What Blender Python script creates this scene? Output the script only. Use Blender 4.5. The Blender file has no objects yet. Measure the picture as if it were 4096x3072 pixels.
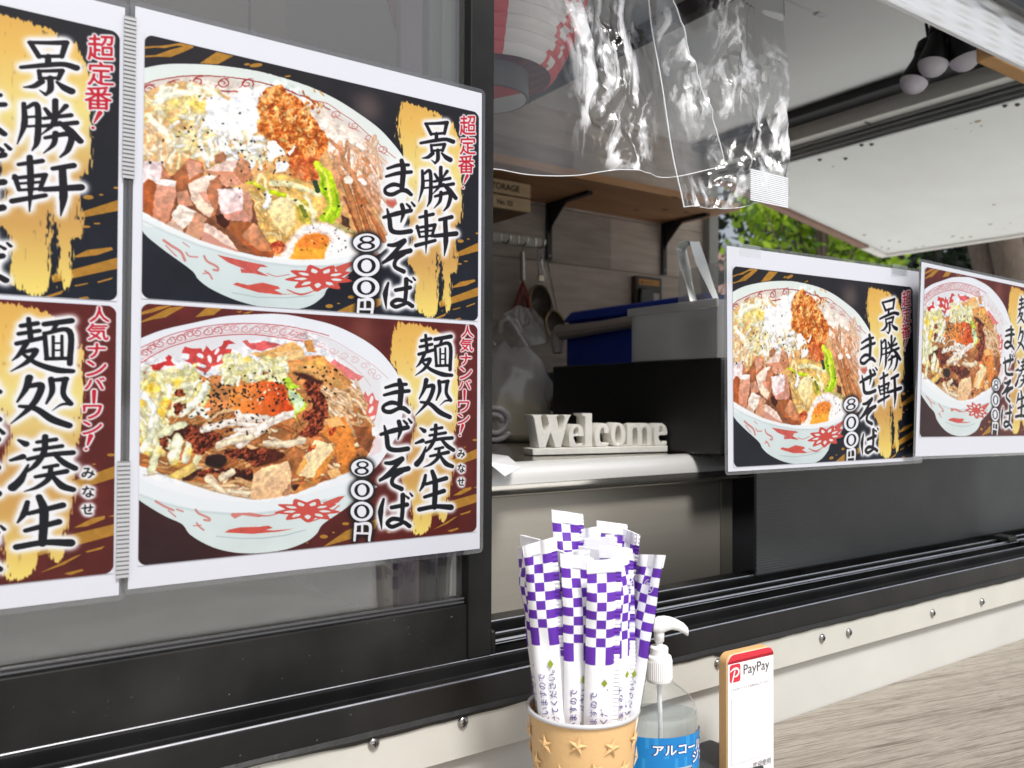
import bpy, bmesh, math, random
import numpy as np
from mathutils import Vector, Matrix

# ---------------------------------------------------------------- camera, sky, sun, exposure
SC = bpy.context.scene
COL = SC.collection
CAM = np.array([-.26143837, -.64931494, 1.476]); FW = np.array([.56770859, .82300172, .01936811])
RT = np.array([.82310456, -.56787525, .00406841]); DN = np.array([.01434698, .0136323, -.99980414]); FPX = 3322.8
cam = bpy.data.cameras.new('camera'); camo = bpy.data.objects.new('camera', cam); COL.objects.link(camo)
camo.matrix_world = Matrix(((RT[0], -DN[0], -FW[0], CAM[0]), (RT[1], -DN[1], -FW[1], CAM[1]), (RT[2], -DN[2], -FW[2], CAM[2]), (0, 0, 0, 1)))
cam.sensor_width = 36; cam.lens = 36 * FPX / 4096; cam.clip_start = .01; cam.clip_end = 800
cam.dof.use_dof = True; cam.dof.focus_distance = .82; cam.dof.aperture_fstop = 9
SC.camera = camo

SUN_EL, SUN_AZ = math.radians(56), math.radians(186)      # azimuth of the sun, clockwise from +Y
wd = bpy.data.worlds.new('World'); SC.world = wd; wd.use_nodes = True
nt = wd.node_tree; bg = nt.nodes['Background']
sky = nt.nodes.new('ShaderNodeTexSky'); sky.sky_type = 'NISHITA'; sky.sun_disc = False
sky.sun_elevation = SUN_EL; sky.sun_rotation = SUN_AZ; sky.air_density = 1.0; sky.dust_density = 3.5; sky.ozone_density = 1.0
hs = nt.nodes.new('ShaderNodeHueSaturation'); hs.inputs['Saturation'].default_value = .42
nt.links.new(sky.outputs[0], hs.inputs['Color']); nt.links.new(hs.outputs[0], bg.inputs[0]); bg.inputs[1].default_value = .11
sl = bpy.data.lights.new('sun', 'SUN'); sl.energy = 3.15; sl.angle = math.radians(13); sl.color = (1, .98, .95)
so = bpy.data.objects.new('sun', sl); COL.objects.link(so); so.location = (0, 0, 12)
sd = Vector((math.sin(SUN_AZ) * math.cos(SUN_EL), math.cos(SUN_AZ) * math.cos(SUN_EL), math.sin(SUN_EL)))
so.rotation_euler = sd.to_track_quat('Z', 'Y').to_euler()
SC.view_settings.view_transform = 'Standard'; SC.view_settings.look = 'None'; SC.view_settings.gamma = 1
SC.view_settings.exposure = .26
SC.cycles.max_bounces = 10; SC.cycles.transparent_max_bounces = 24; SC.cycles.transmission_bounces = 8; SC.cycles.caustics_reflective = False; SC.cycles.caustics_refractive = False
random.seed(5); RNG = np.random.default_rng(11)


def ray(px, py): return FW + (px - 2048) / FPX * RT + (py - 1536) / FPX * DN
def at(ax, v, px, py): d = ray(px, py); return CAM + (v - CAM[ax]) / d[ax] * d      # a photo pixel seen on a known plane
def dep(t, px, py): return CAM + t * ray(px, py)


# ---------------------------------------------------------------- materials
def s2l(c):
    c = np.asarray(c, float) / 255
    return np.where(c <= .04045, c / 12.92, ((c + .055) / 1.055) ** 2.4)


MATS = {}
def mat(name, rgb, rough=.5, metal=0., var=0., vs=20., bump=0., bs=60., stretch=(1, 1, 1), rgb2=None, emit=0, coat=0, spec=.5, sub=0, rvar=0, dust=0):
    if name in MATS: return MATS[name]
    m = bpy.data.materials.new(name); m.use_nodes = True; t = m.node_tree; p = t.nodes['Principled BSDF']
    c = s2l(rgb); p.inputs['Base Color'].default_value = (*c, 1); p.inputs['Roughness'].default_value = rough; p.inputs['Metallic'].default_value = metal
    p.inputs['Specular IOR Level'].default_value = spec; p.inputs['Coat Weight'].default_value = coat
    if sub: p.inputs['Subsurface Weight'].default_value = sub; p.inputs['Subsurface Radius'].default_value = (.01, .01, .01)
    tc = t.nodes.new('ShaderNodeTexCoord'); mp = t.nodes.new('ShaderNodeMapping'); mp.inputs['Scale'].default_value = stretch
    t.links.new(tc.outputs['Object'], mp.inputs[0])
    if var or rgb2 is not None or rvar:
        n = t.nodes.new('ShaderNodeTexNoise'); n.inputs['Scale'].default_value = vs; n.inputs['Detail'].default_value = 6; n.inputs['Roughness'].default_value = .65
        t.links.new(mp.outputs[0], n.inputs[0])
        r = t.nodes.new('ShaderNodeValToRGB'); r.color_ramp.elements[0].position = .3; r.color_ramp.elements[1].position = .7
        a = c * (1 - var); b = np.clip(c * (1 + var), 0, 1) if rgb2 is None else s2l(rgb2)
        r.color_ramp.elements[0].color = (*a, 1); r.color_ramp.elements[1].color = (*b, 1)
        t.links.new(n.outputs['Fac'], r.inputs[0])
        if var or rgb2 is not None: t.links.new(r.outputs[0], p.inputs['Base Color'])
        if rvar:
            mr = t.nodes.new('ShaderNodeMapRange'); mr.inputs['To Min'].default_value = max(0, rough - rvar); mr.inputs['To Max'].default_value = rough + rvar
            mr.inputs['From Min'].default_value = .3; mr.inputs['From Max'].default_value = .7
            t.links.new(n.outputs['Fac'], mr.inputs[0]); t.links.new(mr.outputs[0], p.inputs['Roughness'])
    if dust:   # sparse pale specks and faint wipe marks
        d1 = t.nodes.new('ShaderNodeTexNoise'); d1.inputs['Scale'].default_value = 330; d1.inputs['Detail'].default_value = 2; t.links.new(tc.outputs['Object'], d1.inputs[0])
        d2 = t.nodes.new('ShaderNodeTexNoise'); d2.inputs['Scale'].default_value = 9; d2.inputs['Detail'].default_value = 5; t.links.new(tc.outputs['Object'], d2.inputs[0])
        q1 = t.nodes.new('ShaderNodeMapRange'); q1.inputs['From Min'].default_value = .75; q1.inputs['From Max'].default_value = .79; q1.inputs['To Max'].default_value = dust; t.links.new(d1.outputs['Fac'], q1.inputs[0])
        q2 = t.nodes.new('ShaderNodeMapRange'); q2.inputs['From Min'].default_value = .45; q2.inputs['From Max'].default_value = .8; q2.inputs['To Max'].default_value = dust * .12; t.links.new(d2.outputs['Fac'], q2.inputs[0])
        qa = t.nodes.new('ShaderNodeMath'); qa.operation = 'ADD'; qa.use_clamp = True; t.links.new(q1.outputs[0], qa.inputs[0]); t.links.new(q2.outputs[0], qa.inputs[1])
        qm = t.nodes.new('ShaderNodeMix'); qm.data_type = 'RGBA'; qm.inputs[7].default_value = (.32, .30, .28, 1); t.links.new(qa.outputs[0], qm.inputs[0])
        l_ = p.inputs['Base Color'].links
        if l_: t.links.new(l_[0].from_socket, qm.inputs[6])
        else: qm.inputs[6].default_value = (*c, 1)
        t.links.new(qm.outputs[2], p.inputs['Base Color'])
    if bump:
        n2 = t.nodes.new('ShaderNodeTexNoise'); n2.inputs['Scale'].default_value = bs; n2.inputs['Detail'].default_value = 4
        t.links.new(mp.outputs[0], n2.inputs[0]); b = t.nodes.new('ShaderNodeBump'); b.inputs['Strength'].default_value = bump; b.inputs['Distance'].default_value = .002
        t.links.new(n2.outputs['Fac'], b.inputs['Height']); t.links.new(b.outputs[0], p.inputs['Normal'])
    if emit: p.inputs['Emission Color'].default_value = (*c, 1); p.inputs['Emission Strength'].default_value = emit
    MATS[name] = m; return m


def clear(name, tint=(255, 255, 255), fac=.12, rough=.04, bump=0., bs=30., haze=0., stretch=(1, 1, 1), fres=1.45):
    """thin clear sheet: transparent with fresnel gloss, optionally milky"""
    if name in MATS: return MATS[name]
    m = bpy.data.materials.new(name); m.use_nodes = True; t = m.node_tree; t.nodes.clear()
    o = t.nodes.new('ShaderNodeOutputMaterial'); tr = t.nodes.new('ShaderNodeBsdfTransparent'); tr.inputs[0].default_value = (*s2l(tint), 1)
    g = t.nodes.new('ShaderNodeBsdfGlossy'); g.inputs['Roughness'].default_value = rough; g.inputs[0].default_value = (1, 1, 1, 1)
    mx = t.nodes.new('ShaderNodeMixShader'); fr = t.nodes.new('ShaderNodeLayerWeight'); fr.inputs[0].default_value = .5   # symmetric for both faces, unlike the Fresnel node
    pw_ = t.nodes.new('ShaderNodeMath'); pw_.operation = 'POWER'; pw_.inputs[1].default_value = 4; t.links.new(fr.outputs['Facing'], pw_.inputs[0])
    ad = t.nodes.new('ShaderNodeMath'); ad.operation = 'MULTIPLY_ADD'; ad.inputs[1].default_value = .9; ad.inputs[2].default_value = fac + .035; ad.use_clamp = True
    t.links.new(pw_.outputs[0], ad.inputs[0]); t.links.new(ad.outputs[0], mx.inputs[0])
    base = tr
    if haze:
        d = t.nodes.new('ShaderNodeBsdfTranslucent'); d.inputs[0].default_value = (.8, .8, .8, 1); d2 = t.nodes.new('ShaderNodeBsdfDiffuse'); d2.inputs[0].default_value = (.8, .8, .8, 1)
        mm = t.nodes.new('ShaderNodeMixShader'); mm.inputs[0].default_value = .5; t.links.new(d.outputs[0], mm.inputs[1]); t.links.new(d2.outputs[0], mm.inputs[2])
        m2 = t.nodes.new('ShaderNodeMixShader'); m2.inputs[0].default_value = haze; t.links.new(tr.outputs[0], m2.inputs[1]); t.links.new(mm.outputs[0], m2.inputs[2]); base = m2
    t.links.new(base.outputs[0], mx.inputs[1]); t.links.new(g.outputs[0], mx.inputs[2]); t.links.new(mx.outputs[0], o.inputs[0])
    if bump:
        tc = t.nodes.new('ShaderNodeTexCoord'); mp = t.nodes.new('ShaderNodeMapping'); mp.inputs['Scale'].default_value = stretch; n = t.nodes.new('ShaderNodeTexNoise')
        n.inputs['Scale'].default_value = bs; n.inputs['Detail'].default_value = 3; b = t.nodes.new('ShaderNodeBump'); b.inputs['Strength'].default_value = bump; b.inputs['Distance'].default_value = .004
        t.links.new(tc.outputs['Object'], mp.inputs[0]); t.links.new(mp.outputs[0], n.inputs[0]); t.links.new(n.outputs['Fac'], b.inputs['Height']); t.links.new(b.outputs[0], g.inputs['Normal']); t.links.new(b.outputs[0], fr.inputs['Normal'])
    MATS[name] = m; return m


# ---------------------------------------------------------------- mesh builder
class MB:
    def __init__(s): s.v = []; s.f = []; s.m = []
    def add(s, vs, fs, mi=0):
        b = len(s.v); s.v += [tuple(map(float, p)) for p in vs]; s.f += [tuple(b + i for i in f) for f in fs]; s.m += [mi] * len(fs); return s
    def box(s, x0, x1, y0, y1, z0, z1, mi=0):
        return s.add([(x, y, z) for z in (z0, z1) for y in (y0, y1) for x in (x0, x1)], [(0, 2, 3, 1), (4, 5, 7, 6), (0, 1, 5, 4), (2, 6, 7, 3), (0, 4, 6, 2), (1, 3, 7, 5)], mi)
    def hexa(s, p, mi=0):   # 4 bottom, 4 top
        return s.add(p, [(3, 2, 1, 0), (4, 5, 6, 7), (0, 1, 5, 4), (1, 2, 6, 5), (2, 3, 7, 6), (3, 0, 4, 7)], mi)
    def prism(s, pts, d, mi=0):  # 3-D outline pushed along d
        n = len(pts); d = np.asarray(d, float); a = [np.asarray(p, float) for p in pts]
        return s.add(a + [p + d for p in a], [tuple(range(n))[::-1], tuple(range(n, 2 * n))] + [(i, (i + 1) % n, n + (i + 1) % n, n + i) for i in range(n)], mi)
    def tube(s, path, r, n=10, mi=0, cap=True):
        P = [np.asarray(p, float) for p in path]; k = len(P); rr = np.broadcast_to(np.asarray(r, float), (k,)) if np.ndim(r) == 0 else np.asarray(r, float)
        vs = []; up = None
        for i in range(k):
            d = P[min(i + 1, k - 1)] - P[max(i - 1, 0)]; d = d / (np.linalg.norm(d) + 1e-12)
            if up is None: up = np.array([0, 0, 1.]) if abs(d[2]) < .9 else np.array([1., 0, 0])
            a = np.cross(d, up); a /= np.linalg.norm(a) + 1e-12; b = np.cross(a, d); up = b
            for j in range(n):
                q = 2 * math.pi * j / n; vs.append(P[i] + rr[i] * (math.cos(q) * a + math.sin(q) * b))
        fs = [(i * n + j, i * n + (j + 1) % n, (i + 1) * n + (j + 1) % n, (i + 1) * n + j) for i in range(k - 1) for j in range(n)]
        if cap: fs += [tuple(range(n))[::-1], tuple(range((k - 1) * n, k * n))]
        return s.add(vs, fs, mi)
    def lathe(s, c, prof, n=32, mi=0, sx=1, sy=1, axis=None, cap=True):  # prof: (r, z)
        c = np.asarray(c, float); A = np.eye(3)
        if axis is not None:
            z = np.asarray(axis, float); z = z / np.linalg.norm(z); x = np.cross([0, 0, 1.] if abs(z[2]) < .9 else [1., 0, 0], z); x /= np.linalg.norm(x); A = np.array([x, np.cross(z, x), z]).T
        vs = [c + A @ np.array([r * sx * math.cos(2 * math.pi * j / n), r * sy * math.sin(2 * math.pi * j / n), h]) for r, h in prof for j in range(n)]
        k = len(prof); fs = [(i * n + j, i * n + (j + 1) % n, (i + 1) * n + (j + 1) % n, (i + 1) * n + j) for i in range(k - 1) for j in range(n)]
        if cap: fs += [tuple(range(n))[::-1], tuple(range((k - 1) * n, k * n))]
        return s.add(vs, fs, mi)
    def grid(s, fn, nu, nv, mi=0, mfn=None):
        vs = [fn(i / nu, j / nv) for j in range(nv + 1) for i in range(nu + 1)]; b = len(s.v); s.v += [tuple(map(float, p)) for p in vs]
        for j in range(nv):
            for i in range(nu):
                q = b + j * (nu + 1) + i; s.f.append((q, q + 1, q + nu + 2, q + nu + 1)); s.m.append(mfn((i + .5) / nu, (j + .5) / nv) if mfn else mi)
        return s
    def text(s, body, fn, size, mi=0, fat=0., x=0., y=0., ax='l', sx=1.):
        v, f = text_mesh(body, fat); v = v * size; v[:, 0] *= sx
        w = v[:, 0].max() if len(v) else 0
        v[:, 0] += x - (w / 2 if ax == 'c' else w if ax == 'r' else 0); v[:, 1] += y
        return s.add([fn(a, b) for a, b in v], f, mi)


_TX = {}
def text_mesh(body, fat=0.):
    k = (body, fat)
    if k not in _TX:
        cu = bpy.data.curves.new('lettering', 'FONT'); cu.body = body; cu.fill_mode = 'FRONT'; cu.resolution_u = 3; cu.offset = fat
        o = bpy.data.objects.new('lettering', cu); COL.objects.link(o)
        e = o.evaluated_get(bpy.context.evaluated_depsgraph_get()); me = e.to_mesh()
        _TX[k] = (np.array([q.co[:2] for q in me.vertices], float).reshape(-1, 2), [tuple(p.vertices) for p in me.polygons])
        e.to_mesh_clear(); bpy.data.objects.remove(o); bpy.data.curves.remove(cu)
    v, f = _TX[k]; return v.copy(), f


def glyph_tris(ch):
    v, f = text_mesh(ch); out = []
    for p in f:
        for i in range(1, len(p) - 1): out.append(v[[p[0], p[i], p[i + 1]]])
    return np.array(out)


def off(o):
    l = Vector((0, 0, 0))
    while o is not None: l += o.location; o = o.parent
    return l


def obj(name, mb, mats, parent=None, smooth=True, bevel=0., local=False, loc=None, sharp=35, seg=2):
    me = bpy.data.meshes.new(name); d = off(parent) if (parent is not None and not local) else Vector((0, 0, 0))
    if loc is not None: d = d + Vector(loc)
    me.from_pydata([(x - d[0], y - d[1], z - d[2]) for x, y, z in mb.v], [], mb.f)
    for m in (mats if isinstance(mats, (list, tuple)) else [mats]): me.materials.append(m)
    me.polygons.foreach_set('material_index', mb.m)
    if smooth: me.polygons.foreach_set('use_smooth', [True] * len(me.polygons)); me.set_sharp_from_angle(angle=math.radians(sharp))
    me.update(); o = bpy.data.objects.new(name, me); COL.objects.link(o); o.parent = parent
    if loc is not None: o.location = loc
    if bevel:
        b = o.modifiers.new('bevel', 'BEVEL'); b.width = bevel; b.segments = seg; b.limit_method = 'ANGLE'; b.angle_limit = math.radians(40)
    return o


def tag(o, label=None, cat=None, group=None, kind=None):
    for k, v in (('label', label), ('category', cat), ('group', group), ('kind', kind)):
        if v: o[k] = v
    return o


def thing(name, label, cat, loc=(0, 0, 0), group=None):
    o = bpy.data.objects.new(name, None); o.empty_display_size = .05; o.location = loc; COL.objects.link(o)
    return tag(o, label, cat, group)


def copy_tree(o, parent=None):
    c = o.copy(); COL.objects.link(c); c.parent = parent
    for ch in list(o.children): copy_tree(ch, c)
    return c
# ---------------------------------------------------------------- printed menu artwork (numpy painter)
CROP = {'A': (500, 100, 2.765), 'B': (500, 600, 2.37), 'C': (1100, 200, 2.602), 'D': (1100, 700, 2.602),
        'E': (500, 1180, 2.765), 'F': (500, 1700, 2.37), 'G': (1100, 1240, 2.602), 'H': (1100, 1700, 2.602),
        'O': (500, 100, 1.3827), 'Q': (500, 1180, 1.36)}
AW, AH, SS = 690, 466, 2


def homog(src, dst):
    A = []
    for (x, y), (u, v) in zip(src, dst):
        A.append([x, y, 1, 0, 0, 0, -u * x, -u * y, -u]); A.append([0, 0, 0, x, y, 1, -v * x, -v * y, -v])
    return np.linalg.svd(np.array(A, float))[2][-1].reshape(3, 3)


def hmap(Hm, p):
    p = np.asarray(p, float); q = np.c_[p, np.ones(len(p))] @ Hm.T
    return q[:, :2] / q[:, 2:]


def vnoise(h, w, sx, sy, rng):
    g = rng.random((int(h / sy) + 3, int(w / sx) + 3)).astype(np.float32)
    y = np.arange(h) / sy; x = np.arange(w) / sx
    yi = y.astype(int); xi = x.astype(int)
    fy = (y - yi)[:, None]; fx = (x - xi)[None]
    fy = fy * fy * (3 - 2 * fy); fx = fx * fx * (3 - 2 * fx)
    a = g[yi][:, xi]; b = g[yi][:, xi + 1]; c = g[yi + 1][:, xi]; d = g[yi + 1][:, xi + 1]
    return (a * (1 - fx) + b * fx) * (1 - fy) + (c * (1 - fx) + d * fx) * fy


def fbm(h, w, s, rng, o=4):
    r = 0; t = 0
    for i in range(o):
        r = r + vnoise(h, w, max(s / 2 ** i, 1.0), max(s / 2 ** i, 1.0), rng) * .6 ** i; t += .6 ** i
    return r / t


def blur(m, r):
    r = int(max(1, r))
    for _ in range(3):
        for ax in (0, 1):
            pad = [(0, 0), (0, 0)]; pad[ax] = (r + 1, r)
            c = np.cumsum(np.pad(m, pad, mode='edge'), axis=ax, dtype=np.float64)
            n = m.shape[ax]
            a = np.take(c, np.arange(2 * r + 1, 2 * r + 1 + n), ax); b = np.take(c, np.arange(0, n), ax)
            m = ((a - b) / (2 * r + 1)).astype(np.float32)
    return m


def smooth(pts, n=8):
    p = np.asarray(pts, float)
    if len(p) < 3: return p
    q = np.vstack([2 * p[0] - p[1], p, 2 * p[-1] - p[-2]]); out = []
    for i in range(1, len(q) - 2):
        for t in np.linspace(0, 1, n, endpoint=False):
            a, b, c, d = q[i - 1:i + 3]
            out.append(.5 * ((2 * b) + (c - a) * t + (2 * a - 5 * b + 4 * c - d) * t * t + (3 * b - a - 3 * c + d) * t ** 3))
    return np.array(out + [p[-1]])


class Art:
    def __init__(s, quad, seed):
        s.W, s.H = AW * SS, AH * SS
        s.quad = quad
        s.Hm = homog(quad, [(0, 0), (s.W, 0), (s.W, s.H), (0, s.H)])
        s.Hi = np.linalg.inv(s.Hm)
        yy, xx = np.mgrid[0:s.H, 0:s.W] + .5
        q = np.stack([xx, yy, np.ones_like(xx)], -1) @ s.Hi.T
        s.PX = (q[..., 0] / q[..., 2]).astype(np.float32); s.PY = (q[..., 1] / q[..., 2]).astype(np.float32)
        s.img = np.zeros((s.H, s.W, 3), np.float32)
        s.rng = np.random.default_rng(seed)
        s.clip = None

    def px(s, crop, pts):
        ox, oy, k = CROP[crop]; p = np.asarray(pts, float)
        return np.c_[ox + p[:, 0] / k, oy + p[:, 1] / k]

    def win(s, P, pad=2):
        c = hmap(s.Hm, P)
        x0, y0 = np.floor(c.min(0) - pad).astype(int); x1, y1 = np.ceil(c.max(0) + pad).astype(int)
        x0 = max(0, x0); y0 = max(0, y0); x1 = min(s.W, x1); y1 = min(s.H, y1)
        return (slice(y0, y1), slice(x0, x1)) if x1 > x0 and y1 > y0 else None

    def polymask(s, P, wn):
        X = s.PX[wn]; Y = s.PY[wn]; ins = np.zeros(X.shape, bool)
        n = len(P)
        for i in range(n):
            x0, y0 = P[i]; x1, y1 = P[(i + 1) % n]
            if y0 == y1: continue
            c = ((y0 > Y) != (y1 > Y)) & (X < (x1 - x0) * (Y - y0) / (y1 - y0) + x0)
            ins ^= c
        return ins.astype(np.float32)

    def put(s, wn, m, col, tex=None):
        if s.clip is not None: m = m * s.clip[wn]
        c = np.asarray(col, np.float32)
        c = np.broadcast_to(c, m.shape + (3,)) if c.ndim == 1 else c
        if tex is not None: c = c * tex[..., None]
        s.img[wn] = s.img[wn] * (1 - m[..., None]) + c * m[..., None]

    def poly(s, crop, pts, col, col2=None, sm=False, soft=0, noise=0, ns=14, ang=None, alpha=1):
        p = smooth(list(pts) + [pts[0]], 6)[:-1] if sm else pts
        P = s.px(crop, p); wn = s.win(P, 3 + soft * 3)
        if wn is None: return
        m = s.polymask(P, wn)
        if soft: m = blur(m, soft)
        c = np.asarray(col, np.float32)
        if col2 is not None:
            a = P[:, 1] if ang is None else P @ np.array(ang)
            v = s.PY[wn] if ang is None else s.PX[wn] * ang[0] + s.PY[wn] * ang[1]
            t = np.clip((v - a.min()) / (a.max() - a.min() + 1e-6), 0, 1)[..., None]
            c = c * (1 - t) + np.asarray(col2, np.float32) * t
        tex = None
        if noise: tex = 1 + noise * (fbm(*m.shape, ns, s.rng) - .5) * 2
        s.put(wn, m * alpha, c, tex)

    def strokemask(s, P, W, wn):
        X = s.PX[wn]; Y = s.PY[wn]; d = np.full(X.shape, 9e9, np.float32)
        if len(P) == 1:
            return np.clip(W[0] - np.hypot(X - P[0][0], Y - P[0][1]) + .5, 0, 1)
        for i in range(len(P) - 1):
            ax, ay = P[i]; bx, by = P[i + 1]; dx, dy = bx - ax, by - ay
            t = np.clip(((X - ax) * dx + (Y - ay) * dy) / (dx * dx + dy * dy + 1e-9), 0, 1)
            d = np.minimum(d, np.hypot(X - ax - t * dx, Y - ay - t * dy) - (W[i] + (W[i + 1] - W[i]) * t))
        return np.clip(.5 - d, 0, 1)

    def stroke(s, crop, pts, w, col, alpha=1, shade=0, ret=None, n=6):
        k = CROP[crop][2]
        P = s.px(crop, smooth(pts, n))
        w = np.atleast_1d(np.asarray(w, float)) / k / 2
        W = np.interp(np.linspace(0, 1, len(P)), np.linspace(0, 1, len(w)), w) if len(w) > 1 else np.full(len(P), w[0])
        mx = W.max() + 2
        wn = s.win(np.vstack([P - mx, P + mx]))
        if wn is None: return
        m = s.strokemask(P, W, wn)
        if ret is not None:
            ret[wn] = np.maximum(ret[wn], m); return
        if shade:
            s.put(wn, m * alpha, np.asarray(col) * (1 - shade))
            m2 = s.strokemask(P - np.array([W.max() * .12, W.max() * .3]), W * .62, wn)
            s.put(wn, blur(m2, 2) * alpha, col)
        else:
            s.put(wn, m * alpha, col)

    def ell(s, crop, cx, cy, rx, ry, col, rot=0, soft=0, alpha=1):
        t = np.linspace(0, 2 * math.pi, 20, endpoint=False)
        x, y = rx * np.cos(t), ry * np.sin(t); c, d = math.cos(rot), math.sin(rot)
        s.poly(crop, np.c_[cx + x * c - y * d, cy + x * d + y * c], col, soft=soft, alpha=alpha)

    def region(s, crop, pts, sm=True):
        m = np.zeros((s.H, s.W), np.float32)
        P = s.px(crop, smooth(list(pts) + [pts[0]], 6)[:-1] if sm else pts); wn = s.win(P, 3)
        m[wn] = s.polymask(P, wn); return m

    def strands(s, crop, box, n, cols, w, L, ang, spread, curve=.3, shade=.16, edge=None):
        x0, y0, x1, y1 = box
        for _ in range(n):
            x, y = s.rng.uniform(x0, x1), s.rng.uniform(y0, y1)
            a = ang + s.rng.normal() * spread; l = s.rng.uniform(*L); ww = s.rng.uniform(*w); cv = s.rng.normal() * curve
            dx, dy = math.cos(a) * l / 2, math.sin(a) * l / 2
            pts = [(x - dx, y - dy), (x - dy * cv, y + dx * cv), (x + dx, y + dy)]
            c = np.array(cols[s.rng.integers(len(cols))], float)
            if edge is not None: s.stroke(crop, pts, ww + 9, edge, alpha=.55)
            s.stroke(crop, pts, ww, c, shade=shade)

    def specks(s, crop, box, n, cols, r, region=None):
        x0, y0, x1, y1 = box
        for _ in range(n):
            x, y = s.rng.uniform(x0, x1), s.rng.uniform(y0, y1)
            R = s.rng.uniform(*r)
            s.ell(crop, x, y, R * s.rng.uniform(.8, 1.6), R, cols[s.rng.integers(len(cols))], rot=s.rng.uniform(0, 3))

    def photo(s, pts, crop):   # break up the drawn edges so that the food reads as a printed photograph
        m = blur(s.region(crop, pts), 8); r = s.rng
        yy, xx = np.mgrid[0:s.H, 0:s.W]
        dx = (fbm(s.H, s.W, 16, r, 4) - .5) * 13; dy = (fbm(s.H, s.W, 16, r, 4) - .5) * 11
        ys = np.clip(yy + dy * m, 0, s.H - 1).astype(int); xs = np.clip(xx + dx * m, 0, s.W - 1).astype(int)
        im = s.img[ys, xs]
        a = fbm(s.H, s.W, 18, r, 4); g = 1 + .40 * (a - .5) * 2 * .6 + .25 * (a - np.roll(a, (3, 2), (0, 1)))
        im = im * (1 + (g[..., None] - 1) * m[..., None])
        lo = np.stack([blur(im[..., k].copy(), 9) for k in range(3)], -1); im = im + (im - lo) * .12 * m[..., None]
        sm_ = np.stack([blur(im[..., k].copy(), 1) for k in range(3)], -1); im = im * (1 - .75 * m[..., None]) + sm_ * .75 * m[..., None]
        im = im + np.clip(im - 195, 0, 60) * .35 * m[..., None]; gr = im.mean(-1, keepdims=True); im = gr + (im - gr) * (1 - .03 * m[..., None])
        s.img[:] = np.clip(im, 0, 252)

    def gravel(s, mask, cdark, cmid, clight, sc):
        h, w = mask.shape; ys, xs = np.nonzero(mask > .02)
        if len(ys) == 0: return
        wn = (slice(ys.min(), ys.max() + 1), slice(xs.min(), xs.max() + 1)); m = mask[wn]
        a = fbm(*m.shape, sc, s.rng, 4); b = fbm(*m.shape, sc * .45, s.rng, 3)
        g = a - np.roll(a, (2, 2), (0, 1))
        v = np.clip(.5 + (a - .5) * 1.7 + (b - .5) * 1.1 + g * 3.0, 0, 1)[..., None]
        c = np.where(v < .5, np.array(cdark) * (1 - 2 * v) + np.array(cmid) * 2 * v, np.array(cmid) * (2 - 2 * v) + np.array(clight) * (2 * v - 1))
        s.put(wn, m, c.astype(np.float32))

    def glyph(s, ch, crop, box, ret, fat=0):
        tris = glyph_tris(ch)
        if not len(tris): return
        mn = tris.reshape(-1, 2).min(0); mx = tris.reshape(-1, 2).max(0)
        x0, y0, x1, y1 = box
        t = (tris - mn) / (mx - mn)
        q = np.stack([x0 + t[..., 0] * (x1 - x0), y1 - t[..., 1] * (y1 - y0)], -1)
        for tri in q:
            P = s.px(crop, tri); wn = s.win(P, 2)
            if wn is not None: ret[wn] = np.maximum(ret[wn], s.polymask(P, wn))

    def halo(s, m, grow, soft, col, alpha=1):
        h = np.clip(blur(m, grow) * 6, 0, 1)
        if soft: h = np.clip(blur(h, soft) * 1.25, 0, 1)
        s.put((slice(None), slice(None)), h * alpha, col)

    def ink(s, m, col):
        s.put((slice(None), slice(None)), m, col)

    def out(s):
        i = s.img.reshape(AH, SS, AW, SS, 3).mean((1, 3))
        return np.clip(i, 0, 255) / 255


def spiral(s, crop, cx, cy, r, flip, col, w, alpha=1, rot=0):
    t = np.linspace(0, 1, 16); a = rot + flip * t * 2 * math.pi * 1.35; R = r * (1 - .8 * t)
    s.stroke(crop, np.c_[cx + R * np.cos(a) * 1.15, cy + R * np.sin(a) * .8], [w, w * .8, w * .6], col, alpha=alpha, n=2)


STREAK = (176, 126, 48)


def flower(s, crop, cx, cy, rx, ry, col, rot=0):
    for i in range(9):
        a = rot + i * 2 * math.pi / 9
        dx, dy = math.cos(a), math.sin(a)
        e = np.array([[.1, 0], [.45, .26], [.8, .17], [1.05, 0], [.8, -.17], [.45, -.26]])
        pts = [(cx + rx * (u * dx - v * dy), cy + ry * (u * dy + v * dx)) for u, v in e]
        s.poly(crop, pts, col, sm=True)
    for i in range(9):
        a = rot + i * 2 * math.pi / 9
        dx, dy = math.cos(a), math.sin(a)
        e = np.array([[.36, 0], [.52, .1], [.76, 0], [.52, -.1]])
        s.poly(crop, [(cx + rx * (u * dx - v * dy), cy + ry * (u * dy + v * dx)) for u, v in e], (225, 232, 232), sm=True)
    s.ell(crop, cx, cy, rx * .26, ry * .3, col)


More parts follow.
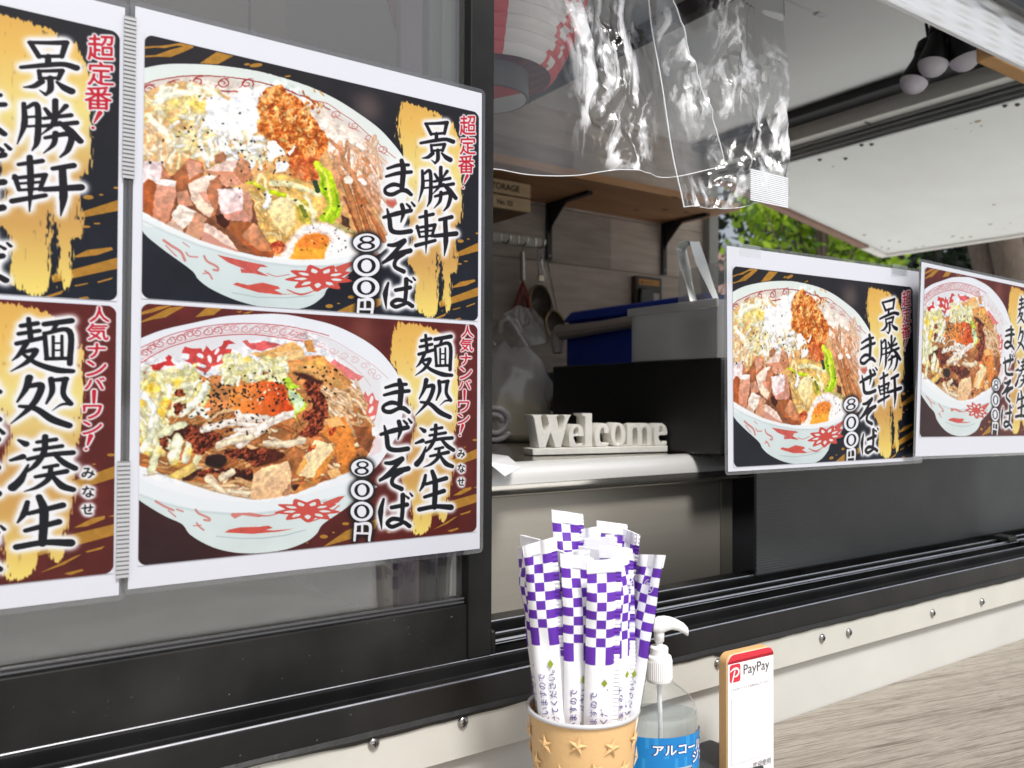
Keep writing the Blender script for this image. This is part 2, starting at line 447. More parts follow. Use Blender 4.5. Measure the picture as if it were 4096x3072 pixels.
# brush lettering: lists of (points, widths) per character, with the crop they were measured in
BRUSH = {
    'ma': ('G', (1090, 730, 1385, 1085), [([(1132, 815), (1240, 785), (1345, 782)], [26, 36, 30]), ([(1118, 892), (1240, 862), (1372, 850)], [26, 38, 34]),
            ([(1275, 740), (1292, 830), (1278, 1010)], [40, 52, 46]), ([(1275, 985), (1190, 970), (1112, 1005), (1116, 1052), (1180, 1066), (1262, 1032), (1320, 1030), (1372, 1068)], [34, 40, 30, 36, 40, 34, 44, 34])]),
    'ze': ('H', (1065, -65, 1400, 285), [([(1082, 100), (1210, 62), (1360, 28)], [30, 46, 40]), ([(1118, 12), (1142, 120), (1160, 235), (1240, 262), (1358, 248)], [18, 42, 44, 42, 44]),
            ([(1268, -30), (1284, 50), (1258, 150)], [40, 42, 14]), ([(1318, -40), (1350, -8)], [20, 28]), ([(1368, -58), (1396, -22)], [18, 26])]),
    'so': ('H', (1050, 325, 1375, 680), [([(1130, 395), (1200, 392), (1300, 348)], [30, 42, 40]), ([(1300, 355), (1190, 470), (1070, 575)], [44, 34, 24]),
            ([(1075, 568), (1220, 490), (1362, 452)], [30, 52, 46]), ([(1300, 482), (1212, 540), (1200, 612), (1292, 660)], [34, 36, 36, 42])]),
    'ba': ('H', (1055, 700, 1410, 1080), [([(1108, 765), (1076, 900), (1086, 1070)], [24, 50, 10]), ([(1190, 852), (1348, 822)], [36, 40]), ([(1306, 725), (1302, 880), (1290, 1000)], [44, 38, 36]),
            ([(1290, 978), (1200, 968), (1146, 1012), (1190, 1050), (1268, 1024), (1316, 1004), (1372, 1042)], [36, 40, 36, 38, 34, 36, 40]), ([(1332, 730), (1364, 756)], [16, 24]), ([(1380, 704), (1402, 732)], [16, 22])]),
    'men': ('G', None, [([(1505, 332), (1600, 312)], [30, 32]), ([(1548, 275), (1562, 440)], [26, 32]), ([(1490, 395), (1612, 370)], [28, 28]), ([(1478, 472), (1640, 425)], [30, 30]),
            ([(1535, 470), (1490, 560), (1450, 605)], [32, 26, 8]), ([(1512, 540), (1592, 525), (1540, 615), (1442, 690)], [24, 34, 30, 8]), ([(1520, 560), (1600, 630), (1720, 680), (1815, 690)], [20, 32, 42, 30]),
            ([(1645, 318), (1808, 290)], [34, 38]), ([(1722, 310), (1690, 378)], [26, 22]), ([(1645, 390), (1658, 592)], [26, 26]), ([(1645, 392), (1795, 372), (1798, 632)], [26, 34, 32]),
            ([(1697, 415), (1697, 585)], [18, 18]), ([(1750, 410), (1750, 580)], [18, 18]), ([(1697, 470), (1750, 466)], [13, 13]), ([(1697, 527), (1750, 522)], [13, 13]), ([(1655, 592), (1795, 588)], [26, 26])]),
    'dokoro': ('G', None, [([(1552, 740), (1530, 830), (1480, 930)], [42, 34, 14]), ([(1535, 812), (1622, 800), (1600, 900), (1545, 990), (1442, 1100)], [28, 40, 38, 32, 8]),
            ([(1495, 965), (1590, 985), (1690, 1070), (1792, 1120)], [22, 36, 46, 40]), ([(1684, 752), (1690, 850), (1655, 945)], [34, 32, 14]), ([(1690, 762), (1775, 752)], [24, 34]),
            ([(1770, 752), (1758, 870), (1802, 948)], [34, 30, 32]), ([(1802, 948), (1745, 955), (1690, 1002)], [24, 16, 4])]),
    'minato': ('H', None, [([(1488, 35), (1530, 65)], [18, 40]), ([(1440, 192), (1512, 165)], [20, 38]), ([(1452, 405), (1500, 345), (1545, 230)], [52, 44, 14]), ([(1600, 52), (1712, 32)], [24, 28]),
            ([(1585, 112), (1748, 85)], [24, 28]), ([(1545, 185), (1680, 150), (1815, 138)], [26, 30, 34]), ([(1648, 8), (1640, 130), (1590, 230), (1520, 300)], [34, 34, 32, 10]),
            ([(1712, 160), (1765, 220), (1828, 262)], [26, 38, 36]), ([(1640, 252), (1720, 236)], [22, 26]), ([(1590, 325), (1775, 285)], [24, 34]), ([(1682, 250), (1668, 340), (1600, 405), (1522, 438)], [26, 34, 26, 8]),
            ([(1690, 320), (1750, 400), (1815, 430)], [24, 44, 36])]),
    'sei': ('H', None, [([(1540, 522), (1520, 610), (1482, 680)], [28, 38, 14]), ([(1610, 482), (1640, 600), (1630, 850)], [36, 50, 44]), ([(1545, 612), (1752, 552)], [28, 40]),
            ([(1530, 745), (1728, 682)], [30, 40]), ([(1475, 872), (1640, 842), (1800, 850)], [40, 38, 52])]),
    'kei': ('C', None, [([(1545, 785), (1600, 895)], [28, 30]), ([(1540, 785), (1660, 782), (1765, 775)], [24, 28, 36]), ([(1762, 778), (1738, 888)], [36, 28]), ([(1600, 893), (1735, 884)], [24, 26]),
            ([(1655, 888), (1655, 950)], [32, 34]), ([(1492, 985), (1640, 960), (1750, 948), (1828, 972)], [26, 34, 34, 40]), ([(1600, 1008), (1606, 1066)], [26, 24]), ([(1600, 1010), (1740, 998)], [22, 28]),
            ([(1740, 1000), (1718, 1066)], [32, 26]), ([(1602, 1066), (1718, 1058)], [22, 22]), ([(1668, 1060), (1670, 1150), (1642, 1196)], [34, 36, 18]), ([(1642, 1194), (1602, 1160)], [22, 6]),
            ([(1615, 1092), (1570, 1130), (1508, 1142)], [38, 32, 10]), ([(1708, 1090), (1755, 1135), (1798, 1160)], [16, 40, 44])]),
    'katsu': ('D', None, [([(1508, -30), (1512, 130), (1470, 290)], [26, 36, 8]), ([(1520, 5), (1590, -18), (1592, 250), (1560, 340)], [22, 32, 36, 10]), ([(1518, 78), (1590, 68)], [18, 18]), ([(1514, 152), (1590, 142)], [18, 18]),
            ([(1638, 5), (1664, 48)], [22, 30]), ([(1765, -22), (1722, 40)], [32, 16]), ([(1630, 82), (1795, 50)], [24, 30]), ([(1610, 145), (1830, 108)], [24, 32]), ([(1700, -62), (1692, 110), (1616, 212)], [34, 34, 8]),
            ([(1728, 112), (1790, 175), (1855, 255)], [26, 44, 36]), ([(1640, 236), (1792, 202), (1780, 320), (1732, 385)], [24, 38, 34, 14]), ([(1702, 196), (1690, 285), (1630, 358)], [34, 30, 8])]),
    'ken': ('D', None, [([(1480, 452), (1620, 420)], [26, 32]), ([(1455, 545), (1480, 645)], [30, 24]), ([(1450, 562), (1640, 530)], [24, 32]), ([(1638, 535), (1608, 648)], [32, 24]), ([(1476, 604), (1620, 586)], [18, 20]),
            ([(1480, 655), (1615, 640)], [20, 22]), ([(1442, 742), (1640, 692)], [36, 30]), ([(1545, 392), (1552, 600), (1545, 822)], [34, 38, 8]), ([(1688, 478), (1812, 450)], [30, 38]), ([(1635, 645), (1858, 622)], [34, 46]),
            ([(1745, 478), (1752, 700), (1736, 852)], [40, 46, 8])]),
}
HIRA1 = {'ma': ('C', (1105, 1155, 1405, 1535)), 'ze': ('D', (1090, 290, 1430, 630)), 'so': ('D', (1080, 665, 1395, 1030)), 'ba': ('D', (1105, 1070, 1440, 1400))}


def brush(s, name, ret, to=None):
    crop, bb, st = BRUSH[name]
    for pts, w in st:
        p = np.array(pts, float)
        if to is not None:
            c2, b2 = to
            p = np.c_[b2[0] + (p[:, 0] - bb[0]) / (bb[2] - bb[0]) * (b2[2] - b2[0]), b2[1] + (p[:, 1] - bb[1]) / (bb[3] - bb[1]) * (b2[3] - b2[1])]
            s.stroke(c2, p, np.array(w) * 1.16, None, ret=ret)
        else:
            s.stroke(crop, p, np.array(w) * 1.2, None, ret=ret)


def goldplate(s, polys, y0, y1):
    m = np.zeros((s.H, s.W), np.float32)
    for crop, pts in polys: m = np.maximum(m, s.region(crop, pts, sm=False))
    n = vnoise(s.H, s.W, 7, 60, s.rng) * .55 + vnoise(s.H, s.W, 4, 14, s.rng) * .45
    e = blur(m, 12)
    m = np.clip((e + (n - .5) * .75 - .42) * 7, 0, 1)
    holes = np.clip((vnoise(s.H, s.W, 7, 30, s.rng) - .86) * 12, 0, 1) * np.clip((1.0 - e) * 4 + .15, 0, 1)
    m = m * (1 - holes)
    t = np.clip((s.PY - y0) / (y1 - y0), 0, 1)
    c = np.stack([np.interp(t, [0, .12, .35, .6, .75, 1], [226, 236, 240, 208, 212, 250]), np.interp(t, [0, .12, .35, .6, .75, 1], [176, 190, 222, 160, 165, 226]),
                  np.interp(t, [0, .12, .35, .6, .75, 1], [88, 98, 140, 92, 92, 122])], -1).astype(np.float32)
    s.put((slice(None), slice(None)), m, c)


def price(s, crop, c8, c0a, c0b, yen):
    k = 1
    m = np.zeros((s.H, s.W), np.float32)
    for (x, y, a, b) in (c8, c0a, c0b):
        t = np.linspace(0, 6.283, 20)
        m = np.maximum(m, s.region(crop, np.c_[x + a * np.cos(t), y + b * np.sin(t)]))
    x0, y0, x1, y1 = yen
    g = np.zeros_like(m)
    s.stroke(crop, [(x0 + 14, y0 + 8), (x0, y1)], [30, 24], None, ret=g)
    s.stroke(crop, [(x0 + 10, y0 + 14), (x1 - 6, y0 + 16), (x1 - 10, y1)], [26, 34, 26], None, ret=g)
    s.stroke(crop, [(x0 + 10, (y0 + y1) / 2 + 14), (x1 - 10, (y0 + y1) / 2 + 18)], [22, 22], None, ret=g)
    s.stroke(crop, [((x0 + x1) / 2, y0 + 10), ((x0 + x1) / 2 - 2, (y0 + y1) / 2 + 12)], [24, 22], None, ret=g)
    s.halo(np.maximum(m, g), 6, 7, (20, 18, 20), .9)
    s.ink(m, (238, 240, 248)); s.ink(g, (238, 240, 248))
    K = (24, 22, 28); Wt = (238, 240, 248)
    x, y, a, b = c8
    s.ell(crop, x + 6, y - b * .36, a * .58, b * .42, K); s.ell(crop, x - 4, y + b * .4, a * .68, b * .46, K)
    s.ell(crop, x + 6, y - b * .36, a * .34, b * .25, Wt); s.ell(crop, x - 4, y + b * .4, a * .4, b * .28, Wt)
    for (x, y, a, b) in (c0a, c0b):
        s.ell(crop, x, y, a * .70, b * .72, K); s.ell(crop, x, y, a * .40, b * .56, Wt)


def red_text(s, items, bangs):
    m = np.zeros((s.H, s.W), np.float32)
    for ch, crop, box in items: s.glyph(ch, crop, box, m)
    m = np.clip(blur(m, 1) * 2.2, 0, 1)
    for crop, pts, w in bangs: s.stroke(crop, pts, w, None, ret=m)
    s.halo(m, 3, 0, (240, 238, 242)); s.ink(m, (196, 34, 52))


PEPPER = [(30, 26, 24), (52, 40, 34), (22, 20, 20)]
P1_QUAD = [(574, 138), (1907, 458), (1902.5, 1288), (562.5, 1189)]
P2_QUAD = [(559, 1211), (1902, 1305), (1893.6, 2123), (546.4, 2260)]


def paint_one():
    s = Art(P1_QUAD, 3); R = s.rng
    full = (slice(None), slice(None))
    t = np.clip((s.PY - 150) / 1100, 0, 1)[..., None]
    s.img[:] = np.array([40, 37, 41]) * (1 - t) + np.array([27, 31, 42]) * t
    n = fbm(s.H, s.W, 120, R)[..., None]; s.img *= .75 + .5 * n
    s.img += (R.random((s.H, s.W, 1)) ** 14 * 26).astype(np.float32) * (s.PX < 1000)[..., None] * (s.PY > 850)[..., None]
    for p in ([(205, 250), (320, 245), (420, 240), (600, 212), (740, 245), (745, 262), (640, 310), (490, 368), (360, 362), (212, 370), (210, 350), (330, 345), (480, 290), (630, 250), (560, 240), (430, 268), (320, 262), (210, 275)],
              [(810, 438), (1000, 312), (1185, 355), (1010, 448)]):
        s.poly('A', p, STREAK, noise=.15)
    for x, y, a, b in ((1330, 450, 32, 13), (1430, 460, 72, 22), (1780, 582, 36, 9)): s.ell('A', x, y, a, b, STREAK, rot=-.1)
    for p in ([(1855, 820), (2100, 712), (2100, 800), (1870, 862)], [(1820, 1172), (1900, 1120), (2050, 1095), (2060, 1115), (1960, 1160), (1830, 1182)], [(1680, 1325), (2100, 1172), (2100, 1262), (1690, 1382)],
              [(600, 1425), (860, 1310), (1080, 1285), (1080, 1350), (1000, 1400), (800, 1445)], [(1820, 1402), (1910, 1380), (1900, 1392), (1830, 1412)], [(1960, 1372), (2060, 1335), (2050, 1352), (1970, 1382)],
              [(1640, 1492), (1760, 1440), (1740, 1472), (1660, 1502)], [(1845, 1502), (1900, 1490), (1915, 1505), (1860, 1514)]):
        s.poly('D', p, STREAK, noise=.12)
    for x, y, a, b in ((770, 1270, 34, 16), (545, 1362, 40, 20), (1905, 700, 32, 18), (1985, 678, 14, 7), (1890, 935, 28, 10), (1960, 908, 22, 6), (2080, 620, 20, 10), (640, 1335, 16, 6)):
        s.ell('D', x, y, a, b, STREAK)
    for q in range(6):
        s.ell('C', 960 + R.normal() * 70, 600 + R.normal() * 70, 120, 80, (128, 108, 104), soft=22, alpha=.22)
    # bowl
    body = [(95, 1060), (95, 1138), (200, 1232), (360, 1350), (400, 1402), (470, 1455), (600, 1515), (750, 1556), (900, 1572), (1010, 1552), (1085, 1500), (1112, 1455), (1200, 1400), (1300, 1312), (1400, 1235), (1480, 1150), (1400, 1000), (500, 1000)]
    s.poly('O', body, (222, 232, 234), (206, 220, 221), noise=.05, ns=200, sm=True)
    s.poly('B', [(1000, 1340), (1250, 1385), (1500, 1392), (1800, 1370), (1880, 1345), (1880, 1352), (1700, 1390), (1500, 1402), (1250, 1396), (1000, 1350)], (178, 196, 196))
    rim = [(60, 252), (200, 225), (330, 221), (500, 230), (700, 258), (850, 295), (1000, 345), (1150, 415), (1270, 490), (1380, 570), (1450, 640), (1520, 730), (1560, 830), (1570, 950), (1545, 1080), (1480, 1190), (1390, 1255), (1250, 1292), (1100, 1309), (950, 1306), (800, 1290), (600, 1245), (400, 1180), (250, 1115), (60, 1025)]
    s.poly('O', rim, (228, 236, 232), (242, 245, 246), noise=.03, ns=150, sm=True)
    inner = [(60, 345), (200, 306), (330, 287), (500, 292), (700, 325), (850, 362), (1000, 415), (1120, 470), (1240, 545), (1350, 635), (1420, 715), (1470, 820), (1480, 950), (1460, 1080), (1400, 1170), (1250, 1250), (1100, 1285), (950, 1290), (800, 1275), (600, 1228), (400, 1160), (250, 1095), (60, 1005)]
    s.poly('O', inner, (224, 214, 206), (240, 235, 232), noise=.03, ns=100)
    RD = (168, 58, 56); RD2 = (198, 120, 112)
    s.stroke('A', [(150, 680), (330, 622), (500, 592), (720, 570), (950, 575), (1200, 597), (1450, 640), (1700, 700), (1850, 760), (2060, 850), (2240, 950)], 13, RD)
    s.stroke('C', [(380, 535), (520, 570), (680, 680), (800, 760), (900, 850), (1000, 940), (1100, 1030), (1180, 1100), (1230, 1140)], 9, RD2)
    s.stroke('A', [(150, 815), (330, 765), (600, 742), (930, 737), (1200, 747), (1400, 770)], 15, RD)
    for i, (x, y) in enumerate(((250, 715), (520, 668), (780, 632), (1060, 655), (1330, 660))):
        spiral(s, 'A', x, y, 66, 1 if i % 2 else -1, RD, 15, rot=i * 1.7)
        s.stroke('A', [(x - 80, y + 50), (x - 10, y - 40), (x + 70, y - 52)], [6, 16, 6], RD)
    for i, (x, y) in enumerate(((430, 585), (620, 685), (800, 800), (960, 925), (1090, 1050))):
        spiral(s, 'C', x, y, 52, 1 if i % 2 else -1, RD2, 12, alpha=.85, rot=i * 1.9)
        s.stroke('C', [(x - 60, y + 10), (x, y + 30), (x + 70, y + 70)], [4, 10, 4], RD2)
    # food, clipped to the bowl's mouth
    food = [(60, 395), (200, 335), (340, 315), (460, 350), (560, 380), (620, 355), (720, 345), (800, 330), (880, 330), (960, 385), (1050, 420), (1130, 520), (1200, 560), (1290, 620), (1360, 720), (1400, 850), (1420, 1000), (1400, 1150), (1330, 1235), (1200, 1270), (1050, 1292), (900, 1290), (760, 1262), (600, 1222), (400, 1150), (250, 1085), (60, 995)]
    s.clip = blur(s.region('O', food), 2)
    s.poly('O', [(60, 395), (200, 335), (340, 315), (460, 350), (560, 400), (700, 430), (900, 470), (1060, 620), (1150, 680), (1250, 780), (1330, 900), (1400, 1000), (1400, 1150), (1330, 1235), (1200, 1270), (1050, 1292), (900, 1290), (760, 1262), (600, 1222), (400, 1150), (250, 1085), (60, 995)], (226, 188, 128), (214, 160, 96), noise=.18, ns=50, sm=True)
    s.poly('C', [(380, 560), (700, 720), (950, 950), (1100, 1150), (1150, 1400), (700, 1300), (450, 900)], (238, 226, 216), sm=True, noise=.05)
    PALE = [(250, 246, 222), (246, 238, 190), (250, 250, 240), (240, 222, 150), (244, 226, 190)]
    s.strands('A', (180, 760, 1050, 1480), 120, PALE, (26, 52), (130, 330), -.5, .75, edge=(222, 186, 110))
    s.strands('A', (180, 1080, 500, 1500), 26, [(246, 216, 170), (240, 200, 140), (252, 236, 208)], (30, 55), (100, 220), 1.2, .6, edge=(214, 160, 100))
    for x, y, a, b in ((760, 880, 90, 45), (480, 1050, 40, 30), (250, 1000, 30, 26), (820, 930, 70, 60), (520, 860, 60, 30)): s.ell('A', x, y, a, b, (246, 220, 96), soft=6, alpha=.6)
    for p, w in (([(715, 640), (700, 760)], 70), ([(760, 690), (900, 720), (1050, 830)], 44), ([(400, 680), (410, 790)], 66), ([(330, 860), (520, 780), (800, 740)], 60), ([(250, 1000), (330, 1100), (460, 1220)], 56)):
        s.stroke('A', p, w, (247, 247, 226), shade=.08)
    s.clip = None
    cloud = [(880, 800), (1000, 790), (1140, 850), (1160, 790), (1220, 770), (1240, 720), (1280, 705), (1310, 740), (1330, 690), (1380, 720), (1420, 715), (1470, 700), (1520, 680), (1580, 690), (1560, 740), (1490, 770), (1480, 830), (1440, 850), (1450, 960), (1480, 1050), (1440, 1080), (1440, 1190), (1330, 1280), (1250, 1260), (1060, 1250), (950, 1180), (880, 1130), (860, 1060), (900, 1000), (870, 930), (890, 860)]
    s.poly('A', cloud, (250, 250, 255), soft=1)
    s.strands('A', (900, 1210, 1640, 1540), 60, [(250, 250, 248), (240, 240, 226), (236, 230, 200), (252, 252, 255)], (30, 62), (70, 190), 1.9, .8, edge=(206, 180, 120))
    s.stroke('A', [(870, 1080), (810, 1230), (850, 1400), (910, 1520)], [46, 44, 40, 40], (248, 244, 236), shade=.1)
    # chilli garlic pile
    pile = [(722, 430), (760, 365), (800, 345), (865, 333), (880, 370), (940, 400), (985, 450), (1030, 510), (1060, 560), (1090, 600), (1112, 650), (1118, 690), (1062, 740), (1058, 790), (1060, 845), (1020, 872), (960, 872), (905, 832), (900, 790), (890, 740), (870, 700), (830, 660), (760, 622), (720, 590), (725, 540), (745, 500), (725, 470)]
    pm = s.region('O', pile, sm=False)
    e = blur(pm, 6); pm = np.clip((e + (fbm(s.H, s.W, 12, R) - .5) * .9 - .45) * 6, 0, 1)
    s.gravel(pm, (160, 66, 18), (220, 124, 44), (252, 206, 128), 26)
    s.strands('O', (740, 370, 1080, 840), 90, [(248, 190, 104), (236, 150, 60), (200, 92, 30), (252, 210, 140)], (6, 14), (12, 34), 1.2, .8, shade=.25)
    low = s.region('O', [(905, 740), (1060, 740), (1060, 845), (1020, 872), (960, 872), (905, 832)]) * pm
    s.put(full, blur(low, 10) * .42, (206, 84, 52))
    for p in ([(1560, 1290), (1640, 1290), (1740, 1400), (1760, 1440), (1660, 1460), (1580, 1500), (1550, 1400)], [(1780, 1420), (1850, 1350), (1870, 1360), (1800, 1450)], [(1640, 1530), (1760, 1510), (1800, 1560), (1760, 1620), (1650, 1640)]):
        s.poly('A', p, (250, 250, 252), noise=.04)
    # right hand side : onion, bamboo
    s.strands('C', (600, 1020, 1100, 1540), 46, [(236, 196, 160), (226, 170, 124), (244, 220, 200), (214, 150, 104)], (20, 44), (140, 380), 1.05, .28, edge=(190, 120, 76))
    for p, w, c in (([(690, 40), (790, 320), (870, 610)], 70, (206, 132, 78)), ([(800, 110), (880, 380), (960, 620)], 50, (190, 108, 58)), ([(780, 0), (930, 330), (1040, 650)], 64, (214, 148, 98)),
                    ([(900, 260), (1020, 480), (1110, 690)], 56, (198, 116, 64)), ([(940, 330), (1060, 500), (1130, 620)], 40, (220, 160, 110)), ([(700, 240), (800, 480), (850, 590)], 26, (170, 92, 48)),
                    ([(860, 60), (980, 260), (1100, 420)], 60, (222, 168, 130)), ([(950, 60), (1050, 180), (1180, 330)], 50, (226, 180, 150))):
        s.stroke('D', p, w, c, shade=.2)
    s.poly('D', [(1150, 260), (1230, 250), (1250, 310), (1200, 360), (1140, 330)], (190, 110, 90), noise=.3)
    s.stroke('D', [(590, 520), (700, 570), (790, 600)], 50, (196, 176, 110), shade=.2)
    s.poly('D', [(670, 420), (740, 460), (760, 560), (680, 520)], (92, 60, 40), noise=.4)
    for x, y, a, b, c in ((740, 60, 50, 42, (244, 232, 222)), (890, 80, 55, 24, (248, 244, 240)), (1180, 290, 50, 40, (200, 96, 84))): s.ell('D', x, y, a, b, c, rot=.6)
    # middle : noodles, sprouts, cabbage
    s.poly('B', [(1150, 330), (1300, 230), (1560, 260), (1850, 420), (1896, 700), (1700, 760), (1500, 860), (1330, 860), (1230, 680)], (222, 184, 100), noise=.25, ns=40, sm=True)
    s.strands('B', (1180, 330, 1480, 840), 46, [(232, 196, 120), (222, 176, 92), (240, 214, 150)], (22, 34), (80, 190), 1.0, .9, curve=.7, edge=(170, 112, 50))
    s.poly('B', [(1340, 580), (1390, 480), (1540, 420), (1590, 560), (1600, 700), (1520, 820), (1480, 780), (1390, 690)], (240, 228, 186), (232, 206, 140), noise=.08)
    s.poly('B', [(1590, 470), (1700, 480), (1790, 600), (1740, 700), (1640, 690)], (206, 190, 70), noise=.2)
    for p, w, c in (([(1370, 320), (1560, 330), (1820, 430)], 52, (240, 232, 186)), ([(1580, 480), (1700, 560), (1790, 600)], 44, (240, 226, 178)), ([(1695, 440), (1740, 520), (1770, 690)], 40, (246, 236, 198)),
                    ([(1240, 300), (1260, 240), (1300, 260), (1320, 380), (1330, 500)], 30, (240, 226, 180)), ([(1330, 420), (1345, 480), (1320, 540)], 60, (250, 250, 248)), ([(1140, 310), (1210, 320), (1310, 380)], 30, (214, 214, 60)),
                    ([(1360, 400), (1430, 420), (1500, 440)], 40, (206, 218, 24)), ([(1650, 540), (1680, 590), (1700, 630)], 40, (120, 130, 40)), ([(1780, 310), (1810, 390)], 50, (52, 74, 44))):
        s.stroke('B', p, w, c, shade=.1)
    leaf = [(1033, 768), (1040, 756), (1062, 758), (1090, 790), (1130, 820), (1150, 880), (1170, 940), (1186, 1010), (1176, 1060), (1140, 1100), (1100, 1095), (1058, 1075), (1080, 1042), (1110, 1000), (1100, 960), (1075, 940), (1062, 900), (1064, 850), (1058, 812), (1040, 800)]
    s.poly('O', leaf, (204, 220, 30), (168, 204, 18), noise=.16, ns=30)
    s.stroke('O', [(1050, 775), (1095, 830), (1118, 930), (1125, 1010), (1095, 1075)], [8, 16, 18, 14, 6], (224, 236, 90))
    s.stroke('O', [(1075, 840), (1085, 900), (1100, 950)], [10, 14, 8], (136, 184, 16)); s.stroke('O', [(1150, 920), (1165, 990), (1150, 1060)], [8, 12, 6], (136, 176, 14))
    # pork
    def face(p, c, c2=None, ang=None, n=.07): s.poly('B', p, c, c2, noise=n, ns=22, ang=ang)
    s.poly('B', [(160, 300), (480, 230), (900, 300), (1200, 480), (1240, 700), (1400, 960), (1230, 1000), (900, 920), (560, 800), (260, 640), (160, 590)], (140, 84, 54), noise=.3)
    face([(165, 110), (330, 105), (345, 230), (330, 270), (240, 270), (160, 315)], (236, 218, 218)); face([(330, 120), (400, 220), (425, 262), (340, 272)], (196, 128, 94))
    face([(450, 240), (600, 75), (720, 110), (735, 240), (650, 300), (560, 345), (520, 385), (470, 340)], (190, 116, 74), (170, 96, 56), n=.25); face([(560, 130), (600, 90), (700, 110), (722, 210), (600, 285)], (214, 150, 120), (226, 176, 148))
    face([(830, 60), (900, 20), (960, 60), (940, 110), (840, 130)], (196, 130, 92), n=.25)
    face([(735, 205), (870, 200), (1010, 208), (1110, 322), (950, 352), (870, 290)], (206, 142, 108), (222, 166, 136)); face([(740, 202), (880, 128), (990, 104), (1040, 110), (1060, 170), (1000, 205), (870, 202)], (238, 212, 200)); face([(1010, 208), (1050, 100), (1100, 78), (1170, 125), (1192, 260), (1110, 325)], (204, 150, 116), (188, 118, 78), n=.15)
    face([(205, 265), (350, 275), (470, 290), (475, 420), (440, 560), (400, 665), (370, 692), (260, 640), (240, 580), (260, 430)], (230, 176, 150), (214, 142, 108)); face([(225, 268), (420, 274), (472, 295), (470, 348), (390, 340), (300, 322)], (246, 232, 228)); face([(160, 330), (200, 262), (300, 322), (268, 470), (258, 630), (200, 590), (160, 560)], (190, 98, 48), n=.25)
    face([(790, 290), (880, 238), (912, 330), (882, 480), (850, 610), (800, 640), (770, 420)], (198, 126, 88), n=.14); face([(585, 330), (740, 242), (872, 240), (790, 300), (762, 420), (825, 560), (790, 640), (690, 570), (620, 470)], (242, 222, 210), (238, 208, 184)); face([(690, 400), (760, 400), (800, 520), (740, 500)], (216, 160, 136), n=.1)
    face([(480, 400), (580, 380), (640, 520), (560, 540), (490, 500)], (206, 146, 116), n=.15)
    face([(905, 602), (1100, 565), (1192, 650), (1172, 688), (950, 662)], (214, 152, 132)); face([(1095, 372), (1150, 400), (1192, 500), (1192, 645), (1130, 605), (1098, 560)], (214, 160, 134), (198, 136, 104)); face([(865, 375), (1095, 358), (1112, 420), (1100, 562), (1020, 590), (905, 604), (875, 480)], (242, 222, 222), (236, 208, 206), n=.05)
    face([(845, 620), (900, 605), (985, 690), (940, 745), (870, 700)], (70, 30, 20), n=.3)
    face([(590, 705), (670, 585), (778, 650), (740, 692), (722, 800), (690, 852), (560, 785)], (212, 156, 122), n=.12); face([(380, 700), (440, 650), (540, 740), (540, 775), (470, 760)], (226, 186, 164), n=.25); face([(438, 605), (510, 508), (672, 578), (600, 700), (540, 742), (438, 655)], (244, 230, 218))
    face([(735, 700), (765, 690), (900, 770), (985, 850), (1062, 952), (1040, 968), (860, 902), (708, 852)], (214, 152, 134)); face([(735, 700), (765, 690), (900, 770), (990, 852), (1050, 940), (930, 890), (800, 800), (730, 770)], (240, 212, 198))
    face([(950, 740), (1000, 690), (1150, 678), (1240, 720), (1330, 860), (1372, 900), (1402, 980), (1384, 1022), (1230, 1000), (1100, 880)], (184, 104, 54), (168, 84, 42), n=.28); face([(1090, 810), (1200, 690), (1250, 730), (1330, 860), (1380, 965), (1270, 955), (1180, 900)], (214, 156, 118), (196, 122, 76), n=.15)
    s.gravel(s.region('B', [(1360, 880), (1440, 860), (1510, 910), (1480, 970), (1400, 970)]), (150, 40, 20), (205, 80, 40), (240, 150, 90), 18)
    # egg
    s.poly('D', [(90, 760), (220, 570), (330, 520), (480, 500), (640, 560), (760, 640), (870, 770), (700, 850), (500, 890), (60, 885)], (250, 248, 250), sm=True, soft=5)
    s.poly('D', [(80, 780), (160, 660), (260, 600), (420, 580), (600, 640), (560, 700), (300, 640), (180, 740), (130, 860)], (240, 206, 190), sm=True, soft=6, alpha=.7)
    s.poly('D', [(180, 730), (280, 640), (400, 608), (520, 640), (546, 720), (510, 770), (490, 880), (190, 880), (130, 868), (170, 800)], (246, 172, 52), soft=2)
    s.poly('D', [(190, 730), (280, 640), (400, 608), (520, 640), (540, 700), (420, 760), (250, 752)], (238, 140, 48), sm=True, soft=3)
    s.ell('D', 372, 680, 16, 10, (250, 190, 110))
    # lip over the food
    lip = [(150, 572), (380, 700), (700, 850), (1050, 962), (1230, 1003), (1400, 1032), (1600, 1042), (1896, 1036), (2000, 1030), (2200, 990), (2400, 925), (2470, 880), (2490, 910), (2400, 985), (2200, 1050), (2000, 1088), (1896, 1096), (1600, 1096), (1300, 1058), (1000, 986), (700, 896), (400, 774), (150, 650)]
    s.poly('B', lip, (242, 246, 248), soft=1)
    s.poly('B', [(150, 650), (400, 774), (700, 896), (1000, 986), (1300, 1058), (1600, 1096), (1896, 1096), (2200, 1052), (2200, 1066), (1896, 1112), (1600, 1110), (1300, 1074), (1000, 1002), (700, 910), (400, 788), (150, 664)], (198, 210, 214), soft=2)
    RF = (204, 92, 84)
    s.poly('B', [(860, 988), (1000, 1020), (1150, 1055), (1300, 1085), (1345, 1108), (1270, 1106), (1240, 1138), (1350, 1192), (1320, 1192), (1200, 1165), (1090, 1160), (1080, 1120), (1130, 1130), (960, 1060)], RF, noise=.15)
    s.stroke('B', [(1330, 1165), (1420, 1195), (1540, 1178)], 7, RF)
    s.poly('B', [(1010, 1268), (1050, 1250), (1150, 1275), (1290, 1252), (1440, 1290), (1455, 1312), (1400, 1322), (1480, 1360), (1650, 1360), (1450, 1368), (1250, 1345), (1100, 1300)], (208, 86, 76), noise=.12)
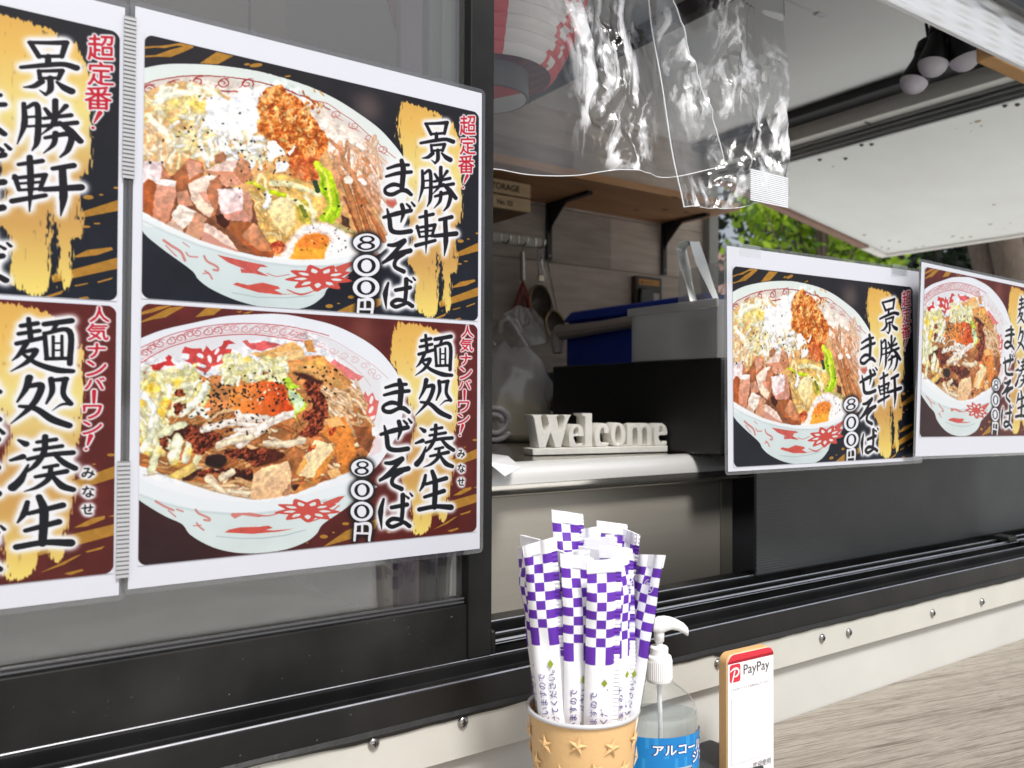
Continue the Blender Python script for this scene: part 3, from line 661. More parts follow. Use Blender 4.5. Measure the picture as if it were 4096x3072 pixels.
    for p, w in (([(740, 1000), (770, 1050), (860, 1100), (870, 1135), (830, 1130)], 22), ([(570, 965), (600, 1000), (680, 1010)], 14), ([(750, 1140), (790, 1170), (815, 1215)], 18), ([(730, 1165), (780, 1160)], 12), ([(360, 850), (430, 900), (520, 960), (560, 1040)], 26), ([(540, 870), (600, 915)], 10), ([(380, 900), (480, 1000)], 12)):
        s.stroke('B', p, w, (204, 108, 100), alpha=.75)
    flower(s, 'D', 440, 1072, 340, 135, (206, 78, 70), rot=.25)
    s.poly('D', [(600, 960), (780, 900), (790, 930), (700, 1010), (640, 1020)], (206, 90, 80)); s.stroke('D', [(480, 1180), (620, 1130), (740, 1060)], 12, RF)
    s.stroke('D', [(110, 1190), (250, 1240), (400, 1200)], [10, 22, 8], RF); s.stroke('D', [(980, 870), (1040, 820)], [8, 30], (210, 150, 140))
    # pepper
    for x, y in ((815, 790), (940, 810), (850, 1060), (1250, 990), (1060, 1095), (650, 1140), (590, 1190), (685, 1185), (765, 1230), (720, 1140), (900, 1195), (940, 1175), (1195, 1285), (1260, 1325), (1415, 1300), (1380, 1290), (1100, 1320), (810, 1350), (410, 1275), (570, 1240), (395, 1525), (270, 1525), (1525, 1560), (1450, 1610), (1640, 1615), (1280, 1390), (1740, 1520), (1360, 1580), (830, 1385), (740, 1290)):
        s.ell('A', x, y, R.uniform(10, 18), R.uniform(7, 12), PEPPER[R.integers(3)], rot=R.uniform(0, 3))
    s.specks('B', (1050, 0, 1560, 460), 36, PEPPER, (4, 9)); s.specks('B', (760, 160, 1180, 300), 8, PEPPER, (5, 9)); s.specks('D', (250, 520, 780, 800), 26, [(60, 30, 24), (110, 50, 40), (40, 30, 26)], (4, 9))
    for x, y in ((510, 150), (645, 335), (485, 402), (195, 268), (880, 322)): s.ell('D', x, y, 14, 12, (40, 44, 30))
    s.photo([(60, 395), (340, 305), (700, 340), (880, 320), (1130, 520), (1360, 720), (1420, 1000), (1330, 1225), (900, 1285), (400, 1140), (60, 985)], 'O')
    # gold plate and lettering
    goldplate(s, [('C', [(1300, 548), (1460, 596), (1560, 630), (1690, 676), (1720, 730), (1840, 790), (1850, 900), (1890, 920), (1925, 1100), (1925, 1830), (1880, 1830), (1862, 1640), (1862, 1990), (1880, 2340), (1800, 2320), (1816, 2640), (1780, 2760), (1736, 2740), (1700, 2100), (1665, 2100), (1668, 2700), (1630, 2790), (1550, 2790), (1440, 2700), (1440, 2300), (1340, 2220), (1400, 2000), (1330, 1500), (1310, 1010), (1240, 950), (1252, 700)])], 410, 1270)
    m = np.zeros((s.H, s.W), np.float32)
    for k in ('kei', 'katsu', 'ken'): brush(s, k, m)
    for k in ('ma', 'ze', 'so', 'ba'): brush(s, k, m, HIRA1[k])
    s.halo(m, 7, 6, (246, 246, 250)); s.ink(m, (30, 28, 34))
    price(s, 'D', (930, 708, 138, 92), (930, 948, 138, 112), (926, 1172, 138, 108), (838, 1290, 992, 1470))
    red_text(s, [('超', 'C', (1898, 700, 2062, 905)), ('定', 'C', (1898, 918, 2062, 1105)), ('番', 'C', (1880, 1115, 2048, 1300))], [('C', [(1975, 1325), (1940, 1402)], [34, 12]), ('C', [(1932, 1446)], [24])])
    return s.out()


def paint_two():
    s = Art(P2_QUAD, 8); R = s.rng
    full = (slice(None), slice(None))
    t = np.clip((s.PY - 1200) / 1050, 0, 1)[..., None]; l = np.clip((1300 - s.PX) / 600, 0, 1)[..., None] * t
    s.img[:] = np.array([98, 36, 34]) * (1 - t) + np.array([88, 34, 30]) * t
    s.img[:] = s.img * (1 - l) + np.array([48, 28, 32]) * l
    s.img *= .8 + .4 * fbm(s.H, s.W, 110, R)[..., None]
    for p in ([(165, 190), (350, 130), (520, 108), (480, 130), (300, 190), (160, 222)], [(160, 292), (320, 220), (480, 140), (660, 122), (430, 250), (300, 270), (160, 306)], [(765, 248), (890, 142), (1065, 152), (970, 224)], [(1220, 190), (1290, 178), (1260, 205)], [(1280, 207), (1420, 178), (1350, 212)]):
        s.poly('E', p, STREAK, noise=.12)
    for p in ([(1640, 440), (2080, 246), (2080, 340), (1700, 486)], [(1500, 870), (2080, 706), (2080, 792), (1560, 960)], [(1820, 732), (1930, 660), (2010, 640), (2010, 666), (1900, 722)], [(480, 1256), (720, 1090), (1060, 960), (1020, 1070), (800, 1165)], [(1610, 1082), (1830, 955), (1870, 940), (1760, 1020)], [(1760, 1090), (1870, 1058), (1880, 1072), (1800, 1104)], [(1890, 920), (2010, 880), (1990, 905), (1900, 930)], [(2030, 650), (2080, 630), (2080, 650)]):
        s.poly('H', p, STREAK, noise=.12)
    for x, y, a, b in ((715, 1018, 36, 16), (490, 1150, 42, 20), (590, 1108, 14, 8), (2050, 160, 25, 12), (1945, 232, 12, 5), (1160, 1105, 20, 9), (320, 1215, 10, 5)): s.ell('H', x, y, a, b, STREAK)
    for q in range(5): s.ell('G', 900 + R.normal() * 60, 290 + R.normal() * 60, 110, 80, (160, 104, 88), soft=22, alpha=.2)
    body = [(112, 640), (112, 692), (240, 780), (380, 860), (530, 930), (600, 1020), (720, 1100), (860, 1160), (1000, 1192), (1100, 1202), (1250, 1202), (1500, 1170), (1700, 1096), (1800, 1020), (1862, 930), (2050, 800), (2250, 640), (2300, 560), (1200, 500)]
    s.poly('F', body, (218, 230, 232), (220, 232, 231), noise=.04, ns=200, sm=True)
    s.poly('F', [(850, 1040), (1100, 1060), (1300, 1056), (1500, 1030), (1700, 980), (1700, 988), (1500, 1042), (1300, 1068), (1100, 1070), (850, 1048)], (180, 196, 198))
    rim = [(60, 242), (200, 190), (370, 152), (540, 118), (700, 108), (850, 108), (1000, 135), (1130, 170), (1250, 225), (1350, 290), (1420, 360), (1480, 450), (1500, 560), (1490, 700), (1430, 830), (1330, 960), (1150, 1070), (950, 1140), (760, 1180), (560, 1170), (350, 1120), (200, 1060), (60, 990)]
    s.poly('Q', rim, (234, 238, 246), (244, 246, 250), noise=.02, ns=150, sm=True)
    inner = [(60, 300), (200, 235), (400, 180), (600, 160), (760, 165), (950, 195), (1100, 245), (1220, 310), (1320, 390), (1380, 480), (1400, 600), (1380, 740), (1320, 860), (1200, 970), (1050, 1030), (880, 1080), (700, 1100), (500, 1060), (300, 1000), (60, 880)]
    s.poly('Q', inner, (226, 226, 232), (244, 242, 244), noise=.02, ns=150)
    RD = (196, 104, 108); RL = (214, 150, 152)
    s.stroke('E', [(120, 600), (300, 520), (500, 440), (750, 375), (1000, 335), (1250, 320), (1500, 325), (1800, 355), (2100, 420), (2240, 460)], 11, RD)
    s.stroke('E', [(120, 765), (400, 612), (600, 540), (900, 470), (1250, 440), (1500, 450), (1800, 490), (1950, 520)], 13, RD); s.stroke('E', [(120, 735), (400, 585), (600, 515), (900, 446), (1250, 418), (1500, 428), (1800, 468)], 6, RL)
    for i, (x, y) in enumerate(((210, 640), (290, 585), (370, 540), (490, 510), (600, 480), (700, 440), (790, 420), (900, 410), (1010, 395), (1110, 375), (1210, 375), (1320, 380), (1430, 388), (1540, 385), (1640, 395), (1740, 410), (1840, 435), (1950, 470))):
        spiral(s, 'E', x, y, 54, 1 if i % 2 else -1, RD if i < 9 else RL, 13, rot=i * 1.7)
        s.stroke('E', [(x - 60, y + 40), (x, y - 36), (x + 60, y - 45)], [4, 11, 4], RD if i < 9 else RL)
    for i, (x, y) in enumerate(((230, 270), (350, 310), (470, 370), (590, 430), (700, 480), (810, 530), (920, 590), (1000, 650), (1050, 700))): spiral(s, 'G', x, y, 46, 1 if i % 2 else -1, (216, 166, 166), 9, rot=i * 2.1, alpha=.8)
    s.stroke('G', [(0, 185), (300, 230), (600, 330), (850, 480), (1000, 580), (1160, 720)], 6, (218, 170, 170)); s.stroke('G', [(0, 290), (300, 330), (600, 460), (850, 640), (980, 800)], 6, (222, 178, 176))
    s.poly('E', [(610, 640), (650, 570), (720, 590), (830, 590), (850, 630), (890, 560), (940, 620), (1000, 590), (1060, 560), (1080, 510), (1140, 500), (1210, 540), (1130, 550), (1100, 600), (1170, 600), (1160, 680), (1100, 740), (960, 790), (880, 870), (830, 850), (720, 760), (650, 730), (700, 700), (700, 650)], (200, 58, 58), (214, 92, 88), noise=.12)
    for x, y, a, b, r in ((820, 672, 42, 26, .5), (930, 715, 22, 52, -.2), (1030, 700, 24, 46, .5), (1005, 622, 20, 40, .5), (830, 778, 56, 22, .3)): s.ell('E', x, y, a, b, (232, 230, 236), rot=r)
    s.poly('E', [(270, 775), (440, 730), (440, 690), (470, 660), (510, 680), (490, 730), (550, 772), (420, 790), (330, 850), (150, 890), (210, 800)], (202, 56, 56), noise=.1)
    s.poly('E', [(1285, 512), (1340, 500), (1370, 540), (1530, 510), (1640, 530), (1710, 560), (1500, 625), (1390, 605), (1340, 570)], (212, 96, 96), noise=.1)
    s.poly('G', [(560, 560), (600, 510), (650, 560), (750, 610), (830, 670), (905, 700), (850, 750), (760, 725), (650, 640)], (226, 128, 126), noise=.1)
    s.poly('G', [(850, 1010), (880, 940), (920, 850), (950, 905), (1000, 862), (1030, 940), (1064, 952), (1042, 1070), (1020, 1150), (950, 1192), (890, 1150)], (222, 112, 106), noise=.1)
    for x, y, r in ((920, 1000, -.2), (985, 940, .2), (980, 1040, .5), (990, 1130, .9)): s.ell('G', x, y, 18, 44, (244, 236, 236), rot=r)
    for q in range(6): s.stroke('H', [(960 + q * 22, 330 - q * 10), (1040 + q * 14, 120), (1090 + q * 6, 40)], 6, (222, 140, 138), alpha=.7)
    food = [(60, 350), (110, 280), (250, 270), (330, 300), (440, 330), (600, 260), (800, 225), (900, 190), (1000, 185), (1060, 250), (1190, 340), (1240, 440), (1280, 540), (1340, 660), (1350, 800), (1290, 920), (1180, 970), (1000, 1040), (880, 1085), (700, 1105), (500, 1065), (380, 1030), (200, 970), (60, 920)]
    s.clip = blur(s.region('Q', food), 2)
    s.poly('Q', [(60, 560), (110, 410), (250, 400), (330, 410), (440, 450), (560, 410), (720, 390), (880, 340), (1060, 330), (1170, 420), (1260, 560), (1330, 700), (1340, 820), (1280, 920), (1180, 970), (1000, 1040), (880, 1085), (700, 1105), (500, 1065), (380, 1030), (200, 970), (60, 920)], (206, 140, 80), (180, 104, 54), noise=.4, ns=34)
    # noodles all over
    s.strands('Q', (120, 640, 1280, 1080), 120, [(226, 168, 104), (238, 196, 140), (206, 138, 76), (244, 218, 180), (190, 110, 56)], (12, 20), (80, 220), -.25, .5, edge=(96, 46, 22), shade=.2)
    s.strands('G', (480, 760, 940, 1180), 40, [(238, 206, 160), (244, 222, 190), (226, 178, 124)], (22, 36), (160, 330), .75, .3, edge=(170, 104, 60))
    for p, c in (([(300, 100), (560, 0), (800, 40), (920, 120), (800, 200), (720, 260), (640, 210), (560, 130), (400, 240), (320, 200)], (64, 26, 20)), ([(760, 290), (900, 270), (960, 330), (900, 400), (760, 380)], (44, 24, 20)), ([(1000, 440), (1180, 420), (1190, 520), (1010, 540)], (58, 24, 18)), ([(560, 430), (720, 420), (560, 560), (510, 560)], (70, 36, 24)), ([(1560, 560), (1640, 560), (1600, 620)], (60, 34, 28)), ([(1180, 270), (1400, 220), (1500, 300), (1300, 380), (1200, 380)], (84, 34, 20))):
        s.poly('F', p, c, noise=.3, sm=True, soft=2)
    s.strands('F', (500, 540, 1200, 700), 34, [(236, 204, 156), (222, 176, 118), (246, 226, 192)], (20, 34), (160, 380), .12, .2, edge=(120, 70, 40))
    # bamboo
    for crop, p, c in (('E', [(1380, 650), (1560, 620), (1850, 510), (1960, 600), (1975, 700), (1720, 752), (1600, 760)], (238, 188, 112)), ('E', [(1960, 520), (2050, 488), (2070, 570), (2110, 640), (2000, 640)], (226, 160, 88)), ('E', [(1640, 640), (1960, 600), (1972, 705), (1720, 752)], (246, 208, 142)), ('G', [(100, 560), (330, 520), (700, 715), (745, 790), (680, 835), (300, 705), (140, 660)], (226, 162, 86)), ('G', [(280, 560), (500, 478), (532, 652), (400, 645)], (242, 184, 92)), ('G', [(150, 600), (300, 560), (560, 700), (720, 740), (690, 800), (400, 720)], (234, 176, 102)), ('G', [(540, 560), (660, 640), (800, 760), (760, 810), (620, 700)], (216, 150, 84))):
        s.poly(crop, p, c, np.array(c) * .9, noise=.12, ns=24)
    s.poly('G', [(150, 650), (300, 660), (500, 750), (460, 790), (300, 730)], (70, 30, 22), soft=3)
    # cabbage
    YEL = [(244, 244, 214), (250, 250, 238), (238, 238, 190), (246, 240, 200), (232, 228, 160)]
    s.strands('E', (1060, 700, 1780, 960), 110, YEL, (26, 50), (60, 150), -1.2, .7, edge=(206, 186, 90)); s.strands('E', (170, 840, 800, 1060), 90, YEL, (28, 54), (70, 180), -1.0, .8, edge=(206, 176, 80))
    s.strands('E', (130, 960, 430, 1660), 44, YEL + [(250, 224, 110)], (40, 70), (160, 360), 1.3, .5, edge=(196, 160, 60)); s.strands('E', (440, 1000, 880, 1300), 30, YEL, (34, 60), (100, 220), -.7, .5, edge=(190, 140, 60))
    for x, y, a, b in ((280, 1030, 60, 50), (570, 960, 60, 40), (170, 1190, 30, 44), (370, 1300, 50, 40), (1340, 710, 30, 30), (440, 1170, 50, 30)): s.ell('E', x, y, a, b, (246, 208, 50), soft=4, alpha=.8)
    for crop, p, w, c in (('E', [(880, 1010), (820, 1130), (700, 1230), (610, 1300)], 84, (242, 244, 226)), ('E', [(380, 1540), (500, 1475), (630, 1425)], 74, (238, 238, 204)), ('E', [(170, 1090), (260, 1180), (310, 1300), (270, 1480)], 78, (242, 246, 240)), ('E', [(340, 1350), (330, 1480)], 60, (236, 238, 214)), ('F', [(490, 130), (450, 320)], 110, (240, 240, 210)), ('F', [(620, 90), (560, 330)], 66, (244, 244, 226)), ('F', [(310, 200), (240, 420)], 76, (242, 240, 204)), ('F', [(690, 280), (630, 400)], 62, (238, 230, 190)), ('F', [(620, 400), (480, 480), (360, 560)], 80, (244, 214, 120)), ('F', [(250, 60), (160, 230)], 70, (238, 240, 214)), ('E', [(640, 1000), (690, 1010)], 80, (240, 240, 210)), ('E', [(720, 1330), (840, 1260)], 60, (246, 246, 236))):
        s.stroke(crop, p, w + 10, (176, 132, 52), alpha=.6); s.stroke(crop, p, w, c, shade=.12)
    for x, y, a, b in ((480, 360, 60, 40), (330, 250, 30, 50), (600, 250, 30, 60), (420, 520, 50, 50)): s.ell('F', x, y, a, b, (248, 206, 70), soft=5, alpha=.6)
    # chilli paste
    cm = np.zeros((s.H, s.W), np.float32)
    for crop, p in (('G', [(250, 770), (400, 740), (480, 850), (520, 960), (540, 1060), (500, 1180), (420, 1310), (300, 1330), (220, 1280), (350, 1180), (240, 1100), (380, 1000), (340, 920)]), ('E', [(510, 1200), (600, 1180), (700, 1190), (620, 1260), (610, 1340), (560, 1340)]), ('E', [(530, 1060), (600, 1040), (650, 1100), (560, 1130)]), ('E', [(650, 1460), (760, 1440), (850, 1500), (760, 1560), (880, 1600), (1000, 1540), (1060, 1600), (960, 1659), (700, 1640)]), ('F', [(640, 100), (800, 60), (920, 120), (840, 200), (700, 280), (640, 250)]), ('F', [(930, 230), (1020, 220), (1300, 220), (1380, 300), (1220, 380), (1080, 320), (960, 300)]), ('F', [(640, 440), (900, 400), (1180, 420), (1150, 460), (900, 450), (700, 490)]), ('F', [(300, 90), (400, 130), (380, 230), (320, 180)])):
        cm = np.maximum(cm, s.region(crop, p))
    e = blur(cm, 8); cm = np.clip((e + (fbm(s.H, s.W, 14, R) - .5) * 1.0 - .45) * 6, 0, 1)
    s.gravel(cm, (40, 12, 8), (112, 38, 18), (196, 96, 60), 14)
    # sprouts
    for p, w in (([(840, 1490), (1040, 1430), (1240, 1395)], 70), ([(1230, 1300), (1290, 1360), (1560, 1372)], 66), ([(1250, 1420), (1480, 1440), (1640, 1400)], 54), ([(1250, 1650), (1430, 1520), (1650, 1380), (1840, 1310)], 84), ([(1030, 1650), (1200, 1560), (1380, 1500)], 60), ([(1200, 1490), (1420, 1490)], 50)):
        s.stroke('E', p, w + 8, (186, 130, 90), alpha=.6); s.stroke('E', p, w, (242, 232, 222), shade=.1)
    for p, w in (([(770, 500), (880, 600), (985, 690)], 58), ([(870, 190), (1050, 140), (1180, 110)], 60), ([(900, 500), (1000, 440)], 60), ([(1330, 170), (1500, 180), (1680, 140)], 60), ([(980, 620), (1180, 640)], 40)):
        s.stroke('F', p, w + 6, (150, 90, 50), alpha=.6); s.stroke('F', p, w, (240, 224, 196), shade=.14)
    s.stroke('F', [(760, 690), (850, 640)], 26, (244, 220, 60))
    # yolk
    yolk = [(1130, 1150), (1180, 1040), (1300, 985), (1450, 962), (1620, 962), (1730, 1000), (1770, 1090), (1800, 1210), (1842, 1285), (1700, 1322), (1550, 1335), (1380, 1312), (1200, 1272), (1140, 1212)]
    s.poly('E', yolk, (242, 158, 66), (206, 64, 18), sm=True, soft=1, ang=(1, -.15), noise=.1, ns=60)
    s.ell('E', 1320, 1090, 120, 50, (246, 186, 110), soft=14, alpha=.5)
    for p, w in (([(1240, 1300), (1300, 1340), (1560, 1362)], 60), ([(1560, 1420), (1700, 1340), (1840, 1305)], 60)): s.stroke('E', p, w, (242, 232, 222), shade=.1)
    # leaf
    s.poly('G', [(50, 720), (140, 696), (170, 760), (245, 800), (180, 836), (110, 812)], (176, 204, 52), noise=.2)
    s.poly('G', [(106, 815), (200, 850), (280, 915), (322, 990), (290, 1040), (210, 1080), (196, 1150), (180, 1050), (150, 950)], (206, 224, 70)); s.poly('G', [(116, 830), (200, 860), (270, 925), (300, 985), (260, 1030), (205, 1060), (190, 1040), (160, 950)], (208, 228, 190), noise=.08)
    # chicken
    def fc(crop, p, c, c2=None, n=.08): s.poly(crop, p, c, c2, noise=n, ns=26)
    fc('F', [(1185, 600), (1200, 470), (1280, 408), (1530, 335), (1562, 420), (1562, 540), (1480, 640), (1472, 704), (1188, 708)], (244, 212, 168), (234, 192, 142)); fc('F', [(1562, 540), (1500, 620), (1475, 704), (1545, 695), (1560, 610)], (206, 150, 110), n=.2)
    fc('H', [(470, 90), (540, -60), (700, -80), (770, 40), (830, 280), (740, 520), (680, 512), (640, 380), (600, 200)], (228, 142, 58), (216, 130, 52), n=.22); fc('H', [(500, -60), (640, -100), (700, 0), (560, 40)], (240, 186, 112), n=.2); fc('H', [(790, 0), (960, 30), (1012, 150), (960, 290), (850, 210)], (168, 92, 46), (142, 84, 54), n=.4)
    fc('H', [(580, 198), (612, 262), (500, 480), (390, 572), (376, 540), (450, 420)], (222, 148, 62)); fc('H', [(400, 152), (562, 198), (584, 262), (432, 440), (380, 545), (188, 512), (260, 380)], (246, 224, 180), (242, 212, 166)); fc('H', [(188, 512), (260, 380), (300, 330), (320, 400), (230, 520)], (228, 170, 84))
    fc('H', [(515, 480), (600, 448), (660, 480), (672, 545), (600, 592)], (238, 190, 120)); fc('H', [(160, 700), (260, 620), (470, 540), (400, 640), (200, 720)], (206, 134, 66), n=.2)
    s.gravel(np.clip(s.region('H', [(540, 30), (620, 20), (610, 90), (550, 110)]) + s.region('H', [(340, 220), (410, 200), (390, 250), (320, 280)]), 0, 1), (130, 30, 14), (190, 70, 30), (230, 140, 70), 14)
    s.clip = None
    lip = [(60, 460), (120, 488), (250, 558), (400, 602), (600, 657), (750, 692), (1000, 717), (1200, 717), (1550, 692), (1700, 652), (1896, 590), (2050, 550), (2230, 470), (2290, 400), (2320, 440), (2230, 560), (2080, 640), (1896, 694), (1750, 734), (1500, 794), (1200, 828), (1000, 828), (700, 804), (500, 764), (300, 710), (60, 620)]
    s.poly('F', lip, (236, 242, 246), soft=1)
    s.poly('F', [(60, 620), (300, 710), (500, 764), (700, 804), (1000, 828), (1200, 828), (1500, 794), (1750, 734), (1896, 694), (1896, 712), (1750, 752), (1500, 812), (1200, 844), (1000, 844), (700, 820), (500, 778), (300, 722), (60, 634)], (196, 210, 214), soft=2)
    RF = (204, 94, 86)
    s.poly('F', [(1000, 826), (1180, 822), (1330, 850), (1250, 866), (1100, 846), (1030, 880), (990, 850)], (212, 132, 124)); s.stroke('F', [(1250, 855), (1360, 850), (1470, 820)], 10, RF)
    s.poly('F', [(930, 1008), (980, 980), (1080, 960), (1250, 955), (1350, 945), (1390, 966), (1320, 985), (1400, 990), (1580, 975), (1450, 1000), (1200, 1022)], (208, 86, 76), noise=.1)
    for p, w in (([(660, 795), (690, 830), (780, 870), (790, 895), (740, 890)], 22), ([(480, 790), (540, 812)], 16), ([(670, 920), (690, 950), (735, 985)], 18), ([(640, 945), (710, 940)], 12), ([(280, 715), (360, 760), (450, 800)], 22), ([(400, 800), (470, 860)], 14)): s.stroke('F', p, w, (204, 112, 104), alpha=.75)
    flower(s, 'H', 320, 880, 330, 120, (206, 82, 74), rot=.15)
    s.poly('H', [(480, 800), (640, 740), (710, 730), (640, 800), (520, 840)], (208, 92, 84)); s.stroke('H', [(340, 1000), (500, 940), (650, 830)], 12, RF)
    # sesame and pepper
    for q in range(90):
        x, y = 1480 + R.normal() * 190, 1070 + R.normal() * 95
        s.ell('E', x, y, R.uniform(9, 18), R.uniform(7, 12), ((28, 22, 22), (40, 30, 30), (236, 210, 180))[R.integers(3) if q % 3 else 0], rot=R.uniform(0, 3))
    for q in range(60): s.ell('E', 1040 + R.normal() * 110, 1140 + R.normal() * 110, R.uniform(9, 20), R.uniform(7, 13), PEPPER[R.integers(3)], rot=R.uniform(0, 3))
    s.specks('G', (180, 590, 700, 960), 40, PEPPER, (7, 12)); s.specks('E', (700, 1250, 1650, 1560), 34, PEPPER, (6, 13)); s.specks('H', (560, 0, 1000, 420), 6, PEPPER, (6, 12))
    s.photo([(60, 350), (330, 330), (600, 290), (900, 200), (1060, 250), (1280, 540), (1350, 800), (1180, 965), (880, 1080), (700, 1100), (380, 1025), (60, 910)], 'Q')
    goldplate(s, [('G', [(1250, 140), (1440, 160), (1600, 200), (1680, 240), (1700, 280), (1830, 310), (1850, 490), (1880, 510), (1880, 900), (1856, 1290), (1820, 1290), (1816, 1800), (1750, 2000), (1752, 2150), (1720, 2230), (1670, 2170), (1660, 2060), (1600, 2080), (1590, 2240), (1540, 2300), (1420, 2340), (1390, 2240), (1400, 2000), (1290, 1760), (1360, 1500), (1440, 1150), (1260, 640), (1190, 560), (1200, 350)])], 1290, 2140)
    m = np.zeros((s.H, s.W), np.float32)
    for k in ('men', 'dokoro', 'minato', 'sei', 'ma', 'ze', 'so', 'ba'): brush(s, k, m)
    s.halo(m, 7, 6, (246, 246, 250)); s.ink(m, (26, 28, 34))
    g = np.zeros_like(m)
    for ch, b in (('み', (1868, 260, 1948, 342)), ('な', (1872, 405, 1946, 492)), ('せ', (1868, 548, 1940, 628))): s.glyph(ch, 'H', b, g)
    g = np.clip(blur(g, 1) * 2, 0, 1); s.halo(g, 5, 3, (246, 244, 246)); s.ink(g, (26, 26, 30))
    price(s, 'H', (886, 442, 112, 88), (886, 672, 116, 102), (882, 892, 116, 102), (806, 1010, 968, 1190))
    red_text(s, [('人', 'G', (1918, 178, 2042, 300)), ('気', 'G', (1904, 312, 2034, 445)), ('ナ', 'G', (1904, 470, 2018, 585)), ('ン', 'G', (1896, 605, 2022, 730)), ('バ', 'G', (1886, 742, 2012, 835)), ('ワ', 'G', (1878, 960, 1994, 1068)), ('ン', 'G', (1872, 1085, 1994, 1192))],
             [('G', [(1946, 850), (1944, 940)], [28, 20]), ('G', [(1925, 1205), (1905, 1275)], [32, 14]), ('G', [(1896, 1308)], [22])])
    return s.out()
# ---------------------------------------------------------------- ground
g = MB(); g.add([(-200, -200, 0), (200, -200, 0), (200, 200, 0), (-200, 200, 0)], [(0, 1, 2, 3)])
tag(obj('ground', g, mat('pale_paving', (218, 217, 214), .9, var=.12, vs=3, bump=.4, bs=200)), kind='structure')

# ---------------------------------------------------------------- the van: walls, ceiling, hatch
M_BEIGE = mat('cream_paint', (200, 199, 194), .42, var=.05, vs=5, bump=.05, bs=120, rvar=.08, dust=-.0)
M_STRIP = mat('cream_strip', (196, 194, 186), .45, var=.06, vs=9, bump=.06, bs=160)
M_BLACK = mat('black_aluminium', (14, 14, 15), .34, spec=.4, var=.1, vs=30, bump=.03, bs=400, rvar=.06, dust=.35)
M_BLACK2 = mat('black_sash', (20, 20, 20), .5, var=.08, vs=40, bump=.04, bs=500, rvar=.05, spec=.22, dust=.5)
M_EDGE = mat('worn_edge', (190, 186, 180), .3, metal=.6, var=.2, vs=80)
M_RUB = mat('black_sealant', (20, 20, 20), .55, bump=.4, bs=90)
M_STEEL = mat('brushed_steel', (196, 190, 178), .2, metal=1, var=.05, vs=14, bump=.06, bs=60, stretch=(4, 1, 60), rvar=.07)
M_STEELM = mat('satin_steel', (176, 170, 159), .46, metal=.4, var=.035, vs=4, bump=.03, bs=160, stretch=(1, 1, 30), rvar=.05)
M_CHROME = mat('screw_steel', (170, 168, 166), .22, metal=1)
M_WALLIN = mat('grey_timber_wall', (176, 162, 150), .62, rgb2=(208, 194, 182), vs=5, bump=.12, bs=24, stretch=(1, 1, 7))
M_WALLD = mat('grey_timber_dark', (150, 138, 128), .62, rgb2=(184, 172, 162), vs=5, bump=.12, bs=24, stretch=(1, 1, 7))
M_CEIL = mat('ceiling_board', (246, 249, 248), .6, var=.03, vs=2)
M_DARK = mat('dark_void', (30, 31, 34), .6)
M_ALU = mat('dull_aluminium', (150, 152, 152), .34, metal=.9, var=.1, vs=20, stretch=(1, .1, 1))
M_HATCH = mat('hatch_panel', (222, 224, 220), .55, rgb2=(230, 233, 230), vs=3, bump=.05, bs=60)
M_RUST = mat('rust_marks', (158, 142, 116), .8, var=.35, vs=120)
M_WOODB = mat('weathered_brown_edge', (122, 92, 76), .7, rgb2=(150, 118, 100), vs=14, bump=.3, bs=60, stretch=(1, 6, 6))
M_WOODT = mat('tan_timber', (176, 134, 88), .6, rgb2=(196, 156, 108), vs=12, bump=.2, bs=50, stretch=(1, 8, 8))

truck = thing('food_truck', 'cream food truck with black window frame and raised white rear hatch', 'food truck', (0, .85, 0))
w = MB(); w.box(-2.2, 2.42, -.02, .0, .45, 1.206); w.box(-2.2, 2.42, -.02, .05, 2.305, 2.62); w.box(-2.2, -1.1, -.02, .03, 1.206, 2.2); w.box(1.62, 2.42, -.02, .03, 1.206, 2.2)
obj('side_wall', w, M_BEIGE, truck, bevel=.002)
w = MB(); w.box(-2.2, 2.333, 1.70, 1.74, .7, 2.56)
zz = 1.02; rows = []
bw = obj('back_wall', w, M_WALLIN, truck)
pl = MB(); ys = [1.08, 1.30, 1.52, 1.745, 1.965, 2.16, 2.38]
for i in range(len(ys) - 1):
    x = -2.2
    while x < 2.333:
        L = RNG.uniform(.9, 1.6); x1 = min(x + L, 2.333); pl.box(x + .0006, x1 - .0006, 1.688 + RNG.uniform(0, .003), 1.6995, ys[i] + .0008, ys[i + 1] - .0008, int(RNG.random() < .35)); x = x1
obj('wall_planks', pl, [M_WALLIN, M_WALLD], truck, bevel=.0012)
w = MB(); w.box(-2.24, -2.2, -.02, 1.74, .45, 2.6); obj('end_wall', w, M_WALLIN, truck)
w = MB(); w.box(-2.2, 2.42, 0.002, 1.70, .66, .7); obj('floor_pan', w, mat('floor_sheet', (200, 198, 194), .6, var=.1), truck)
w = MB(); w.box(-2.2, 2.243, .05, 1.7, 2.52, 2.56); obj('ceiling', w, M_CEIL, truck)
w = MB(); w.box(2.243, 2.33, .05, 1.7, 2.49, 2.53); obj('ceiling_dark_gap', w, M_DARK, truck, bevel=.003)  # black block in place of the shaded recess between ceiling and rear header
w = MB(); w.box(1.32, 1.36, .12, 1.69, 2.475, 2.519); obj('ceiling_rail', w, M_DARK, truck, bevel=.003)
w = MB(); w.box(2.30, 2.356, 1.66, 1.735, .7, 2.49); obj('corner_post', w, mat('grey_post', (150, 150, 146), .5), truck, bevel=.003)
w = MB(); w.box(2.332, 2.40, .05, 1.7, 2.44, 2.56); obj('rear_header', w, mat('header_paint', (222, 222, 216), .5, var=.05), truck, bevel=.003)
w = MB(); w.box(2.385, 2.396, .05, 1.7, 2.428, 2.4395); w.box(2.398, 2.43, .05, 1.7, 2.415, 2.4395); w.box(2.41, 2.424, .05, 1.7, 2.392, 2.4145); w.tube([(2.404, .05, 2.407), (2.404, 1.7, 2.407)], .007)
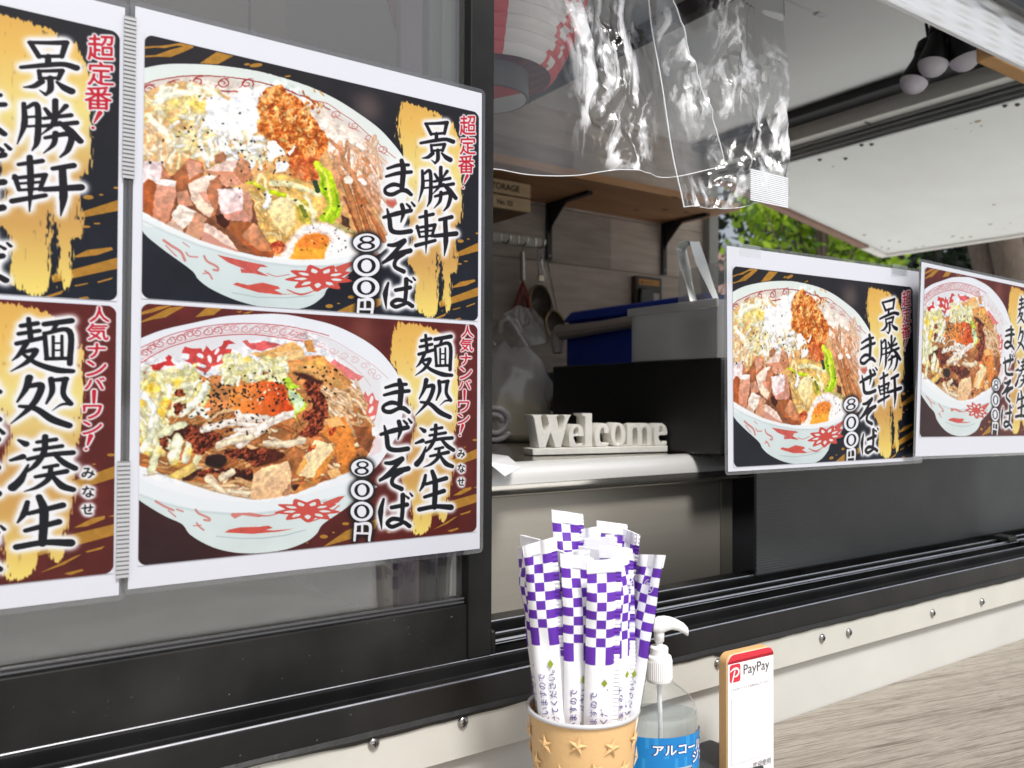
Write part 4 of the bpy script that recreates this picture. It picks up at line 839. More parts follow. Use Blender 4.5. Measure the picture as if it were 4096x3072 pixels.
obj('hatch_rail', w, M_ALU, truck, bevel=.001)
w = MB(); w.box(2.352, 2.41, 1.0, 1.006, 2.437, 2.4398)
obj('hatch_latch', w, mat('latch_metal', (70, 68, 64), .5, metal=.5), truck)
w = MB(); w.box(2.345, 2.40, .05, 1.66, .7, 1.80); obj('tailgate', w, mat('tailgate_paint', (112, 100, 94), .6, var=.15), truck, bevel=.01)
w = MB(); w.box(2.335, 2.41, .05, 1.66, 1.8005, 1.83); obj('tailgate_rim', w, mat('pale_trim', (210, 210, 208), .5), truck, bevel=.003)
# rear hatch: hinged along the rail, lifted
HX0, HZ0, HX1, HZ1 = 2.432, 2.408, 3.64, 2.217
hd = np.array([HX1 - HX0, 0, HZ1 - HZ0]); hd /= np.linalg.norm(hd); hn = np.array([-hd[2], 0, hd[0]])
def hp(u, y, h): p = np.array([HX0, y, HZ0]) + hd * u + hn * h; return p
HL = math.hypot(HX1 - HX0, HZ1 - HZ0)
w = MB(); w.hexa([hp(0, -.3, 0), hp(HL, -.3, 0), hp(HL, 1.70, 0), hp(0, 1.70, 0), hp(0, -.3, .03), hp(HL, -.3, .03), hp(HL, 1.7, .03), hp(0, 1.7, .03)])
hw_ = w
w = hw_
for k in range(70):
    u, y = RNG.uniform(.05, HL - .03), RNG.uniform(.2, 1.68)
    if k < 40: u = HL - abs(RNG.normal()) * .09 - .01
    elif k < 64: u = .08 + abs(RNG.normal()) * .05; y = RNG.uniform(.1, .8)
    r = RNG.uniform(.0015, .006); a = RNG.uniform(0, 3)
    pts = [hp(u + r * (1 + RNG.random()) * math.cos(t), y + r * 2.2 * math.sin(t + a * .3), -.0006) for t in np.linspace(0, 6.28, 8, endpoint=False)]
    w.add(pts, [tuple(range(8))[::-1]], 1)
hatch = obj('rear_hatch', w, [M_HATCH, M_RUST], truck)
w = MB(); w.hexa([hp(0, 1.702, -.012), hp(HL - .16, 1.702, -.012), hp(HL - .16, 1.745, -.012), hp(0, 1.745, -.012), hp(0, 1.702, .034), hp(HL - .16, 1.702, .034), hp(HL - .16, 1.745, .034), hp(0, 1.745, .034)])
obj('hatch_edge', w, M_WOODB, hatch, bevel=.003)
w = MB(); w.hexa([hp(HL + .002, -.3, -.01), hp(HL + .022, -.3, -.01), hp(HL + .022, 1.745, -.01), hp(HL + .002, 1.745, -.01), hp(HL + .002, -.3, .034), hp(HL + .022, -.3, .034), hp(HL + .022, 1.745, .034), hp(HL + .002, 1.745, .034)])
w.hexa([hp(HL - .155, 1.702, -.012), hp(HL, 1.702, -.012), hp(HL, 1.745, -.012), hp(HL - .155, 1.745, -.012), hp(HL - .155, 1.702, .034), hp(HL, 1.702, .034), hp(HL, 1.745, .034), hp(HL - .155, 1.745, .034)])
obj('hatch_lip', w, mat('white_trim', (224, 222, 216), .5, var=.06, vs=30), hatch, bevel=.002)
for k, (u, y) in enumerate(((.045, 1.57), (.05, 1.545), (.035, 1.09), (.05, 1.06), (.105, 1.2), (.035, .60), (.05, .57), (.11, .42), (.08, .33), (.06, 1.28))):
    w = MB(); w.lathe(hp(u, y, .001), [(.008, 0), (.008, .002), (.006, .003), (.0055, .006), (.003, .0075)], 12, axis=-hn)
    obj('hatch_bolt', w, mat('dirty_bolt', (84, 78, 66), .5, metal=.6, var=.4, vs=150), hatch)
# timber header over the opening, wrapped in clear film, and the black frame head
w = MB(); w.box(1.06, 1.62, -.0295, -.002, 2.004, 2.03); obj('timber_header', w, M_WOODT, truck, bevel=.002)
w = MB(); w.box(-1.1, 1.62, -.036, -.030, 2.0045, 2.30); obj('film_core', w, mat('white_core', (226, 228, 230), .5), truck)
w = MB()
def film(u, v):
    x = .55 + u * 1.06; z = 2.0035 + v * .085
    return (x, -.0390 - .0012 * math.sin(x * 26 + z * 130) * math.sin(z * 190 + x * 9) - .0008 * math.sin(x * 41 - z * 310), z)
w.grid(film, 260, 26); obj('film_wrap', w, clear('glare_film', fac=.22, rough=.12, bump=.25, bs=40, haze=.95, stretch=(.3, 1, 3)), truck)  # dense white haze put into the clear film as sky glare
w = MB(); w.box(-1.1, 1.62, -.055, -.0425, 2.077, 2.22); obj('frame_head', w, M_BLACK, truck, bevel=.002)
# sill: black aluminium tracks climbing inwards
SILL = [(-.030, 1.2065), (-.030, 1.2315), (-.0265, 1.2325), (-.022, 1.2275), (-.004, 1.2275), (-.004, 1.2385), (-.001, 1.2395), (.002, 1.2385), (.002, 1.2265), (.022, 1.2265), (.022, 1.2415), (.0255, 1.2425), (.029, 1.2415), (.029, 1.2275), (.040, 1.2275), (.040, 1.2435), (.043, 1.2443), (.046, 1.2435), (.046, 1.2285), (.062, 1.2285), (.062, 1.2495), (.066, 1.2505), (.088, 1.2505), (.088, 1.2065)]
w = MB(); w.prism([(-1.1, y, z) for y, z in SILL][::-1], (2.72, 0, 0)); sill = obj('window_sill', w, M_BLACK, truck, smooth=False, bevel=.0006)
w = MB()
for y, z, r in ((-.0285, 1.2322, .0011), (-.001, 1.2394, .0007), (.0255, 1.2424, .0017), (.043, 1.2442, .0011), (.0635, 1.2502, .0009), (.0205, 1.2415, .0005)): w.tube([(-1.1, y, z), (1.62, y, z)], r, 6)
obj('track_edges', w, mat('track_edge_highlight', (196, 196, 200), .22, metal=.9, var=.12, vs=60), sill)  # bright lines laid on the black sill edges as their highlights
w = MB(); w.box(1.205, 1.232, .020, .047, 1.2425, 1.252); w.box(1.236, 1.25, .0, .02, 1.2395, 1.243); obj('track_stop', w, M_RUB, sill, bevel=.002)
# ragged bead of sealant under the sill, flashing strip with screws
w = MB(); n = 300; top = []; bot = []
for i in range(n + 1):
    x = -1.1 + 2.72 * i / n
    q_ = 1 if x < .1 else .3; d = .0018 + q_ * (.0014 * math.sin(x * 19) + .0008 * math.sin(x * 47 + 1)) + .0003 * math.sin(x * 131)
    if -.21 < x < -.13 or 1.19 < x < 1.27: d += .004 + .003 * math.sin(x * 210)
    if .44 < x < .47: d += .003
    w.v += [(x, -.0305, 1.209), (x, -.0325, 1.206 - d * .4), (x, -.0300, 1.2035 - d), (x, -.0285, 1.2035 - d - .0004)]
for i in range(n):
    for j in range(3): w.f.append((i * 4 + j, i * 4 + j + 1, i * 4 + 5 + j, i * 4 + 4 + j)); w.m.append(0)
obj('sealant_bead', w, M_RUB, truck)
w = MB(); w.box(-2.2, 2.42, -.0285, -.0205, 1.1655, 1.2062); strip = obj('flashing_strip', w, M_STRIP, truck, bevel=.0012)
w = MB(); w.tube([(-.115, -.0287, 1.1985), (-.10, -.0287, 1.2005), (-.085, -.0287, 1.2005), (-.06, -.0287, 1.2012)], [.0003, .0006, .0004, .0002], 5); obj('paint_crack', w, M_RUST, strip)
for px, py in ((1494, 2971), (1851, 2887), (2870, 2653), (3287, 2552), (3394, 2530), (3729, 2452), (3926, 2407)):
    p = at(1, -.0287, px, py)
    w = MB(); w.lathe(p, [(.0052, 0), (.0052, .0008), (.0044, .0022), (.0024, .0032), (.0001, .0034)], 14, axis=(0, -1, 0))
    w.box(p[0] - .0022, p[0] + .0022, p[1] - .0040, p[1] - .0030, p[2] - .0005, p[2] + .0005, 1); w.box(p[0] - .0005, p[0] + .0005, p[1] - .0041, p[1] - .0030, p[2] - .0022, p[2] + .0022, 1)
    obj('screw', w, [M_CHROME, M_DARK], strip)

# ---------------------------------------------------------------- left sliding window
GX1 = at(1, .002, 1870, 2300)[0]; SX1 = at(1, 0, 1966, 1500)[0]
sash = thing('sliding_window', 'black framed sliding window closed behind the two large left menu posters', 'window', (-.3, .01, 1.2275))
w = MB(); w.box(-1.09, SX1, -.0005, .022, 1.2330, 1.2895); obj('bottom_rail', w, M_BLACK2, sash, bevel=.0012)
w = MB(); w.box(GX1 - .002, SX1, -.0025, .0215, 1.2400, 2.11); obj('stile', w, M_BLACK2, sash, bevel=.0012)
w = MB(); w.box(SX1 + .0003, SX1 + .007, -.0005, .016, 1.236, 1.262); obj('guide_block', w, M_BLACK2, sash, bevel=.003)
w = MB()
for z in (1.2912, 1.2945): w.tube([(-1.09, .0035, z), (GX1 - .003, .0035, z)], .0012, 8)
obj('glazing_bead', w, mat('bead_rubber', (74, 74, 76), .25, metal=.3), sash)
w = MB(); w.box(-1.09, GX1 - .0022, .0085, .0125, 1.2897, 2.11); obj('glass', w, clear('window_glass', (222, 222, 218), fac=.06, rough=.015, haze=.06), sash)  # slight haze imitates the sky reflection that greys the pane
# second sash parked behind it
sash2 = thing('sliding_window', 'inner grey-black window sash seen through the upper left glass', 'window', (-.3, .035, 1.2275))
xa = at(1, .03, 1716, 200)[0]; xb = at(1, .03, 1886, 200)[0]
w = MB(); w.box(xa, xb + .02, .030, .046, 1.2445, 2.11); obj('stile', w, mat('inner_sash', (92, 92, 92), .4, var=.06), sash2, bevel=.003)
w = MB(); w.box(xa + .012, xa + .022, .026, .0295, 1.2445, 2.11); obj('pull_groove', w, mat('inner_groove', (116, 116, 116), .4), sash2, bevel=.001)
w = MB(); w.box(-1.0, xa - .0005, .033, .046, 1.2445, 1.272); obj('bottom_rail', w, mat('inner_sash', (92, 92, 92), .4, var=.06), sash2, bevel=.003)

# ---------------------------------------------------------------- steel pass-through counter
sc_ = thing('steel_counter', 'brushed stainless steel serving counter with a rounded front edge', 'counter', (.25, .5, 1.20))
prof = [(1.0, 1.395), (.250, 1.395), (.243, 1.3946), (.2375, 1.3928), (.233, 1.3888), (.229, 1.3826), (.2262, 1.3755), (.2248, 1.3685), (.2248, 1.3620), (.2265, 1.3565), (.230, 1.3530), (.236, 1.3515), (.26, 1.351), (1.0, 1.351)]
w = MB(); w.prism([(-.9, y, z) for y, z in [(1.0, 1.395), (.2505, 1.395), (.2505, 1.3512), (1.0, 1.3512)]], (1.675, 0, 0)); obj('counter_top', w, M_STEEL, sc_, sharp=50)
w = MB(); w.prism([(-.9, y, z) for y, z in prof[1:-1]], (1.675, 0, 0)); w.m = [1 if max(w.v[i][2] for i in f) < 1.3715 and len(f) == 4 else 0 for f in w.f]; obj('rounded_edge', w, [mat('edge_highlight_steel', (244, 243, 240), .32, metal=.5, var=.03, vs=10, stretch=(1, 1, 30), coat=.3), mat('polished_edge', (226, 222, 214), .16, metal=.9, var=.05, vs=10, stretch=(1, 1, 30), bump=.05, bs=30)], sc_, sharp=50)  # upper half paler and softer, a painted-in white highlight band; lower half mirrors
w = MB(); fp = prof[2:12]; w.prism([(.7752, y + .004, z - .001) for y, z in fp], (.046, 0, 0)); obj('edge_cap', w, M_STEEL, sc_, bevel=.004, seg=3)
w = MB(); w.box(-.9, .780, .245, .250, 1.13, 1.3508); obj('front_panel', w, M_STEELM, sc_, bevel=.001)
xr = at(1, .2425, 2885, 2100)[0]
w = MB(); w.box(xr, .781, .2425, .2445, 1.13, 1.3508); obj('panel_edge', w, mat('panel_flange', (150, 146, 134), .45, metal=.6), sc_, bevel=.0006)
w = MB(); w.box(-.9, 1.55, .255, .98, .9, 1.349); obj('under_counter_dark', w, M_DARK, sc_)  # dark block added to blacken the gap where the interior is only unlit
# ---------------------------------------------------------------- black corrugated plastic board in the right of the opening
xl = at(1, .055, 3032, 2100)[0]
bd = MB(); nz = 46; z0, z1 = 1.2507, 1.405
for i in range(nz):
    a, b = z0 + (z1 - z0) * i / nz, z0 + (z1 - z0) * (i + 1) / nz
    bd.box(xl + (.0006 if i % 2 else 0), 1.60, .0575, .0615, a + .00003, b - .00003)
bd.box(xl + .001, 1.60, .0585, .0605, z0, z1)
tag(obj('corrugated_board', bd, mat('black_corrugated_plastic', (38, 41, 43), .42, var=.05, vs=8, rvar=.05), bevel=.00012, seg=1), 'black corrugated plastic board closing the lower right of the window', 'plastic board')

# ---------------------------------------------------------------- shelf, brackets, hook rail
shelf = thing('wall_shelf', 'knotty wooden shelf on black brackets under the van ceiling', 'shelf', (1.2, 1.5, 2.17))
M_SHELF = mat('pine_shelf', (186, 132, 88), .55, rgb2=(214, 166, 120), vs=3.2, bump=.12, bs=20, stretch=(1, 7, 7))
w = MB(); w.box(-.4, 2.13, 1.36, 1.6995, 2.17, 2.195)
for px, py in ((2545, 840), (2660, 838), (2700, 790), (2745, 850), (2600, 902), (2480, 960)):
    p = at(2, 2.1694, px, py)
    w.add([(p[0] + .016 * math.cos(t), p[1] + .007 * math.sin(t), p[2]) for t in np.linspace(0, 6.28, 12, endpoint=False)], [tuple(range(12))[::-1]], 1)
obj('board', w, [M_SHELF, mat('knot', (96, 60, 38), .6)], shelf, smooth=False)
for px in (2190, 2650):
    p = at(1, 1.69, px, 840); x = p[0]
    w = MB(); w.box(x - .011, x + .011, 1.676, 1.6875, 1.968, 2.1692); w.box(x - .011, x + .011, 1.455, 1.676, 2.158, 2.1692); w.prism([(x - .003, 1.6755, 2.06), (x - .003, 1.6755, 2.1575), (x - .003, 1.58, 2.1575), (x - .003, 1.60, 2.145), (x - .003, 1.662, 2.09)], (.006, 0, 0))
    br = obj('bracket', w, mat('bracket_black', (22, 22, 24), .45), shelf, bevel=.001)
    for z in (1.985, 2.10):
        w = MB(); w.lathe((x, 1.6758, z), [(.004, 0), (.003, .002), (.0004, .0026)], 8, axis=(0, -1, 0)); obj('screw', w, M_CHROME, br)
hr = thing('hook_rail', 'white wall rail with small metal hooks below the shelf', 'hook rail', (1.2, 1.68, 2.03))
xe = at(1, 1.68, 2166, 980)[0]; zc = at(1, 1.68, 2100, 965)[2]
w = MB(); w.box(.75, xe, 1.676, 1.6872, zc - .018, zc + .018); obj('rail_board', w, mat('white_rail', (206, 200, 190), .5), hr, bevel=.006, seg=3)
for px in (2008, 2078, 2146):
    x = at(1, 1.67, px, 960)[0]; w = MB(); w.box(x - .004, x + .004, 1.673, 1.6758, zc - .016, zc + .014)
    w.tube([(x + .004, 1.673, zc - .014), (x + .006, 1.655, zc - .022), (x + .012, 1.640, zc - .012), (x + .013, 1.638, zc + .004)], .0035, 8); obj('hook', w, M_CHROME, hr)

# crate with stencilled slats
cx = at(1, 1.47, 2122, 780)[0]; zt0, zt1 = at(1, 1.47, 2060, 728)[2], at(1, 1.47, 2060, 782)[2]; zb0, zb1 = at(1, 1.47, 2060, 790)[2], at(1, 1.47, 2060, 840)[2]
crate = thing('wooden_crate', 'small pale wooden slatted crate stencilled STORAGE hanging under the shelf', 'crate', (cx - .2, 1.57, zb1))
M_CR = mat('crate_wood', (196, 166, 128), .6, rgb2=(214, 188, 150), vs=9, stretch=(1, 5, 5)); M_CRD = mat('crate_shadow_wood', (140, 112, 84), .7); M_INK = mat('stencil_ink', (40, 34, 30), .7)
for za, zb, tx, sz, xo in ((zt1, zt0, 'STORAGE', .027, -.043), (zb1, zb0, 'No. 02', .021, -.068)):
    w = MB(); w.box(cx - .42, cx, 1.47, 1.482, za, zb); w.text(tx, lambda a, b: (a, 1.4693, b), sz, 1, fat=.03, x=cx + xo, y=za + (zb - za) * .28, ax='r'); obj('slat', w, [M_CR, M_INK], crate, bevel=0)
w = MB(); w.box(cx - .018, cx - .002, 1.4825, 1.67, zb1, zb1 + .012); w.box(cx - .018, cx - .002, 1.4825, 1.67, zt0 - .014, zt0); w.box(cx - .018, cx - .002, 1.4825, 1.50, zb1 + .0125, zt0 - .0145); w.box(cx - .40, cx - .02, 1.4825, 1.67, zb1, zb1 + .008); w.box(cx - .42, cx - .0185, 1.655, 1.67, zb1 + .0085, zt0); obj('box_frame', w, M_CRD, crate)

# whisk and strainers
M_RED = mat('red_silicone', (150, 40, 36), .45)
p = at(1, 1.645, 2089, 1010); q = at(1, 1.645, 2091, 1122)
wh = thing('whisk', 'balloon whisk with red wires and steel handle hanging from the hook rail', 'whisk', tuple(q))
w = MB(); w.tube([p, q], .0085, 12); w.tube([p + [0, 0, .0], p + [.004, 0, .014], p + [0, 0, .026], p + [-.004, 0, .014], p], .0018, 6); obj('handle', w, M_CHROME, wh)
w = MB()
for k in range(5):
    a = k * math.pi / 5; c, s = math.cos(a) * .035, math.sin(a) * .035
    w.tube([q + [0, 0, .002], q + [c * .5, s * .5, -.05], q + [c, s, -.11], q + [c * .7, s * .7, -.145], q + [0, 0, -.16], q + [-c * .7, -s * .7, -.145], q + [-c, -s, -.11], q + [-c * .5, -s * .5, -.05], q + [0, 0, .002]], .002, 6)
obj('wires', w, M_RED, wh)
def strainer(label, top, ring, rx, rz, ferr, tilt):
    t = thing('strainer', label, 'strainer', tuple(ring), 'strainers hanging on the back wall')
    R_ = [ring + np.array([rx * math.cos(a), tilt * math.sin(a) * rz, rz * math.sin(a)]) for a in np.linspace(0, 2 * math.pi, 25)]
    w = MB(); w.tube(R_, .0045, 8); obj('rim', w, mat('brass_rim', (150, 132, 104), .3, metal=.9), t)
    w = MB(); w.grid(lambda u, v: ring + np.array([rx * (1 - v * .999) ** .5 * math.cos(6.2832 * u), .05 * v + tilt * (1 - v) ** .5 * rz * math.sin(6.2832 * u), rz * (1 - v * .999) ** .5 * math.sin(6.2832 * u)]), 24, 8); obj('mesh_bowl', w, mat('wire_mesh', (112, 104, 96), .5, metal=.5, var=.2, vs=400), t)
    e = ring + np.array([0, 0, rz]); w = MB(); w.tube([e + [-.007, 0, 0], top + [-.012, 0, 0], top + [0, 0, .01], top + [.012, 0, 0], e + [.007, 0, 0]], .0022, 6); obj('handle', w, M_CHROME, t)
    if ferr: w = MB(); w.box(e[0] - .012, e[0] + .012, e[1] - .005, e[1] + .005, e[2] + .012, e[2] + .034); obj('ferrule', w, mat('ferrule', (214, 204, 180), .3, metal=.7), t, bevel=.002)
strainer('round wire strainer with bright ferrule nearer the whisk', at(1, 1.64, 2160, 1000), at(1, 1.64, 2163, 1208), .047, .058, True, .1)
strainer('smaller dark strainer hanging lower beside the blue cooler box', at(1, 1.62, 2176, 1040), at(1, 1.62, 2222, 1300), .042, .05, False, .25)

# breaker box on the wall
a = at(1, 1.66, 2545, 1100); b = at(1, 1.66, 2650, 1260)
pw = thing('breaker_box', 'dark wall box with an orange warning label and black handle', 'electrical box', ((a[0] + b[0]) / 2, 1.66, b[2]))
w = MB(); w.box(a[0], b[0], 1.662, 1.687, b[2], a[2]); obj('housing', w, mat('box_grey', (66, 60, 54), .5, var=.1), pw, bevel=.004)
l0, l1 = at(1, 1.66, 2557, 1114), at(1, 1.66, 2638, 1146)
w = MB(); w.box(l0[0], l1[0], 1.6605, 1.6616, l1[2], l0[2]); hgt = l0[2] - l1[2]
w.add([(l0[0] + .006, 1.6600, l1[2] + .005), (l0[0] + .006 + hgt * .62, 1.6600, l1[2] + .005), (l0[0] + .006 + hgt * .31, 1.6600, l0[2] - .005)], [(0, 1, 2)], 1)
for k in range(4): w.box(l0[0] + hgt * 1.0 + k * .014, l0[0] + hgt * 1.0 + k * .014 + .009, 1.6598, 1.6604, l1[2] + .009, l0[2] - .010, 1)
obj('warning_label', w, [mat('orange_label', (204, 138, 42), .5), M_INK], pw)
h0, h1 = at(1, 1.655, 2556, 1150), at(1, 1.655, 2610, 1200)
w = MB(); w.box(h0[0], h1[0], 1.645, 1.6605, h1[2] - .02, h0[2]); obj('handle', w, mat('gloss_black', (12, 12, 13), .2), pw, bevel=.006)
h0, h1 = at(1, 1.655, 2614, 1172), at(1, 1.655, 2640, 1215)
w = MB(); w.box(h0[0], h1[0], 1.6585, 1.6612, h1[2], h0[2]); obj('sticker', w, mat('pale_sticker', (190, 180, 176), .5), pw)

# black cabinet, translucent tub, paper, tongs, cooler
XC = .68
y0, y1 = .175, .583; zt = 1.539
w = MB(); w.box(XC, 1.2, y0, y1, 1.3958, zt); tag(obj('black_box', w, mat('matte_black_box', (14, 14, 16), .5, var=.1), bevel=.003), 'large matte black box behind the Welcome sign on the steel counter', 'box')
M_TUB = clear('frosted_plastic', (222, 222, 220), fac=.02, rough=.25, haze=.46)
t0 = at(0, XC, 2538, 1458); t1 = at(0, XC, 2535, 1240)
tub = thing('storage_tub', 'frosted clear plastic tub with a printed sheet inside, on the black box', 'plastic tub', (XC + .15, (t0[1] + y0) / 2, zt + .001))
w = MB(); ya, yb, z0, z1 = y0 + .004, t0[1], zt + .0006, t1[2]
w.box(XC - .006, XC - .003, ya, yb, z0, z1); w.box(XC + .30, XC + .303, ya, yb, z0, z1); w.box(XC - .003, XC + .30, yb - .003, yb, z0, z1); w.box(XC - .003, XC + .30, ya, ya + .003, z0, z1); w.box(XC - .003, XC + .30, ya + .003, yb - .003, z0, z0 + .003)
obj('tub_body', w, M_TUB, tub)
w = MB(); w.box(XC - .011, XC - .006, ya - .004, yb + .006, z1 - .012, z1 + .001); w.box(XC - .0062, XC + .305, yb, yb + .005, z1 - .012, z1 + .001); obj('tub_rim', w, clear('frosted_rim', (226, 226, 224), fac=.05, rough=.2, haze=.7), tub, bevel=.001)
pp = MB(); s0 = at(0, XC + .004, 2752, 1255); s1 = at(0, XC + .004, 2900, 1450)
pp.add([(XC + .004, s0[1], s0[2] - .002), (XC + .004, ya + .006, s0[2] - .002), (XC + .004, ya + .006, z0 + .006), (XC + .004, s0[1] + .001, z0 + .006)], [(0, 1, 2, 3)])
for r in range(9):
    zz = s0[2] - .014 - r * .0085
    if zz < z0 + .012: break
    yy = s0[1] - .008
    while yy > ya + .014:
        L = RNG.uniform(.004, .012); pp.add([(XC + .0034, yy, zz + .0018), (XC + .0034, yy - L, zz + .0018), (XC + .0034, yy - L, zz - .0018), (XC + .0034, yy, zz - .0018)], [(0, 1, 2, 3)], 1); yy -= L + RNG.uniform(.001, .004)
tag(obj('printed_sheet', pp, [mat('copy_paper', (226, 220, 220), .7), mat('grey_print', (120, 116, 118), .7)], smooth=False), 'closely printed white paper sheet standing inside the frosted tub', 'paper')
bagm = clear('embossed_bag', (230, 230, 230), fac=.05, rough=.12, bump=.6, bs=90, haze=.34)
b0 = at(0, XC + .05, 2716, 1085); b1 = at(0, XC + .05, 2900, 1062)
w = MB(); w.grid(lambda u, v: (XC + .05 + .03 * math.sin(math.pi * u) * math.sin(math.pi * (.3 + .6 * v)) * .5, (b0[1] - .012 * v * 0) * (1 - u) + (ya + .012) * u + .006 * (1 - v) * (1 - u), (zt + .02) * (1 - v) + (b0[2] * (1 - u) + (b1[2] + .012) * u) * v), 20, 16)
w.text('21.10.26', lambda a, b: (XC + .048, b0[1] - .052 - a, b0[2] - .062 + b), .0125, 1, fat=.01)
tag(obj('ingredient_bag', w, [bagm, mat('date_ink', (60, 58, 60), .6)]), 'clear embossed bag with a printed date standing in the frosted tub', 'bag')
ta = [dep(1.28, px, py) for px, py in ((2738, 1000), (2716, 992), (2745, 1080), (2772, 1225))]; tb = [dep(1.26, px, py) for px, py in ((2762, 962), (2786, 972), (2812, 1060), (2868, 1205))]
tg = thing('tongs', 'steel kitchen tongs standing open in the frosted tub', 'tongs', tuple(ta[3]))
def blade(path, wd_, th=.0012):
    w = MB(); k = len(path); d = RT * 1.0
    for i, pnt in enumerate(path):
        ww = wd_[i] / 2; n_ = FW * th
        w.v += [tuple(pnt - d * ww), tuple(pnt + d * ww), tuple(pnt + d * ww + n_), tuple(pnt - d * ww + n_)]
    for i in range(k - 1):
        for j in range(4): w.f.append((i * 4 + j, i * 4 + (j + 1) % 4, i * 4 + 4 + (j + 1) % 4, i * 4 + 4 + j)); w.m.append(0)
    w.f += [(3, 2, 1, 0), (k * 4 - 4, k * 4 - 3, k * 4 - 2, k * 4 - 1)]; w.m += [0, 0]; return w
M_TONG = mat('tong_steel', (196, 198, 196), .24, metal=1)
obj('arm', blade([dep(1.30, 2724, 990), dep(1.295, 2738, 1060), dep(1.285, 2756, 1130), dep(1.27, 2778, 1222)], [.016, .017, .011, .010]), M_TONG, tg)
obj('arm', blade([dep(1.26, 2778, 966), dep(1.255, 2805, 1050), dep(1.25, 2832, 1120), dep(1.24, 2868, 1206)], [.015, .017, .012, .008]), M_TONG, tg)
w = MB(); ar = [dep(1.30, 2724, 988), dep(1.29, 2732, 974), dep(1.275, 2752, 962), dep(1.26, 2774, 964)]
w.grid(lambda u, v: ar[min(3, int(u * 3.0001))] * (1 - (u * 3 - min(3, int(u * 3.0001)))) + ar[min(3, int(u * 3.0001) + 1)] * (u * 3 - min(3, int(u * 3.0001))) + RT * (v - .5) * .016 + DN * v * .004, 3, 1); obj('spring_bow', w, M_TONG, tg)

M_BLUE = mat('blue_plastic', (36, 66, 176), .38, var=.05); M_GREYP = mat('grey_plastic', (178, 168, 160), .5)
XB = 1.0
c0 = at(0, XB, 2262, 1310); c1 = at(0, XB, 2289, 1248); c2 = at(0, XB, 2570, 1202); c3 = at(0, XB, 2262, 1340)
co = thing('cool_box', 'deep blue plastic cool box with a long grey handle at the back of the van', 'cool box', (XB + .2, .75, 1.14))
w = MB(); w.box(XB, XB + .45, .50, c0[1], 1.14, c0[2] + .012); obj('body', w, M_BLUE, co, bevel=.008)
w = MB(); w.prism([(XB - .006, .49, c0[2] + .0125), (XB - .006, c0[1] + .012, c0[2] + .0125), (XB - .006, c1[1], c1[2]), (XB - .006, .49, c1[2] + .002)], (.46, 0, 0)); obj('lid', w, M_BLUE, co, bevel=.006)
h = [at(0, XB - .02, 2236, 1330), at(0, XB - .02, 2300, 1324), at(0, XB - .02, 2420, 1306), at(0, XB - .02, 2540, 1285), at(0, XB - .02, 2600, 1272)]
w = MB(); w.tube(h, [.02, .017, .014, .014, .014], 10); obj('handle', w, M_GREYP, co)
w = MB(); e = h[0]; w.tube([e, e + [-.004, .004, -.02], e + [-.004, .0, -.05]], [.02, .017, .012], 10); obj('handle_pivot', w, M_GREYP, co)

# carrier bag, clear bag, towels, paper packet
def blob(c, rx, ry, h, fn, nu=48, nv=26):
    w = MB(); w.grid(lambda u, v: fn(c, rx, ry, h, u, v), nu, nv); return w
def bagfn(c, rx, ry, h, u, v):
    a = 6.2832 * u; prof = np.interp(v, [0, .06, .3, .6, .8, .92, 1], [.82, .98, 1.0, .97, .82, .52, .26])
    r = 1 + .05 * math.sin(a * 5 + 6 * v) + .035 * math.sin(a * 11 - 9 * v) * v + .03 * math.sin(a * 3 + 17 * v)
    return (c[0] + rx * prof * r * math.cos(a), c[1] + ry * prof * r * math.sin(a), c[2] + h * v + .008 * math.sin(a * 4) * v)
bc = dep(1.66, 2075, 1450); bz = 1.3962
bag = thing('carrier_bag', 'translucent white carrier bag of food standing behind the rolled towels', 'plastic bag', (bc[0], bc[1], bz))
M_BAG = clear('thin_poly_bag', (232, 226, 214), fac=.03, rough=.22, bump=.5, bs=26, haze=.58)
obj('bag_skin', blob((bc[0] - .02, bc[1], bz), .088, .075, .19, bagfn), M_BAG, bag)
w = MB(); q = [dep(1.66, px, py) for px, py in ((2000, 1330), (2006, 1290), (2035, 1272), (2066, 1286), (2080, 1310), (2086, 1330))]
w.tube(q, [.006, .005, .005, .005, .005, .006], 6); obj('bag_handle', w, mat('bag_white', (206, 198, 192), .5), bag)
w = MB(); w.grid(lambda u, v: dep(1.64 + .03 * math.sin(u * 7 + v * 3), 1950 + 235 * u - 30 * v * (u - .5), 1400 - 30 * u * u - (165 * math.sin(math.pi * (.12 + .72 * u)) ** .7) * v + 5 * math.sin(u * 21) * v), 40, 14); obj('bag_top', w, clear('bag_film', (226, 224, 220), fac=.04, rough=.15, bump=.6, bs=40, haze=.22), bag)
w = blob((bc[0] - .02, bc[1], bz + .002), .075, .064, .085, bagfn); tag(obj('cabbage_heap', w, mat('yellow_cabbage', (214, 190, 96), .7, rgb2=(236, 224, 164), vs=60, bump=.8, bs=80)), 'heap of pale yellow shredded vegetables inside the carrier bag', 'vegetables')
nb = dep(1.72, 2330, 1430)
nbag = thing('noodle_bag', 'small clear bag of dry goods between carrier bag and blue cool box', 'plastic bag', (nb[0], nb[1], bz))
obj('bag_skin', blob((nb[0], nb[1], bz), .058, .04, .125, bagfn), clear('clear_bag', (210, 210, 214), fac=.06, rough=.1, bump=.8, bs=40, haze=.16), nbag)
w = MB()
for k in range(26): c = nb + [RNG.normal() * .02, RNG.normal() * .012, 0]; w.tube([(c[0], c[1], bz + .003), (c[0] + RNG.normal() * .012, c[1] + RNG.normal() * .01, bz + .05 + RNG.random() * .05)], .002, 5)
obj('contents', w, mat('dry_noodle', (176, 140, 112), .6), nbag)
